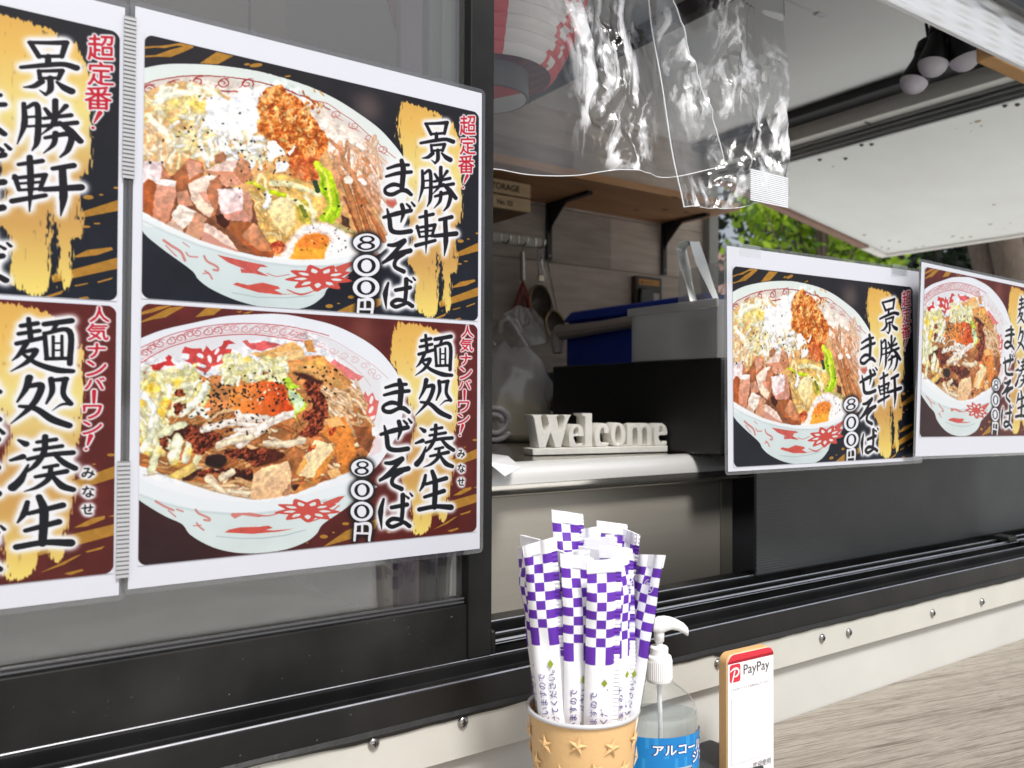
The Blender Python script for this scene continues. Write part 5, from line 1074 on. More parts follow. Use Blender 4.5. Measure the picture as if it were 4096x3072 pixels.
w = MB(); w.box(nb[0] - .03, nb[0] + .06, nb[1] + .05, nb[1] + .13, bz, bz + .14); tag(obj('dark_canister', w, mat('dark_tin', (44, 44, 52), .4), bevel=.012), 'dark squat canister half hidden behind the small clear bag', 'canister')
M_TOWEL = mat('grey_white_towel', (236, 226, 226), .95, var=.06, vs=160, bump=.8, bs=420)
def towel(label, c, yaw, R0, L):
    w = MB(); ca, sa = math.cos(yaw), math.sin(yaw)
    prof = []
    for i in range(72):
        a = i / 71 * 2 * math.pi * 1.9; prof.append((a, .012 + (R0 - .012) * i / 71))
    def f(u, v):
        i = min(71, int(round(u * 71))); a, r = prof[i]; r *= 1 + .03 * math.sin(a * 3 + v * 9)
        s = (v - .5) * L * (1 + .05 * math.sin(a * 2)); x, z = r * math.cos(a), r * math.sin(a) * .92 + R0 * .93
        return (c[0] + ca * x - sa * s, c[1] + sa * x + ca * s, c[2] + max(z, .001))
    w.grid(f, 71, 10); o = obj('rolled_towel', w, M_TOWEL); m = o.modifiers.new('thick', 'SOLIDIFY'); m.thickness = .0085; m.offset = 0
    tag(o, label, 'towel', 'rolled towels on the steel counter')
def onc(px, py): return at(2, 1.3958, px, py)
tc_ = onc(2000, 1768); towel('rolled grey-white towel at far left beside the window frame', tc_ + [.0, .05, .004], -.35, .038, .16)
tc_ = onc(2105, 1762); towel('rolled pale towel half hidden behind the letter W', tc_ + [.045, .05, .002], -.2, .034, .15)
w = MB(); q0 = onc(1962, 1772); q1 = onc(2130, 1772); w.grid(lambda u, v: (q0[0] - .04 + (q1[0] - q0[0] + .06) * u, q0[1] + .012 + .12 * v, 1.3964 + .006 * (1 + math.sin(u * 9 + v * 4)) * (1 - abs(2 * v - 1)) + .002), 30, 8); o = obj('folded_towel', w, M_TOWEL); m = o.modifiers.new('thick', 'SOLIDIFY'); m.thickness = .005; m.offset = 1
tag(o, 'flat folded towel lying under the rolled towels on the steel', 'towel')
# paper packet hanging over the counter edge
def cedge(x, s):   # arc length over the bullnose
    P = [np.array(p) for p in prof_edge]; acc = 0
    for a, b in zip(P[:-1], P[1:]):
        l = np.linalg.norm(b - a)
        if acc + l >= s: q = a + (b - a) * (s - acc) / l; return np.array([x, q[0] - .0016, q[1] + .0012])
        acc += l
    return np.array([x, P[-1][0] - .0016, P[-1][1]])
prof_edge = [(.30, 1.395)] + prof[1:9]
w = MB(); xa_, xb_ = at(1, .2, 1950, 1830)[0], at(1, .17, 2076, 1885)[0]
c4 = [at(2, 1.3965, 1950, 1822), at(2, 1.3965, 2026, 1832), at(1, .178, 2078, 1878), at(1, .160, 2014, 1912), at(1, .166, 1950, 1860)]
w.add([tuple(p + np.array([0, -.003, .002])) for p in c4], [(0, 1, 2, 3, 4)]); o = obj('paper_packet', w, mat('glossy_white_paper', (232, 232, 234), .35, bump=.3, bs=120), smooth=False); m = o.modifiers.new('thick', 'SOLIDIFY'); m.thickness = .0012
tag(o, 'crumpled white paper packet draped over the left end of the steel edge', 'packet')
w = MB()
# ---------------------------------------------------------------- Welcome sign
A_ = at(2, 1.3956, 2134, 1823.5); B_ = at(2, 1.3956, 2669, 1809); ud = B_ - A_; WL = np.linalg.norm(ud); ud /= WL; nd = np.array([ud[1], -ud[0], 0])   # towards the viewer
def onface(px, py):
    d = ray(px, py); t = ((A_ - CAM) @ nd) / (d @ nd); p = CAM + t * d - A_; return p @ ud, p[2]
def z5(pts): return [onface(1900 + x / 1.843, 1600 + y / 1.843) for x, y in pts]
def z4(pts): return [onface(1900 + x / 4.147, 1550 + y / 4.147) for x, y in pts]
LET = [('W', [z4([(945, 455), (1135, 455), (1102, 485), (1145, 728), (1165, 742), (1185, 730), (1237, 600), (1203, 482), (1178, 455), (1400, 455), (1362, 485), (1402, 720), (1420, 732), (1440, 715), (1498, 505), (1490, 480), (1465, 455), (1606, 455), (1576, 490), (1522, 640), (1440, 1006), (1345, 1006), (1262, 742), (1178, 1006), (1070, 1006), (985, 500)])]),
       ('e', [z4([(1700, 610), (1640, 632), (1592, 700), (1567, 800), (1577, 920), (1608, 1004), (1720, 1004), (1775, 968), (1797, 925), (1745, 948), (1692, 938), (1662, 880), (1656, 812), (1806, 808), (1808, 740), (1790, 665), (1748, 616)]), z4([(1690, 660), (1652, 700), (1650, 770), (1720, 770), (1728, 720), (1714, 664)])]),
       ('l', [z5([(793, 99), (868, 99), (868, 338), (886, 352), (788, 354), (818, 338), (818, 122), (796, 112)])]),
       ('c', [z5([(905, 200), (940, 172), (975, 180), (989, 210), (986, 243), (958, 243), (955, 212), (941, 205), (928, 232), (926, 290), (945, 322), (985, 314), (992, 326), (968, 350), (908, 350), (889, 310), (886, 250)])]),
       ('o', [z5([(1062 + 54 * math.cos(a), 259 - 91 * math.sin(a)) for a in np.linspace(0, 6.283, 22, endpoint=False)]), z5([(1060 + 21 * math.cos(a), 259 - 70 * math.sin(a)) for a in np.linspace(0, 6.283, 16, endpoint=False)])]),
       ('m', [z5([(1122, 178), (1160, 184), (1200, 171), (1235, 186), (1275, 171), (1306, 200), (1309, 330), (1319, 344), (1118, 347), (1127, 330), (1127, 200)]), z5([(1168, 335), (1168, 220), (1180, 203), (1195, 205), (1204, 225), (1204, 335)]), z5([(1239, 333), (1239, 220), (1250, 203), (1265, 205), (1273, 225), (1273, 333)])]),
       ('e', [z5([(1385, 172), (1412, 196), (1421, 255), (1362, 262), (1365, 298), (1385, 316), (1412, 302), (1419, 318), (1402, 342), (1345, 343), (1325, 300), (1325, 220), (1350, 180)]), z5([(1362, 236), (1366, 197), (1379, 190), (1390, 210), (1389, 238)])])]
ws = thing('welcome_sign', 'white painted wooden cut-out sign reading Welcome on the steel counter', 'sign', tuple(A_ + ud * WL / 2))
M_WS = mat('chalk_white_paint', (250, 246, 237), .75, var=.05, vs=120, bump=.35, bs=500)
TH = .032
def face_pt(u, v, d): return A_ + ud * u + np.array([0, 0, v]) + nd * d
bt = z5([(432, 358), (1420, 332)]); w = MB(); hb = (bt[0][1] + bt[1][1]) / 2 - .0004
w.hexa([face_pt(u, v, d) for v in (.0004, hb) for u, d in ((-.001, .0), (WL + .001, .0), (WL + .001, -TH), (-.001, -TH))]); obj('base', w, M_WS, ws, bevel=.0012)
for k, (ch, loops) in enumerate(LET):
    cu = bpy.data.curves.new('outline', 'CURVE'); cu.dimensions = '2D'; cu.fill_mode = 'BOTH'; cu.extrude = TH / 2 - .002 - .0003 * (k % 3); cu.bevel_depth = .0006; cu.bevel_resolution = 1; cu.offset = -.0006
    for lp in loops:
        P = smooth(lp + [lp[0]], 3)[:-1] if ch in 'eco' else lp
        sp = cu.splines.new('POLY'); sp.points.add(len(P) - 1); sp.use_cyclic_u = True
        for q, (u, v) in zip(sp.points, P): q.co = (u, max(v, hb + .0008), 0, 1)
    o = bpy.data.objects.new('outline', cu); COL.objects.link(o); e = o.evaluated_get(bpy.context.evaluated_depsgraph_get()); me = e.to_mesh(); w = MB()
    w.add([tuple(face_pt(q.co[0], q.co[1], q.co[2] - TH / 2)) for q in me.vertices], [tuple(p.vertices) for p in me.polygons]); e.to_mesh_clear(); bpy.data.objects.remove(o)
    obj('letter', w, M_WS, ws)

# ---------------------------------------------------------------- clear vinyl curtain in two overlapping sheets
def vinyl(name):
    m_ = bpy.data.materials.new(name); m_.use_nodes = True; t_ = m_.node_tree; t_.nodes.clear(); N = t_.nodes.new; L = t_.links.new
    o_ = N('ShaderNodeOutputMaterial'); tr = N('ShaderNodeBsdfTransparent'); tr.inputs[0].default_value = (.93, .94, .94, 1); g1 = N('ShaderNodeBsdfGlossy'); g1.inputs['Roughness'].default_value = .13
    at_ = N('ShaderNodeAttribute'); at_.attribute_name = 'crease_glare'; tc_ = N('ShaderNodeTexCoord'); mp_ = N('ShaderNodeMapping'); mp_.inputs['Scale'].default_value = (1.7, 1, .9); mp_.inputs['Rotation'].default_value = (0, .25, 0); L(tc_.outputs['Object'], mp_.inputs[0])
    n_ = N('ShaderNodeTexNoise'); n_.inputs['Scale'].default_value = 12; n_.inputs['Detail'].default_value = 6; n_.inputs['Roughness'].default_value = .58; n_.inputs['Distortion'].default_value = 2.0; L(mp_.outputs[0], n_.inputs[0])
    r_ = N('ShaderNodeValToRGB'); r_.color_ramp.elements[0].position = .49; r_.color_ramp.elements[1].position = .62; L(n_.outputs['Fac'], r_.inputs[0])
    mu = N('ShaderNodeMath'); mu.operation = 'MULTIPLY'; L(at_.outputs['Fac'], mu.inputs[0]); L(r_.outputs[0], mu.inputs[1])
    lw = N('ShaderNodeLayerWeight'); lw.inputs[0].default_value = .5; pw_ = N('ShaderNodeMath'); pw_.operation = 'POWER'; pw_.inputs[1].default_value = 4; L(lw.outputs['Facing'], pw_.inputs[0])
    ma = N('ShaderNodeMath'); ma.operation = 'MULTIPLY_ADD'; ma.inputs[1].default_value = .9; ma.inputs[2].default_value = .10; L(pw_.outputs[0], ma.inputs[0])
    mx1 = N('ShaderNodeMixShader'); L(ma.outputs[0], mx1.inputs[0]); L(tr.outputs[0], mx1.inputs[1]); L(g1.outputs[0], mx1.inputs[2])
    d_ = N('ShaderNodeBsdfDiffuse'); d_.inputs[0].default_value = (.9, .9, .92, 1); g2 = N('ShaderNodeBsdfGlossy'); g2.inputs['Roughness'].default_value = .4; mx3 = N('ShaderNodeMixShader'); mx3.inputs[0].default_value = .3; L(d_.outputs[0], mx3.inputs[1]); L(g2.outputs[0], mx3.inputs[2])
    k_ = N('ShaderNodeMath'); k_.operation = 'MULTIPLY'; k_.inputs[1].default_value = .9; L(mu.outputs[0], k_.inputs[0])  # white diffuse streaks along creases and curled edges, painted in as glare
    mx2 = N('ShaderNodeMixShader'); L(k_.outputs[0], mx2.inputs[0]); L(mx1.outputs[0], mx2.inputs[1]); L(mx3.outputs[0], mx2.inputs[2]); L(mx2.outputs[0], o_.inputs[0])
    n2 = N('ShaderNodeTexNoise'); n2.inputs['Scale'].default_value = 95; n2.inputs['Detail'].default_value = 4; L(mp_.outputs[0], n2.inputs[0]); ad = N('ShaderNodeMath'); ad.operation = 'MULTIPLY'; L(n2.outputs['Fac'], ad.inputs[0]); L(at_.outputs['Fac'], ad.inputs[1])
    b_ = N('ShaderNodeBump'); b_.inputs['Strength'].default_value = .3; b_.inputs['Distance'].default_value = .006; L(ad.outputs[0], b_.inputs['Height']); L(b_.outputs[0], g1.inputs['Normal']); L(b_.outputs[0], lw.inputs['Normal'])
    return m_
M_VIN = vinyl('clear_vinyl')
def ridge(px_pts, Y):
    return [(at(1, Y, x, y)[0], at(1, Y, x, y)[2]) for x, y in px_pts]
def segd(x, z, L):
    b = 9e9
    for (ax, az), (bx, bz) in zip(L[:-1], L[1:]):
        dx, dz = bx - ax, bz - az; t = min(1, max(0, ((x - ax) * dx + (z - az) * dz) / (dx * dx + dz * dz))); b = min(b, math.hypot(x - ax - t * dx, z - az - t * dz))
    return b
NZ = [vnoise(200, 200, s, s, np.random.default_rng(40 + s)) for s in (9, 4, 22)]
def nz(k, x, z, f): n = NZ[k]; return float(n[int(z * f) % 200, int(x * f) % 200]) - .5
def smooth_nz(k, x, z, f):
    n = NZ[k]; a, b = (x * f) % 199, (z * f) % 199; i, j = int(a), int(b); a -= i; b -= j
    return float(n[j, i] * (1 - a) * (1 - b) + n[j, i + 1] * a * (1 - b) + n[j + 1, i] * (1 - a) * b + n[j + 1, i + 1] * a * b) - .5
def sheet(name, left, right, top_py, bot_py, Y, creases, curl_l, curl_r, par, wavy):
    Lz0, Lz1 = at(1, Y, *left[1]), at(1, Y, *left[0]); Rz0, Rz1 = at(1, Y, *right[1]), at(1, Y, *right[0])
    CR = [ridge(c, Y) for c in creases]; wt = {}
    def f(u, v):
        a = Lz0 * (1 - v) + Lz1 * v; b = Rz0 * (1 - v) + Rz1 * v; p = a * (1 - u) + b * u; x, z = p[0], p[2]
        d = min([segd(x, z, c) for c in CR] + [9]); k = math.exp(-(d / .030) ** 2); wt[(round(u, 4), round(v, 4))] = k
        q = d + .010 * smooth_nz(0, x, z, 420) + .006 * smooth_nz(1, x, z, 500); y = .0045 * math.sin(x * 60 + wavy) * (1.2 - v) + .010 * smooth_nz(2, x, z, 300) + k * (.0030 * math.sin(q * 300 + 9 * smooth_nz(0, x, z, 260)) * (.5 + 1.6 * abs(smooth_nz(1, x, z, 330))) + .005 * smooth_nz(0, x, z, 700) - .003)
        e = .0
        if curl_l: e += -.012 * max(0, 1 - u / .10) ** 2
        if curl_r: e += -.018 * max(0, 1 - (1 - u) / .14) ** 2
        p = p + np.array([0, y + e, 0]); p[2] += .004 * math.sin(x * 38 + wavy) * (1 - v) ** 3; return p
    w = MB(); w.grid(f, 150, 150); sh = obj(name, w, M_VIN, par, sharp=180); K = []
    for j in range(151):
        for i in range(151):
            u, v = i / 150, j / 150; kk = wt[(round(u, 4), round(v, 4))]
            if curl_l: kk = max(kk, math.exp(-(u / .022) ** 2) * .8)
            if curl_r: kk = max(kk, math.exp(-((1 - u) / .028) ** 2))
            K.append(min(1, kk * 1.25))
    a_ = sh.data.attributes.new('crease_glare', 'FLOAT', 'POINT'); a_.data.foreach_set('value', K)
    e = [f(u, 0) for u in np.linspace(0, 1, 60)]; w = MB(); w.tube(e, .0005, 5)
    if curl_l: w.tube([f(0, v) for v in np.linspace(0, 1, 40)], .0008, 5)
    if curl_r: w.tube([f(1, v) for v in np.linspace(0, 1, 40)], .0008, 5)
    obj('cut_edge', w, mat('vinyl_edge', (226, 228, 230), .2, spec=.6), sh)
    return f
vc = thing('vinyl_curtain', 'creased clear vinyl splash curtain hanging across the upper opening', 'curtain', (.45, .05, 2.11))
sheet('vinyl_sheet', ((1900, -330), (1930, 694)), ((2560, -330), (2850, 692)), 0, 0, .046, [[(2300, -60), (2370, 160), (2395, 330), (2400, 470), (2540, 670)], [(2440, -50), (2450, 250), (2520, 480)], [(2700, 100), (2760, 420)]], False, True, vc, .4)
sheet('vinyl_sheet', ((2530, -330), (2690, 848)), ((3120, -330), (3150, 800)), 0, 0, .056, [[(2905, -60), (2945, 210), (2920, 290), (3010, 330), (3025, 480), (2985, 620), (2880, 720), (2800, 850)], [(2770, 380), (2900, 350), (3020, 300)], [(3080, 300), (3120, 600), (3060, 760)]], True, False, vc, 2.1)
def ribbed(name, c, xs, zs, n, mats, parent=None, along='z'):
    w = MB()
    for i in range(n):
        a, b = zs[0] + (zs[1] - zs[0]) * i / n, zs[0] + (zs[1] - zs[0]) * (i + .62) / n; w.box(xs[0], xs[1], c, c + .0006, a, b, 0)
    w.box(xs[0], xs[1], c + .0007, c + .0011, zs[0], zs[1], 1); return obj(name, w, mats, parent)
M_RIB = mat('tape_rib', (222, 224, 228), .4); M_TAPE = clear('tape_film', (252, 253, 253), fac=.04, rough=.2, haze=.07)
x0, x1 = at(1, .044, 3000, 740)[0], at(1, .044, 3150, 740)[0]; z0, z1 = at(1, .044, 3070, 815)[2], at(1, .044, 3070, 690)[2]
ribbed('ribbed_tape', .043, (x0, x1), (z0, z1), 16, [M_RIB, M_TAPE], vc)

# ---------------------------------------------------------------- paper lantern
M_LR = mat('lantern_red', (214, 78, 82), .7, sub=.1); M_LW = mat('lantern_white', (226, 222, 220), .7, sub=.1)
lc = np.array([.395, .37, 1.925]); lan = thing('paper_lantern', 'ribbed red and white paper lantern hanging behind the clear vinyl curtain', 'lantern', tuple(lc))
w = MB(); nr = 22
def lf(u, v):
    a = 6.2832 * u; k = v * nr; r = .062 + .092 * math.sin(math.pi * min(1, .10 + .80 * v)) ** .8 - .0045 * abs(math.sin(math.pi * k)) ** .5 * -1 - .0045
    return (lc[0] + r * math.cos(a), lc[1] + r * math.sin(a), lc[2] + .022 + .34 * v)
w.grid(lf, 72, nr * 5, mfn=lambda u, v: 1 if (.700 < u < .80 or (.80 < u < .86 and math.sin(v * 60) * math.sin(u * 160) > .1)) else 0); obj('lantern_body', w, [M_LR, M_LW], lan)
w = MB(); w.lathe(lc + [0, 0, .004], [(.058, -.012), (.061, -.012), (.061, .024), (.058, .024)], 40); obj('lantern_ring', w, mat('ring_black', (96, 92, 92), .4), lan)
w = MB()
for k in range(40):
    a, b = 6.2832 * k / 40, 6.2832 * (k + 1) / 40; q = lc + [0, 0, -.0085]; w.add([q, q + [.0575 * math.cos(a), .0575 * math.sin(a), 0], q + [.0575 * math.cos(b), .0575 * math.sin(b), 0]], [(0, 2, 1)], 0 if math.sin(a + .9) < -.2 else 1)
obj('lantern_base', w, [M_LR, M_LW], lan)

# ---------------------------------------------------------------- bulbs on the header, strip lamp
M_CAP = mat('frosted_bulb', (220, 216, 224), .55, sub=.15); M_SOCK = mat('black_socket', (17, 17, 19), .45)
for lab, cpx, apx, t, r in (('leftmost frosted bulb in a black socket under the film-wrapped header', (3655, 330), (3722, 130), 1.66, .0265), ('middle of the three frosted bulbs, overlapping the one on its left', (3732, 258), (3765, 70), 1.60, .0275), ('rightmost frosted bulb in black socket against the bare timber', (3858, 235), (3800, 60), 1.58, .0275)):
    c = dep(t, *cpx); a = dep(t + .01, *apx) - c; a /= np.linalg.norm(a); b = thing('led_bulb', lab, 'light bulb', tuple(c), 'bulbs strung under the header')
    w = MB(); w.lathe(c, [(.0004, -r * .86), (r * .35, -r * .80), (r * .66, -r * .62), (r * .88, -r * .34), (r, 0), (r, .001)], 28, axis=a); obj('diffuser', w, M_CAP, b)
    w = MB(); w.lathe(c, [(r * 1.02, .0012), (r * 1.0, .008), (r * .80, .028), (r * .62, .048), (r * .58, .062), (r * .66, .063), (r * .66, .085), (r * .40, .095), (.004, .10)], 28, axis=a); obj('socket', w, M_SOCK, b)
    w = MB(); e = c + a * .098; w.tube([e, e + [0, .004, .03], e + [0, .0, .09]], .0035, 8); obj('cord', w, M_SOCK, b)
e = dep(2.25, 3292, 38); fl = thing('strip_lamp', 'white tube lamp under the van ceiling at the top', 'lamp', tuple(e))
w = MB(); w.tube([e + [-.9, 0, 0], e + [-.03, 0, 0]], .018, 16); obj('tube', w, mat('lamp_tube', (214, 214, 220), .4), fl)
w = MB(); w.tube([e + [-.0295, 0, 0], e + [.0, 0, 0], e + [.014, 0, .006], e + [.02, 0, .03]], [.021, .021, .020, .018], 16); obj('end_cap', w, mat('lamp_cap', (196, 196, 200), .35), fl)

# ---------------------------------------------------------------- the printed menu sheets
PZ = 1.54986
ART = {}
def print_mesh(name, img):
    H, W = img.shape[:2]; lin = s2l(img * 255) * .62
    yy, xx = np.mgrid[0:H, 0:W].astype(float); r = 15.; dx = np.maximum(np.maximum(r - xx, xx - (W - 1 - r)), 0); dy = np.maximum(np.maximum(r - yy, yy - (H - 1 - r)), 0)
    m = np.clip(r + .5 - np.hypot(dx, dy), 0, 1)[..., None]; lin = lin * m + np.array(s2l((236, 237, 246))) * .62 * (1 - m)
    me = bpy.data.meshes.new(name); n = H * W
    co = np.zeros((n, 3), np.float32); co[:, 0] = (xx / (W - 1) - .5).ravel(); co[:, 2] = (.5 - yy / (H - 1)).ravel()
    i = (np.arange(H - 1)[:, None] * W + np.arange(W - 1)[None]).ravel(); F = np.stack([i, i + W, i + W + 1, i + 1], 1).astype(np.int32)
    me.vertices.add(n); me.vertices.foreach_set('co', co.ravel()); me.loops.add(F.size); me.loops.foreach_set('vertex_index', F.ravel())
    me.polygons.add(len(F)); me.polygons.foreach_set('loop_start', np.arange(0, F.size, 4, dtype=np.int32)); me.polygons.foreach_set('loop_total', np.full(len(F), 4, np.int32)); me.update(calc_edges=True)
    at_ = me.color_attributes.new('ink', 'FLOAT_COLOR', 'POINT'); at_.data.foreach_set('color', np.c_[lin.reshape(-1, 3), np.ones(n)].astype(np.float32).ravel())
    m = bpy.data.materials.get('printed_ink')
    if m is None:
        m = bpy.data.materials.new('printed_ink'); m.use_nodes = True; t = m.node_tree; p = t.nodes['Principled BSDF']; p.inputs['Roughness'].default_value = .38; p.inputs['Specular IOR Level'].default_value = .18
        a = t.nodes.new('ShaderNodeVertexColor'); a.layer_name = 'ink'; t.links.new(a.outputs[0], p.inputs['Base Color'])
    me.materials.append(m); return me
ME1 = print_mesh('menu_print', paint_one()); ME2 = print_mesh('menu_print', paint_two())
M_PAPER = mat('laminated_paper', (189, 190, 198), .35, var=.012, vs=6); M_LAM = clear('laminate_film', (226, 226, 228), fac=.03, rough=.08, haze=.05)
def rrect(w_, h_, r, y0, y1):
    P = []
    for cx_, cz_, a0 in ((w_ / 2 - r, h_ / 2 - r, 0), (-w_ / 2 + r, h_ / 2 - r, 90), (-w_ / 2 + r, -h_ / 2 + r, 180), (w_ / 2 - r, -h_ / 2 + r, 270)):
        P += [(cx_ + r * math.cos(math.radians(a0 + k * 15)), y0, cz_ + r * math.sin(math.radians(a0 + k * 15))) for k in range(7)]
    m = MB(); m.prism(P, (0, y1 - y0, 0)); return m
def menu(label, loc, X=None, Z=None, w_=.297, h_=.42, mw=.0042, prints=()):
    root = thing('menu_poster', label, 'menu poster', loc, 'laminated ramen menus on the van')
    if X is not None:
        x = np.array(X, float); x /= np.linalg.norm(x); z = np.array(Z, float); z -= x * (z @ x); z /= np.linalg.norm(z); y = np.cross(z, x)
        root.rotation_euler = Matrix(((x[0], y[0], z[0]), (x[1], y[1], z[1]), (x[2], y[2], z[2]))).to_euler()
    obj('laminate_film', rrect(w_ + 2 * mw, h_ + 2 * mw, .005, .0003, .0007), M_LAM, root, local=True)
    b = MB(); b.box(-w_ / 2, w_ / 2, -.0003, .0002, -h_ / 2, h_ / 2); obj('paper', b, M_PAPER, root, local=True, smooth=False)
    for me, cx_, cz_, pw_, ph_ in prints:
        o = bpy.data.objects.new('food_photo', me); COL.objects.link(o); o.parent = root; o.location = (cx_, -.0008, cz_); o.scale = (pw_, 1, ph_)
    return root
two = ((ME1, .0016, .0949, .2874, .1928), (ME2, .0014, -.0995, .2870, .1892))
menu('large two-bowl ramen menu poster taped on the black sash, fully in view', (0, -.0036, PZ), prints=two)
menu('two-bowl menu poster cut off by the left edge of the view', (-.3033, -.0036, PZ - .0036), X=(1, 0, .0024), Z=(-.0024, 0, 1), prints=two)
menu('smaller sheet with one pork ramen bowl on black, right of the Welcome sign', (.657, -.0226, 1.5247), X=(.998, -.060, .002), Z=(-.002, .005, 1), w_=.364, h_=.257, mw=.004, prints=((ME1, -.0036, -.0088, .340, .230),))
menu('rightmost tilted sheet with one egg yolk ramen bowl on dark red', (.984, -.050, 1.5293), X=(1, .010, -.016), Z=(.016, -.03, 1), w_=.364, h_=.257, mw=.004, prints=((ME2, -.004, .0102, .340, .226),))
for lab, (pa, pb), xs in (('upper ribbed clear tape joining the two left posters', ((515, 62), (505, 712)), (-.1560, -.1480)), ('lower ribbed clear tape joining the two left posters', ((490, 1845), (484, 2312)), (-.1566, -.1482))):
    za, zb = at(1, -.006, *pb)[2], at(1, -.006, *pa)[2]
    o = ribbed('ribbed_tape', -.0062, xs, (za, zb), int((zb - za) / .0030), [mat('tape_rib_grey', (168, 168, 170), .4), clear('tape_dark', (170, 172, 174), fac=.06, rough=.2, haze=.3)]); tag(o, lab, 'tape')
w = MB(); xa2, xb2 = .655 - .13, .655 + .03
# clips of clear tape along the top of the smaller sheet
for lab, px in (('short clear tape holding the top left of the pork ramen sheet', 2990), ('short clear tape holding the top right of the pork ramen sheet', 3590)):
    p = at(1, -.028, px, 1000 + (px - 2906) * .124); w = MB(); w.box(p[0] - .018, p[0] + .018, p[1] - .0085 * 0 - .004, p[1] - .0034, p[2] - .006, p[2] + .008); o = tag(obj('clear_tape', w, M_TAPE), lab, 'tape')

# ---------------------------------------------------------------- outdoor counter
CZ = 1.1014
m = mat('grey_wood_counter', (150, 140, 126), .5)
t = m.node_tree; p = t.nodes['Principled BSDF']; tc = t.nodes.new('ShaderNodeTexCoord'); mp = t.nodes.new('ShaderNodeMapping'); mp0 = t.nodes.new('ShaderNodeMapping'); mp0.inputs['Rotation'].default_value = (0, 0, math.radians(12)); t.links.new(tc.outputs['Object'], mp0.inputs[0])
mp.inputs['Scale'].default_value = (1.5, 52, 10); t.links.new(mp0.outputs[0], mp.inputs[0])
mp3 = t.nodes.new('ShaderNodeMapping'); mp3.inputs['Scale'].default_value = (11, 230, 10); t.links.new(mp0.outputs[0], mp3.inputs[0])
n1 = t.nodes.new('ShaderNodeTexNoise'); n1.inputs['Scale'].default_value = 3.2; n1.inputs['Detail'].default_value = 7; n1.inputs['Roughness'].default_value = .62; n1.inputs['Distortion'].default_value = .9
n2 = t.nodes.new('ShaderNodeTexNoise'); n2.inputs['Scale'].default_value = 3; n2.inputs['Detail'].default_value = 4; n2.inputs['Roughness'].default_value = .65
t.links.new(mp.outputs[0], n1.inputs[0]); t.links.new(mp3.outputs[0], n2.inputs[0])
r1 = t.nodes.new('ShaderNodeValToRGB')
for k, (pos, c) in enumerate(((.34, (104, 95, 85)), (.44, (138, 130, 119)), (.54, (160, 153, 142)), (.66, (126, 117, 105)))):
    e = r1.color_ramp.elements[k] if k < 2 else r1.color_ramp.elements.new(pos); e.position = pos; e.color = (*s2l(c), 1)
r2 = t.nodes.new('ShaderNodeValToRGB'); r2.color_ramp.elements[0].position = .34; r2.color_ramp.elements[0].color = (.46, .43, .40, 1); r2.color_ramp.elements[1].position = .5; r2.color_ramp.elements[1].color = (1, 1, 1, 1)
t.links.new(n1.outputs[0], r1.inputs[0]); t.links.new(n2.outputs[0], r2.inputs[0])
mm = t.nodes.new('ShaderNodeMix'); mm.data_type = 'RGBA'; mm.blend_type = 'MULTIPLY'; mm.inputs[0].default_value = .8
t.links.new(r1.outputs[0], mm.inputs[6]); t.links.new(r2.outputs[0], mm.inputs[7]); t.links.new(mm.outputs[2], p.inputs['Base Color'])
bp = t.nodes.new('ShaderNodeBump'); bp.inputs['Strength'].default_value = .25; bp.inputs['Distance'].default_value = .001; t.links.new(n2.outputs[0], bp.inputs['Height']); t.links.new(bp.outputs[0], p.inputs['Normal'])
w = MB(); w.box(-.9, 2.3, -.45, -.0205, CZ - .03, CZ); ct = thing('outdoor_counter', 'grey woodgrain serving ledge fixed along the outside of the van', 'counter', (.7, -.2, .0)); obj('ledge_board', w, m, ct, bevel=.002)
for x in (-.5, .7, 1.9):
    w = MB(); w.box(x - .02, x + .02, -.40, -.0205, CZ - .06, CZ - .0302); w.box(x - .02, x + .02, -.055, -.0205, .0, CZ - .0605); obj('support', w, M_DARK, ct)

# ---------------------------------------------------------------- paper cup with embossed stars
cc = np.array([.1606, -.138, CZ]); RZ = 1.2365; CH = RZ - CZ; r0, r1_ = .0315, .0446
cup = thing('paper_cup', 'tan paper cup embossed with stars, holding chopstick packets', 'cup', tuple(cc))
M_CUP = mat('tan_cup', (222, 182, 128), .5, var=.03, vs=60, bump=.1, bs=300)
w = MB(); w.lathe(cc, [(r0 - .001, .0005), (r0, .001), (r1_ - .0014, CH - .003), (r1_ - .0022, CH - .003), (r0 - .0012, .006), (.0005, .0055)], 72); obj('cup_wall', w, M_CUP, cup)
w = MB(); w.lathe(cc, [(r1_ - .0012 + .0017 * math.cos(a), CH - .0016 + .0017 * math.sin(a)) for a in np.linspace(0, 6.2832, 11)], 72, cap=False); obj('rim', w, mat('silver_rim', (206, 206, 208), .35, metal=.35), cup)
w = MB()
for row in range(6):
    for k in range(10):
        a = math.radians(36 * k + (18 if row % 2 else 0) + 9); z = CH - .018 - row * .0192 + .002 * math.sin(k * 2.3); rr = r0 + (r1_ - r0) * z / CH
        nrm = np.array([math.cos(a), math.sin(a), -.1]); tx = np.array([-math.sin(a), math.cos(a), 0]); tz = np.array([math.cos(a) * .1, math.sin(a) * .1, 1]); o_ = cc + np.array([rr * math.cos(a), rr * math.sin(a), z]); rot = .3 * math.sin(k * 5.1 + row * 2)
        V = [o_ + nrm * .0019]
        for q in range(10):
            R_ = (.0080 if q % 2 == 0 else .0031); b = math.pi / 2 + q * math.pi / 5 + rot; lx = R_ * math.cos(b); V.append(o_ + tx * lx + tz * R_ * math.sin(b) - np.array([math.cos(a), math.sin(a), 0]) * (lx * lx / (2 * rr) - .00005))
        w.add(V, [(0, 1 + q, 1 + (q + 1) % 10) for q in range(10)])
obj('embossed_stars', w, M_CUP, cup, smooth=False)

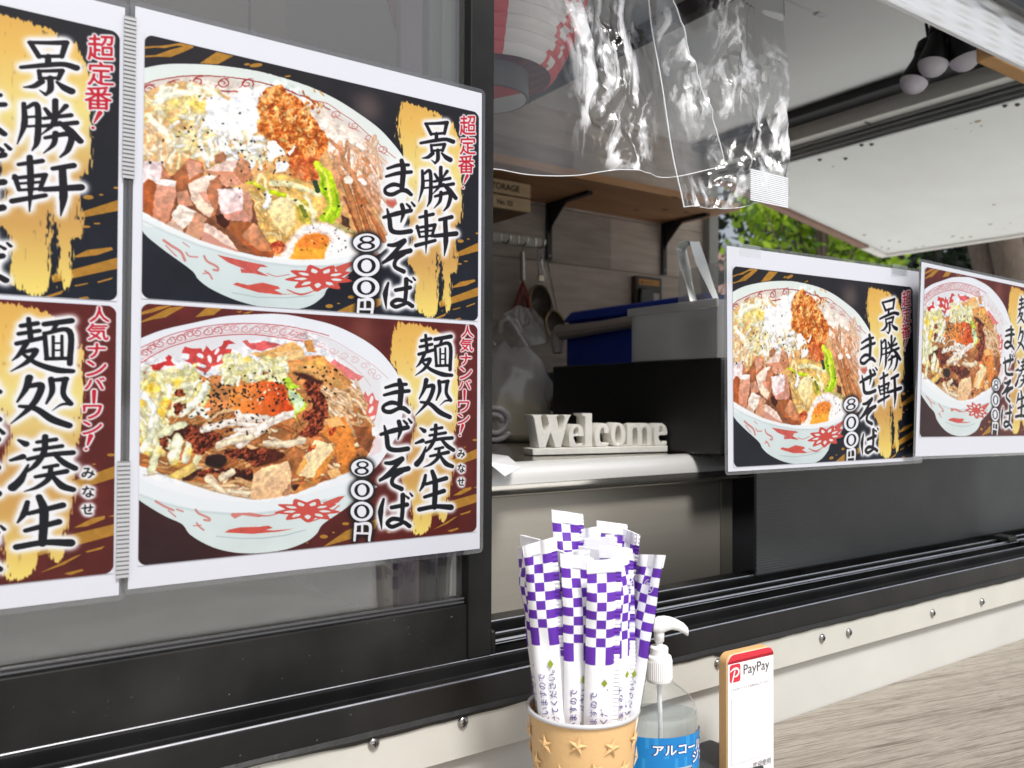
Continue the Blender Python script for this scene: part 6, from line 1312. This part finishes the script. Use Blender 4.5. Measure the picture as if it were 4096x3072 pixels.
# ---------------------------------------------------------------- paper-wrapped chopsticks
M_PP = mat('packet_white', (236, 236, 240), .55, var=.02, vs=40, bump=.1, bs=200); M_PV = mat('packet_purple', (92, 36, 160), .5); M_PG = mat('packet_green', (142, 156, 30), .5); M_PI = mat('packet_indigo', (88, 74, 130), .6)
PL, PWD, FL = .209, .0109, .0042
def packet_mesh(mark, var=0):
    w = MB(); nu, nv = 12, 80; rh = .0069; sh_ = (0, .0024, -.0022, .0040)[var]; bnd = (.0, .0045, -.004, .002)[var]; bnx = (.0, .002, -.0015, .003)[var]; cr = (0, .0012, .0022, .0008)[var]
    def mi(x, z):
        r = int((PL - .0100 - z) / rh)
        if z > PL - .0100 or r >= 10: return 0
        if r == 9: return 1 if abs(x) > PWD / 3 else 0
        c = int((x + PWD) / (PWD * 2 / 3))
        if mark and 1 <= r <= 2 and x > .001: return 0 if (r + c) % 2 else 1
        return 1 if (r + c) % 2 == 0 else 0
    def fr(u, v, s):
        x = -PWD + 2 * PWD * u; z = PL * v; th = .0042 * (1 - (2 * u - 1) ** 4) * min(1, (PL - .009 - z) / .02 if z < PL - .009 else 0) ; th = max(th, .0003)
        return (x, s * (-th + .0005 * math.sin(z * 90 + u * 5) * (th / .004)), z)
    us = [0, 1 / 12, 2 / 12, 3 / 12, 4 / 12, 5 / 12, 6 / 12, 7 / 12, 8 / 12, 9 / 12, 10 / 12, 11 / 12, 1]
    zs = [0, .02, .05, .08] + list(PL - .0100 - rh * np.arange(11, -1, -1)) + [PL - .008, PL - .005, PL - .0025, PL]
    zz_ = sorted(set(round(float(z), 5) for z in zs))
    for s in (1, -1):
        b = len(w.v); w.v += [fr(u, z / PL, s) for z in zz_ for u in us]
        for j in range(len(zz_) - 1):
            for i in range(12):
                q = b + j * 13 + i; f = (q, q + 1, q + 14, q + 13); w.f.append(f if s > 0 else f[::-1]); w.m.append(mi(-PWD + 2 * PWD * (i + .5) / 12, (zz_[j] + zz_[j + 1]) / 2))
    n = 130
    for i in range(n):   # crimped side seam
        a, b = PL * i / n, PL * (i + 1) / n; y = .0005 * (i % 2); m_ = 0
        r = int((PL - .0100 - (a + b) / 2) / rh) if PL - .079 < (a + b) / 2 < PL - .0100 else -1
        fs = -1 if mark else 1; w.add([(fs * (PWD - .0004), y - .0003, a), (fs * (PWD + FL), y - .0003, a), (fs * (PWD + FL), .0005 - y - .0003, b), (fs * (PWD - .0004), .0005 - y - .0003, b)], [(0, 1, 2, 3)], 1 if r >= 0 and r % 2 == 0 else 0)
    for i in range(9):   # crimped head
        a = PL - .0092 + .0092 * i / 9; w.box(-PWD - (FL * .6 if mark else .0004), PWD + (.0004 if mark else FL * .6), -.0009, .0009, a, a + .0009)
    tf = lambda a, b: (b, -.0049 + .0 * a, a)
    w.text('注意して開けてください。', lambda a, b: (.0060 - b, -.0047,  PL - .170 + a), .0064, 3, fat=.01); w.text('楊枝が入っていますので', lambda a, b: (-.0020 - b, -.0048, PL - .170 + a), .0064, 3, fat=.01)
    w.add([(.0034, -.0048, PL - .0960), (.0058, -.0048, PL - .0928), (.0034, -.0048, PL - .0896), (.0010, -.0048, PL - .0928)], [(0, 1, 2, 3)], 2)
    if mark:
        q = np.array([.0045, -.0047, PL - .0100 - rh * 2]); n_ = 20
        for k in range(n_):
            if k in (4, 14): continue
            a, b = 6.2832 * k / n_, 6.2832 * (k + 1) / n_; w.add([q + [r * math.cos(t), 0, r * math.sin(t)] for r, t in ((.0052, a), (.0052, b), (.0045, b), (.0045, a))], [(0, 1, 2, 3)], 0)
        w.text('紙', lambda a, b: (q[0] + a, q[1], q[2] + b), .0066, 0, fat=.02, x=0, y=-.0024, ax='c')
    V = np.array(w.v); t_ = V[:, 2] / PL; hd_ = np.clip((t_ - .86) / .14, 0, 1)
    V[:, 0] += bnx * np.sin(t_ * 3.1); V[:, 1] += bnd * (t_ - .5) ** 2 * 4 + cr * np.sin(V[:, 0] * 420 + var) * hd_ + .0006 * np.sin(V[:, 2] * 130 + var * 2 + V[:, 0] * 90); V[:, 2] += hd_ * (V[:, 0] * (.10, -.16, .22, -.08)[var] + sh_ * 0)
    V[:, 2] += sh_; w.v = [tuple(q_) for q_ in V]
    return w
def pk_pose(o, top, trim, tt, tr, yaw, roll=0):
    P = dep(tt, 2000 + top[0] / 1.5475, 2000 + top[1] / 1.5475); Q = dep(tr, 2000 + trim[0] / 1.5475, 2000 + trim[1] / 1.5475); z = P - Q; z /= np.linalg.norm(z)
    a = math.atan2(FW[0], FW[1]) + math.radians(yaw); y = np.array([math.sin(a), math.cos(a), 0]); y -= z * (y @ z); y /= np.linalg.norm(y); x = np.cross(y, z)
    Bp = P - z * PL; o.matrix_world = Matrix(((x[0], y[0], z[0], Bp[0]), (x[1], y[1], z[1], Bp[1]), (x[2], y[2], z[2], Bp[2]), (0, 0, 0, 1)))
PK = [  # top, rim (region pixels), depth, yaw, mark, label
    ((632, 372), (606, 1370), .618, .628, -3, 0, 'frontmost purple-checked chopstick packet standing in the middle of the cup'),
    ((470, 372), (465, 1365), .628, .634, -8, 0, 'purple-checked packet just left of the frontmost one, its seam tucked behind'),
    ((235, 236), (330, 1290), .640, .636, 14, 0, 'leftmost broad purple-checked packet leaning to the left'),
    ((170, 262), (280, 1262), .652, .648, 58, 0, 'packet seen nearly edge-on behind the leftmost broad packet'),
    ((142, 288), (262, 1250), .660, .655, 66, 0, 'outermost edge-on packet at the left rim of the cup'),
    ((408, 92), (420, 1250), .682, .672, -6, 0, 'tallest purple-checked packet sticking up at the back left'),
    ((520, 160), (500, 1250), .690, .676, 20, 0, 'back packet right of the tallest one, partly covered'),
    ((680, 168), (640, 1250), .694, .680, -4, 0, 'rear wide packet with its white head at the back centre'),
    ((610, 232), (580, 1280), .676, .668, 6, 0, 'crumpled-head packet in front of the rear wide one'),
    ((768, 205), (725, 1270), .690, .676, 60, 0, 'narrow edge-on packet at the back right with a torn head'),
    ((440, 300), (420, 1320), .655, .650, 10, 0, 'mid-height packet with broad white head behind the front pair'),
    ((700, 322), (690, 1320), .650, .646, 4, 0, 'packet behind the frontmost one with a wide white crimped head'),
    ((756, 334), (736, 1330), .645, .643, -46, 1, 'packet with a round paper mark at right of the frontmost one'),
    ((330, 330), (352, 1310), .646, .642, 50, 0, 'thin packet wedged between the leftmost and middle packets'),
    ((966, 322), (804, 1300), .652, .648, 50, 1, 'packet leaning out alone to the right with a round paper mark'),
    ((560, 330), (540, 1330), .664, .656, 30, 0, 'turned packet deep in the centre of the bundle'),
]
proto = {}
for top, trm, tt, tr, yaw, mark, lab in PK:
    mark = (mark, PK.index((top, trm, tt, tr, yaw, mark, lab)) % 4)
    if mark not in proto:
        o = obj('chopstick_packet', packet_mesh(*mark), [M_PP, M_PV, M_PG, M_PI], None, sharp=50); proto[mark] = o
    else: o = proto[mark].copy(); COL.objects.link(o)
    tag(o, lab, 'chopstick packet', 'wrapped chopsticks in the paper cup'); pk_pose(o, top, trm, tt, tr, yaw)

# ---------------------------------------------------------------- hand sanitiser bottle
bc_ = np.array([.295, -.086, CZ]); bx = np.array([.893, -.45, 0]); by = np.array([.45, .893, 0])     # wide axis, depth axis
def bot(r, a, z, k=1.): return bc_ + bx * (r * k * math.cos(a)) + by * (r * (.66 + .34 * max(0, (z - .105)) / .012 if z > .09 else .66) * k * math.sin(a) if z < .115 else r * k * math.sin(a)) + np.array([0, 0, z])
BP = [(.0335, .0006), (.0365, .003), (.0376, .008), (.0378, .06), (.0376, .078), (.0365, .086), (.0335, .094), (.0280, .1015), (.0205, .1075), (.0142, .1118), (.0122, .1142)]
def oval(prof, k=1., n=56):
    w = MB(); vs = [bot(r, 6.2832 * j / n, z, k) for r, z in prof for j in range(n)]; m_ = len(prof)
    w.add(vs, [(i * n + j, i * n + (j + 1) % n, (i + 1) * n + (j + 1) % n, (i + 1) * n + j) for i in range(m_ - 1) for j in range(n)] + [tuple(range(n))[::-1]]); return w
sb = thing('sanitizer_bottle', 'clear pump bottle of hand gel with a blue label', 'bottle', tuple(bc_))
obj('bottle_shell', oval(BP), clear('pet_plastic', (252, 253, 253), fac=.02, rough=.03, haze=.03, bump=.1, bs=40), sb)
LV = .0845; lp = [(r, z) for r, z in BP if z < LV]; n = 56; w = oval(lp + [(.0366, LV)], .972); b = len(w.v); w.f.append(tuple(range(b - n, b))); w.m.append(0)
gm = clear('clear_gel', (249, 253, 253), fac=.0, rough=.05, haze=.10)
obj('gel', w, gm, sb)
LA0, LA1, LZ0, LZ1 = math.radians(-168), math.radians(-12), .014, .0705
def lab_pt(a, z, k): return bot(.0378, a, z, k)
w = MB(); w.grid(lambda u, v: lab_pt(LA0 + (LA1 - LA0) * u, LZ0 + (LZ1 - LZ0) * v, 1.008), 60, 6, mfn=lambda u, v: 1 if (math.sin(u * 40 + 5 * v) * math.sin(u * 23 - 9 * v) > .55) else 0)
tc0 = math.radians(-68)
def on(k): return lambda a, b: lab_pt(tc0 + a / .032, b, k)
for fat, mi_, k in ((.07, 2, 1.013), (.02, 3, 1.018)):
    w.text('アルコール', on(k), .0108, mi_, fat=fat, x=0, y=.0555, ax='c', sx=.92); w.text('ジェル', on(k), .0118, mi_, fat=fat, x=.0275, y=.0450, ax='c')
w.grid(lambda u, v: on(1.013)(-.021 + .031 * u, .0368 + .0062 * v), 14, 1, mi=4)
w.text('いつも清潔に除菌・消毒', on(1.018), .0030, 5, fat=.01, x=-.0055, y=.0388, ax='c')
def disc(cx_, cz_, r, mi_, k): w.add([on(k)(cx_, cz_)] + [on(k)(cx_ + r * math.cos(t), cz_ + r * math.sin(t)) for t in np.linspace(0, 6.2832, 20, endpoint=False)], [(0, 1 + i, 1 + (i + 1) % 20) for i in range(20)], mi_)
disc(.0335, .062, .0098, 2, 1.012); w.text('70', on(1.02), .0108, 6, fat=.04, x=.0305, y=.0585, ax='c'); disc(.0235, .0318, .0058, 7, 1.012); w.text('速乾', on(1.02), .0048, 3, fat=.03, x=.0235, y=.0302, ax='c'); disc(.008, .0275, .0062, 8, 1.012)
obj('label', w, [mat('label_blue', (24, 126, 196), .35), mat('label_light_blue', (44, 146, 208), .35), mat('label_navy', (24, 52, 132), .4), mat('label_white', (238, 240, 244), .4), mat('label_silver', (178, 182, 188), .4), mat('label_ink', (50, 60, 90), .5), mat('label_yellow', (240, 214, 40), .4), mat('label_green', (40, 132, 70), .4), mat('label_red', (196, 50, 60), .4)], sb)
M_PUMP = mat('pump_white', (236, 236, 236), .35)
w = MB(); w.lathe(bc_ + [0, 0, .1135], [(.0112 + (.0004 if i % 2 else 0), z) for i, z in enumerate((0, .0008))] + [(.0118, .002), (.0118, .0215), (.0112, .0235), (.0085, .0245), (.0085, .031), (.0076, .0322), (.0045, .0325)], 48); cp = obj('cap', w, M_PUMP, sb)
w = MB()
for k in range(40): a = 6.2832 * k / 40; q = bc_ + [.0119 * math.cos(a), .0119 * math.sin(a), .1165]; w.tube([q, q + [0, 0, .017]], .0004, 5)
obj('cap_ribs', w, M_PUMP, cp)
w = MB(); w.tube([bc_ + [0, 0, .146], bc_ + [0, 0, .158]], .0034, 14); w.tube([bc_ + [0, 0, .006], bc_ + [.002, 0, .07], bc_ + [0, 0, .113]], .0022, 8); obj('stem', w, mat('pump_tube', (226, 228, 228), .3, sub=.2), sb)
w = MB(); hx = np.array([.93, -.36, 0]); hx /= np.linalg.norm(hx); hy = np.array([-hx[1], hx[0], 0]); hb_ = bc_ + [0, 0, .1565]
ST = [(-.0072, .0040, .0052, .0120), (-.004, .0024, .0064, .0150), (0, .0006, .0068, .0166), (.006, .0030, .0066, .0168), (.012, .0042, .0060, .0156), (.018, .0028, .0052, .0132), (.024, -.0002, .0046, .0098), (.0280, -.0030, .0040, .0056)]
rows = []
for s_, lo, hw, hi in ST:
    for j in range(14):
        a = 6.2832 * j / 14; rows.append(hb_ + hx * s_ + hy * hw * math.copysign(abs(math.cos(a)) ** .7, math.cos(a)) + np.array([0, 0, (lo + hi) / 2 + (hi - lo) / 2 * math.copysign(abs(math.sin(a)) ** .7, math.sin(a))]))
w.add(rows, [(i * 14 + j, i * 14 + (j + 1) % 14, (i + 1) * 14 + (j + 1) % 14, (i + 1) * 14 + j) for i in range(len(ST) - 1) for j in range(14)] + [tuple(range(14))[::-1], tuple(range((len(ST) - 1) * 14, len(ST) * 14))])
w.lathe(hb_ + [0, 0, -.0065], [(.0040, 0), (.0047, .0004), (.0050, .0095), (.0048, .0105)], 20); obj('pump_head', w, M_PUMP, sb, sharp=60)

# ---------------------------------------------------------------- payment sign
S0 = dep(.80, 2907, 2900); ya_ = math.radians(-2.8); su = np.array([math.cos(ya_), math.sin(ya_), 0]); sn = np.array([su[1], -su[0], 0])
def onsign(px, py): d = ray(px, py); tt = ((S0 - CAM) @ sn) / (d @ sn); p = CAM + tt * d; return float((p - S0) @ su), float(p[2])
def k7(x, y): return onsign(2500 + x / 1.386, 2300 + y / 1.386)
def sp_(u, v, d=0.): return S0 + su * u + sn * d + np.array([0, 0, v - S0[2]])
W7 = k7(822, 700)[0]; T7 = (k7(640, 428)[1] + k7(760, 402)[1]) / 2
ps = thing('payment_sign', 'upright wooden-backed payment sign with a red top and logo on the ledge', 'sign', tuple(sp_(W7 / 2, CZ, 0)))
def outline(u0, u1, v0, v1, r, d):
    return [sp_(u0, v0, d), sp_(u1, v0, d)] + [sp_(u1 - r + r * math.cos(a), v1 - r + r * math.sin(a), d) for a in np.linspace(0, math.pi / 2, 7)] + [sp_(u0 + r - r * math.sin(a), v1 - r + r * math.cos(a), d) for a in np.linspace(0, math.pi / 2, 7)]
w = MB(); w.prism(outline(0, W7, CZ + .0006, T7, .009, 0)[::-1], -sn * .0105); obj('wood_back', w, mat('birch_edge', (214, 168, 112), .5, rgb2=(226, 186, 132), vs=20, stretch=(1, 1, .1)), ps, bevel=.001)
w = MB(); w.prism(outline(.0008, W7 - .0006, CZ + .001, T7 - .0006, .0085, .0002), sn * .0005); obj('white_face', w, mat('sign_white', (238, 236, 238), .4), ps, smooth=False)
w = MB(); rb_ = k7(700, 455)[1]; rb_ = T7 - .0060
ol = [q for q in outline(.0009, W7 - .0007, rb_, T7 - .0007, .0084, .0009)]; ol[0] = sp_(.0009 + .0022, rb_, .0009) * 0 + sp_(.0009, rb_ - .0008, .0009); w.add(ol, [tuple(range(len(ol)))])
# logo: rounded red square with a white swash letter
lu0, lv1 = k7(577, 500); lu1, lv0 = k7(636, 585); lw = lu1 - lu0; lh = lv1 - lv0
def lg(a, b, d=.0010): return sp_(lu0 + lw * a, lv0 + lh * b, d)
def rr(a0, a1, b0, b1, r, d, mi_):
    P = []
    for ca_, cb_, s_ in ((a1 - r, b1 - r, 0), (a0 + r, b1 - r, 90), (a0 + r, b0 + r, 180), (a1 - r, b0 + r, 270)): P += [lg(ca_ + r * math.cos(math.radians(s_ + q * 18)), cb_ + r * math.sin(math.radians(s_ + q * 18)), d) for q in range(6)]
    w.add(P, [tuple(range(len(P)))], mi_)
rr(0, 1, 0, 1, .16, .0010, 0)
def ribbon(pts, wd2, d, mi_):
    P = smooth(pts, 6); L = []; R2 = []
    for i in range(len(P)):
        t_ = P[min(i + 1, len(P) - 1)] - P[max(i - 1, 0)]; t_ = t_ / (np.hypot(*t_) + 1e-9); ww = np.interp(i / (len(P) - 1), np.linspace(0, 1, len(wd2)), wd2) / 2; L.append(P[i] + [-t_[1] * ww, t_[0] * ww]); R2.append(P[i] - [-t_[1] * ww, t_[0] * ww])
    for i in range(len(P) - 1): w.add([lg(*L[i], d), lg(*L[i + 1], d), lg(*R2[i + 1], d), lg(*R2[i], d)], [(0, 1, 2, 3)], mi_)
ribbon([(.20, .0), (.34, .34), (.46, .66)], [.10, .12, .10], .0012, 1); ribbon([(.0, .62), (.28, .74), (.58, .76), (.80, .64), (.78, .44), (.56, .32), (.36, .32)], [.05, .10, .12, .13, .12, .09, .03], .0014, 1)
tu, tv = k7(650, 550); te = k7(796, 505)[0]
tm = text_mesh('PayPay', .0)[0]; sz = (te - tu) / tm[:, 0].max(); w.text('PayPay', lambda a, b: sp_(a, b, .0011), sz, 2, fat=.0, x=tu, y=tv)
tu2, tv2 = k7(580, 648); te2 = k7(798, 580)[0]; sz = (te2 - tu2) / text_mesh('こちらのバーコードを読み込んでください', .0)[0][:, 0].max(); w.text('こちらのバーコードを読み込んでください', lambda a, b: sp_(a, b, .0011), sz, 3, x=tu2, y=tv2 + .0004)
q0, q1 = k7(588, 690), k7(800, 1000); qb = k7(590, 1052)[1]
w.add([sp_(q0[0], qb, .0010), sp_(q1[0], qb, .0010), sp_(q1[0], k7(798, 618)[1], .0010), sp_(q0[0], q0[1], .0010)][::1], [(0, 1, 2, 3)], 4)
for a_, b_ in ((0, 0),):
    e0 = [(q0[0], qb), (q1[0], qb), (q1[0], k7(798, 618)[1]), (q0[0], q0[1])]
    for i in range(4):
        (u_a, v_a), (u_b, v_b) = e0[i], e0[(i + 1) % 4]; w.tube([sp_(u_a, v_a, .0011), sp_(u_b, v_b, .0011)], .00018, 4, mi=5)
bu, bv = k7(704, 1070); w.text('欢迎使用', lambda a, b: sp_(a, b, .0011), (k7(803, 1040)[0] - bu) / text_mesh('欢迎使用')[0][:, 0].max(), 3, x=bu, y=bv)
obj('print', w, [mat('sign_red', (206, 44, 60), .45), mat('sign_white', (238, 236, 238), .4), mat('sign_grey', (72, 70, 74), .5), mat('sign_small_grey', (104, 102, 106), .5), mat('sticker_white', (244, 243, 244), .35), mat('sticker_edge', (196, 194, 196), .5)], ps, smooth=False)
tq = at(2, CZ + .016, 2800, 3015); w = MB(); w.box(tq[0] - .045, tq[0] + .040, tq[1] - .05, tq[1] + .022, CZ + .0004, CZ + .016)
tag(obj('card_reader', w, mat('charcoal_plastic', (48, 48, 52), .5), bevel=.005, seg=3), 'flat charcoal plastic device lying between the gel bottle and payment sign', 'device')

# ---------------------------------------------------------------- behind the left glass
tb_ = [at(1, .12, px, py) for px, py in ((1168, 2310), (1200, 2250), (1500, 2225), (1478, 2330), (1480, 2400), (1420, 2425), (1330, 2405), (1290, 2380), (1240, 2360))]
w = MB(); w.add([tuple(p + np.array([0, .004 * math.sin(i * 2), 0])) for i, p in enumerate(tb_)], [tuple(range(len(tb_)))]); o = obj('torn_plastic', w, mat('milky_plastic', (190, 184, 182), .4, bump=.6, bs=40), smooth=False); m_ = o.modifiers.new('t', 'SOLIDIFY'); m_.thickness = .001
tag(o, 'torn milky plastic sheet behind the glass below the main poster', 'plastic sheet')
xa3, xb3 = at(1, .16, 1585, 2300)[0], at(1, .16, 1680, 2300)[0]; w = MB(); w.box(xa3, xb3, .16, .17, 1.2508, 2.0); tag(obj('pink_strip', w, mat('pinkish_strip', (160, 140, 152), .5), bevel=.002), 'pale mauve upright strip behind the glass beside the inner sash', 'strip')
w = MB(); w.box(-1.08, .18, .62, .65, 1.10, 2.2); [w.box(x_, x_ + .004, .6185, .6195, 1.10, 2.2, 1) for x_ in (-.62, -.33, -.05, .12)]; tag(obj('partition_panel', w, [mat('taupe_panel', (190, 176, 166), .55, var=.08, vs=2), M_DARK], bevel=0), 'taupe inner partition seen dimly through the left window glass', 'panel')

# ---------------------------------------------------------------- trees and houses beyond
def leaves(name, C, size, mats, parent, wts, flat=.5, seed=1):
    r = np.random.default_rng(seed); n = len(C); a = r.normal(size=(n, 3)); a /= np.linalg.norm(a, axis=1)[:, None]; b = np.cross(a, r.normal(size=(n, 3))); b /= np.linalg.norm(b, axis=1)[:, None]
    s = size * r.uniform(.6, 1.4, (n, 1)); V = np.stack([C - a * s, C + b * s * flat, C + a * s, C - b * s * flat], 1).reshape(-1, 3)
    me = bpy.data.meshes.new(name); d = np.array(off(parent)); me.from_pydata([tuple(v) for v in V - d], [], [(4 * i, 4 * i + 1, 4 * i + 2, 4 * i + 3) for i in range(n)])
    for m_ in mats: me.materials.append(m_)
    me.polygons.foreach_set('material_index', r.choice(len(mats), n, p=wts).astype(np.int32)); o = bpy.data.objects.new(name, me); COL.objects.link(o); o.parent = parent; return o
def leafmat(name, rgb):
    m_ = mat(name, rgb, .5); t_ = m_.node_tree; p_ = t_.nodes['Principled BSDF']; tl = t_.nodes.new('ShaderNodeBsdfTranslucent'); tl.inputs[0].default_value = (*s2l(rgb), 1); mx_ = t_.nodes.new('ShaderNodeMixShader'); mx_.inputs[0].default_value = .45
    t_.links.new(p_.outputs[0], mx_.inputs[1]); t_.links.new(tl.outputs[0], mx_.inputs[2]); t_.links.new(mx_.outputs[0], t_.nodes['Material Output'].inputs[0]); return m_
L_BRIGHT = [leafmat('maple_leaf', (118, 150, 28)), leafmat('maple_leaf_light', (150, 178, 40)), leafmat('maple_leaf_deep', (74, 108, 24))]
L_DARK = [leafmat('evergreen_leaf', (24, 40, 22)), leafmat('evergreen_deep', (14, 24, 15)), leafmat('evergreen_light', (38, 58, 30))]
M_BARK = mat('grey_bark', (96, 84, 74), .9, rgb2=(70, 60, 52), vs=8, bump=.8, bs=14, stretch=(4, 4, 1))
def tree(name, label, base, h, cr, nclump, per, size, mats, wts, seed, z0=.35, lean=(0, 0), rt=.16, clr=.3, group=None):
    r = np.random.default_rng(seed); base = np.array(base, float); t_ = thing(name, label, 'tree', tuple(base), group); w = MB(); top = base + [lean[0], lean[1], h * .8]
    w.tube([base, base + (top - base) * .3 + [.05, .03, 0], base + (top - base) * .65, top], [rt * 1.2, rt, rt * .7, rt * .25], 12)
    cc_ = []
    for k in range(nclump):
        a = r.uniform(0, 6.28); e = r.uniform(-1, 1); q = base + np.array([lean[0] * .8, lean[1] * .8, h * z0 + (h * (1 - z0)) * (.5 + .5 * e)]) + np.array([math.cos(a), math.sin(a), 0]) * cr * math.sqrt(max(.05, 1 - e * e)) * r.uniform(.35, 1); cc_.append(q)
        if k % 3 == 0: s_ = base + (top - base) * r.uniform(.3, .8); w.tube([s_, (s_ + q) / 2 + [0, 0, .1], q], [rt * .35, rt * .2, rt * .08], 6)
    obj('trunk', w, M_BARK, t_)
    C = np.concatenate([q + r.normal(size=(per, 3)) * np.array([1, 1, .6]) * cr * clr for q in cc_]); leaves('crown', C, size, mats, t_, wts, seed=seed); return t_
def gp(t_, px, py=1560): p = dep(t_, px, py); return (p[0], p[1], 0)
tree('maple_tree', 'bright yellow-green maple behind the van, left of the raised hatch', gp(7.6, 3290), 4.1, .82, 46, 90, .05, L_BRIGHT, [.5, .3, .2], 3, z0=.50, rt=.09, clr=.17)
for k, (t_, px, h, cr) in enumerate(((13, 3420, 6.6, 2.3), (15, 3720, 7.2, 2.6), (14, 4020, 7.0, 2.4), (18, 3560, 8.2, 3.0), (19, 3900, 8.6, 3.0))):
    tree('evergreen_tree', ['dark evergreen tree beside the maple, under the hatch', 'dark evergreen tree under the middle of the raised hatch edge', 'dark evergreen tree behind the bare brown trunks', 'taller rear evergreen between the two sheets', 'taller rear evergreen beyond the trunks'][k], gp(t_, px), h, cr, 60, 70, .11, L_DARK, [.5, .3, .2], 20 + k, z0=.16, rt=.2, clr=.24, group='evergreens behind the van')
for k, (pa, pb, t_, r_, lab) in enumerate((((3905, 900), (3990, 1250), 9.5, .15, 'leaning grey-brown trunk left of a pair under the hatch edge'), ((4000, 880), (4080, 1250), 9.2, .17, 'thicker leaning grey-brown trunk right of a pair under the hatch edge'), ((4075, 900), (4140, 1250), 10, .16, 'grey-brown trunk at the right picture edge under the hatch'))):
    a, b = dep(t_, *pa), dep(t_, *pb); d_ = (b - a) / (a[2] - b[2]); foot = b + d_ * b[2]; up_ = a - d_ * 3.5
    tr_ = thing('bare_trunk', lab, 'tree', tuple(foot), 'leaning trunks behind the van'); w = MB(); w.tube([foot, b, (a + b) / 2 + [.02, 0, 0], a, up_], [r_ * 1.25, r_, r_ * .97, r_ * .92, r_ * .5], 14); obj('trunk', w, M_BARK, tr_)
    C = up_ + np.random.default_rng(60 + k).normal(size=(1500, 3)) * [1.0, 1.0, .7]; leaves('crown', C, .1, L_DARK, tr_, [.5, .3, .2], seed=70 + k)
def house(name, label, c, w_, d_, h_, wall, roof, yaw=0):
    t_ = thing(name, label, 'building', c); t_.rotation_euler.z = yaw; b = MB(); b.box(-w_ / 2, w_ / 2, -d_ / 2, d_ / 2, 0, h_); obj('wall', b, wall, t_, local=True)
    b = MB(); b.box(-w_ / 2 - .2, w_ / 2 + .2, -d_ / 2 - .2, d_ / 2 + .2, h_ + .002, h_ + .35); obj('roof', b, roof, t_, local=True)
    for fl_ in range(max(1, int(h_ / 3))):
        for k in range(max(2, int(w_ / 3))):
            x = -w_ / 2 + (k + .5) * w_ / max(2, int(w_ / 3)); b = MB(); b.box(x - .6, x + .6, -d_ / 2 - .04, -d_ / 2 - .002, fl_ * 3 + .9, fl_ * 3 + 2.2); fr_ = obj('window', b, mat('window_frame', (220, 220, 220), .4), t_, local=True)
            b = MB(); b.box(x - .52, x + .52, -d_ / 2 - .046, -d_ / 2 - .0405, fl_ * 3 + .98, fl_ * 3 + 2.12); obj('pane', b, mat('window_pane', (60, 70, 80), .1), fr_, local=True)
p = dep(42, 2800, 1500); house('apartment_block', 'distant pink building glimpsed between the van corner and the menu sheet', (p[0], p[1], 0), 9, 8, 7.9, mat('pink_wall', (206, 160, 150), .8), mat('pink_roof', (150, 120, 112), .8), -.6)
p = dep(26, 3760, 1500); house('white_house', 'small pale house seen between the two right-hand menu sheets', (p[0], p[1], 0), 6, 5, 4.2, mat('white_wall', (214, 218, 222), .7), mat('grey_roof', (120, 124, 130), .7), -.6)
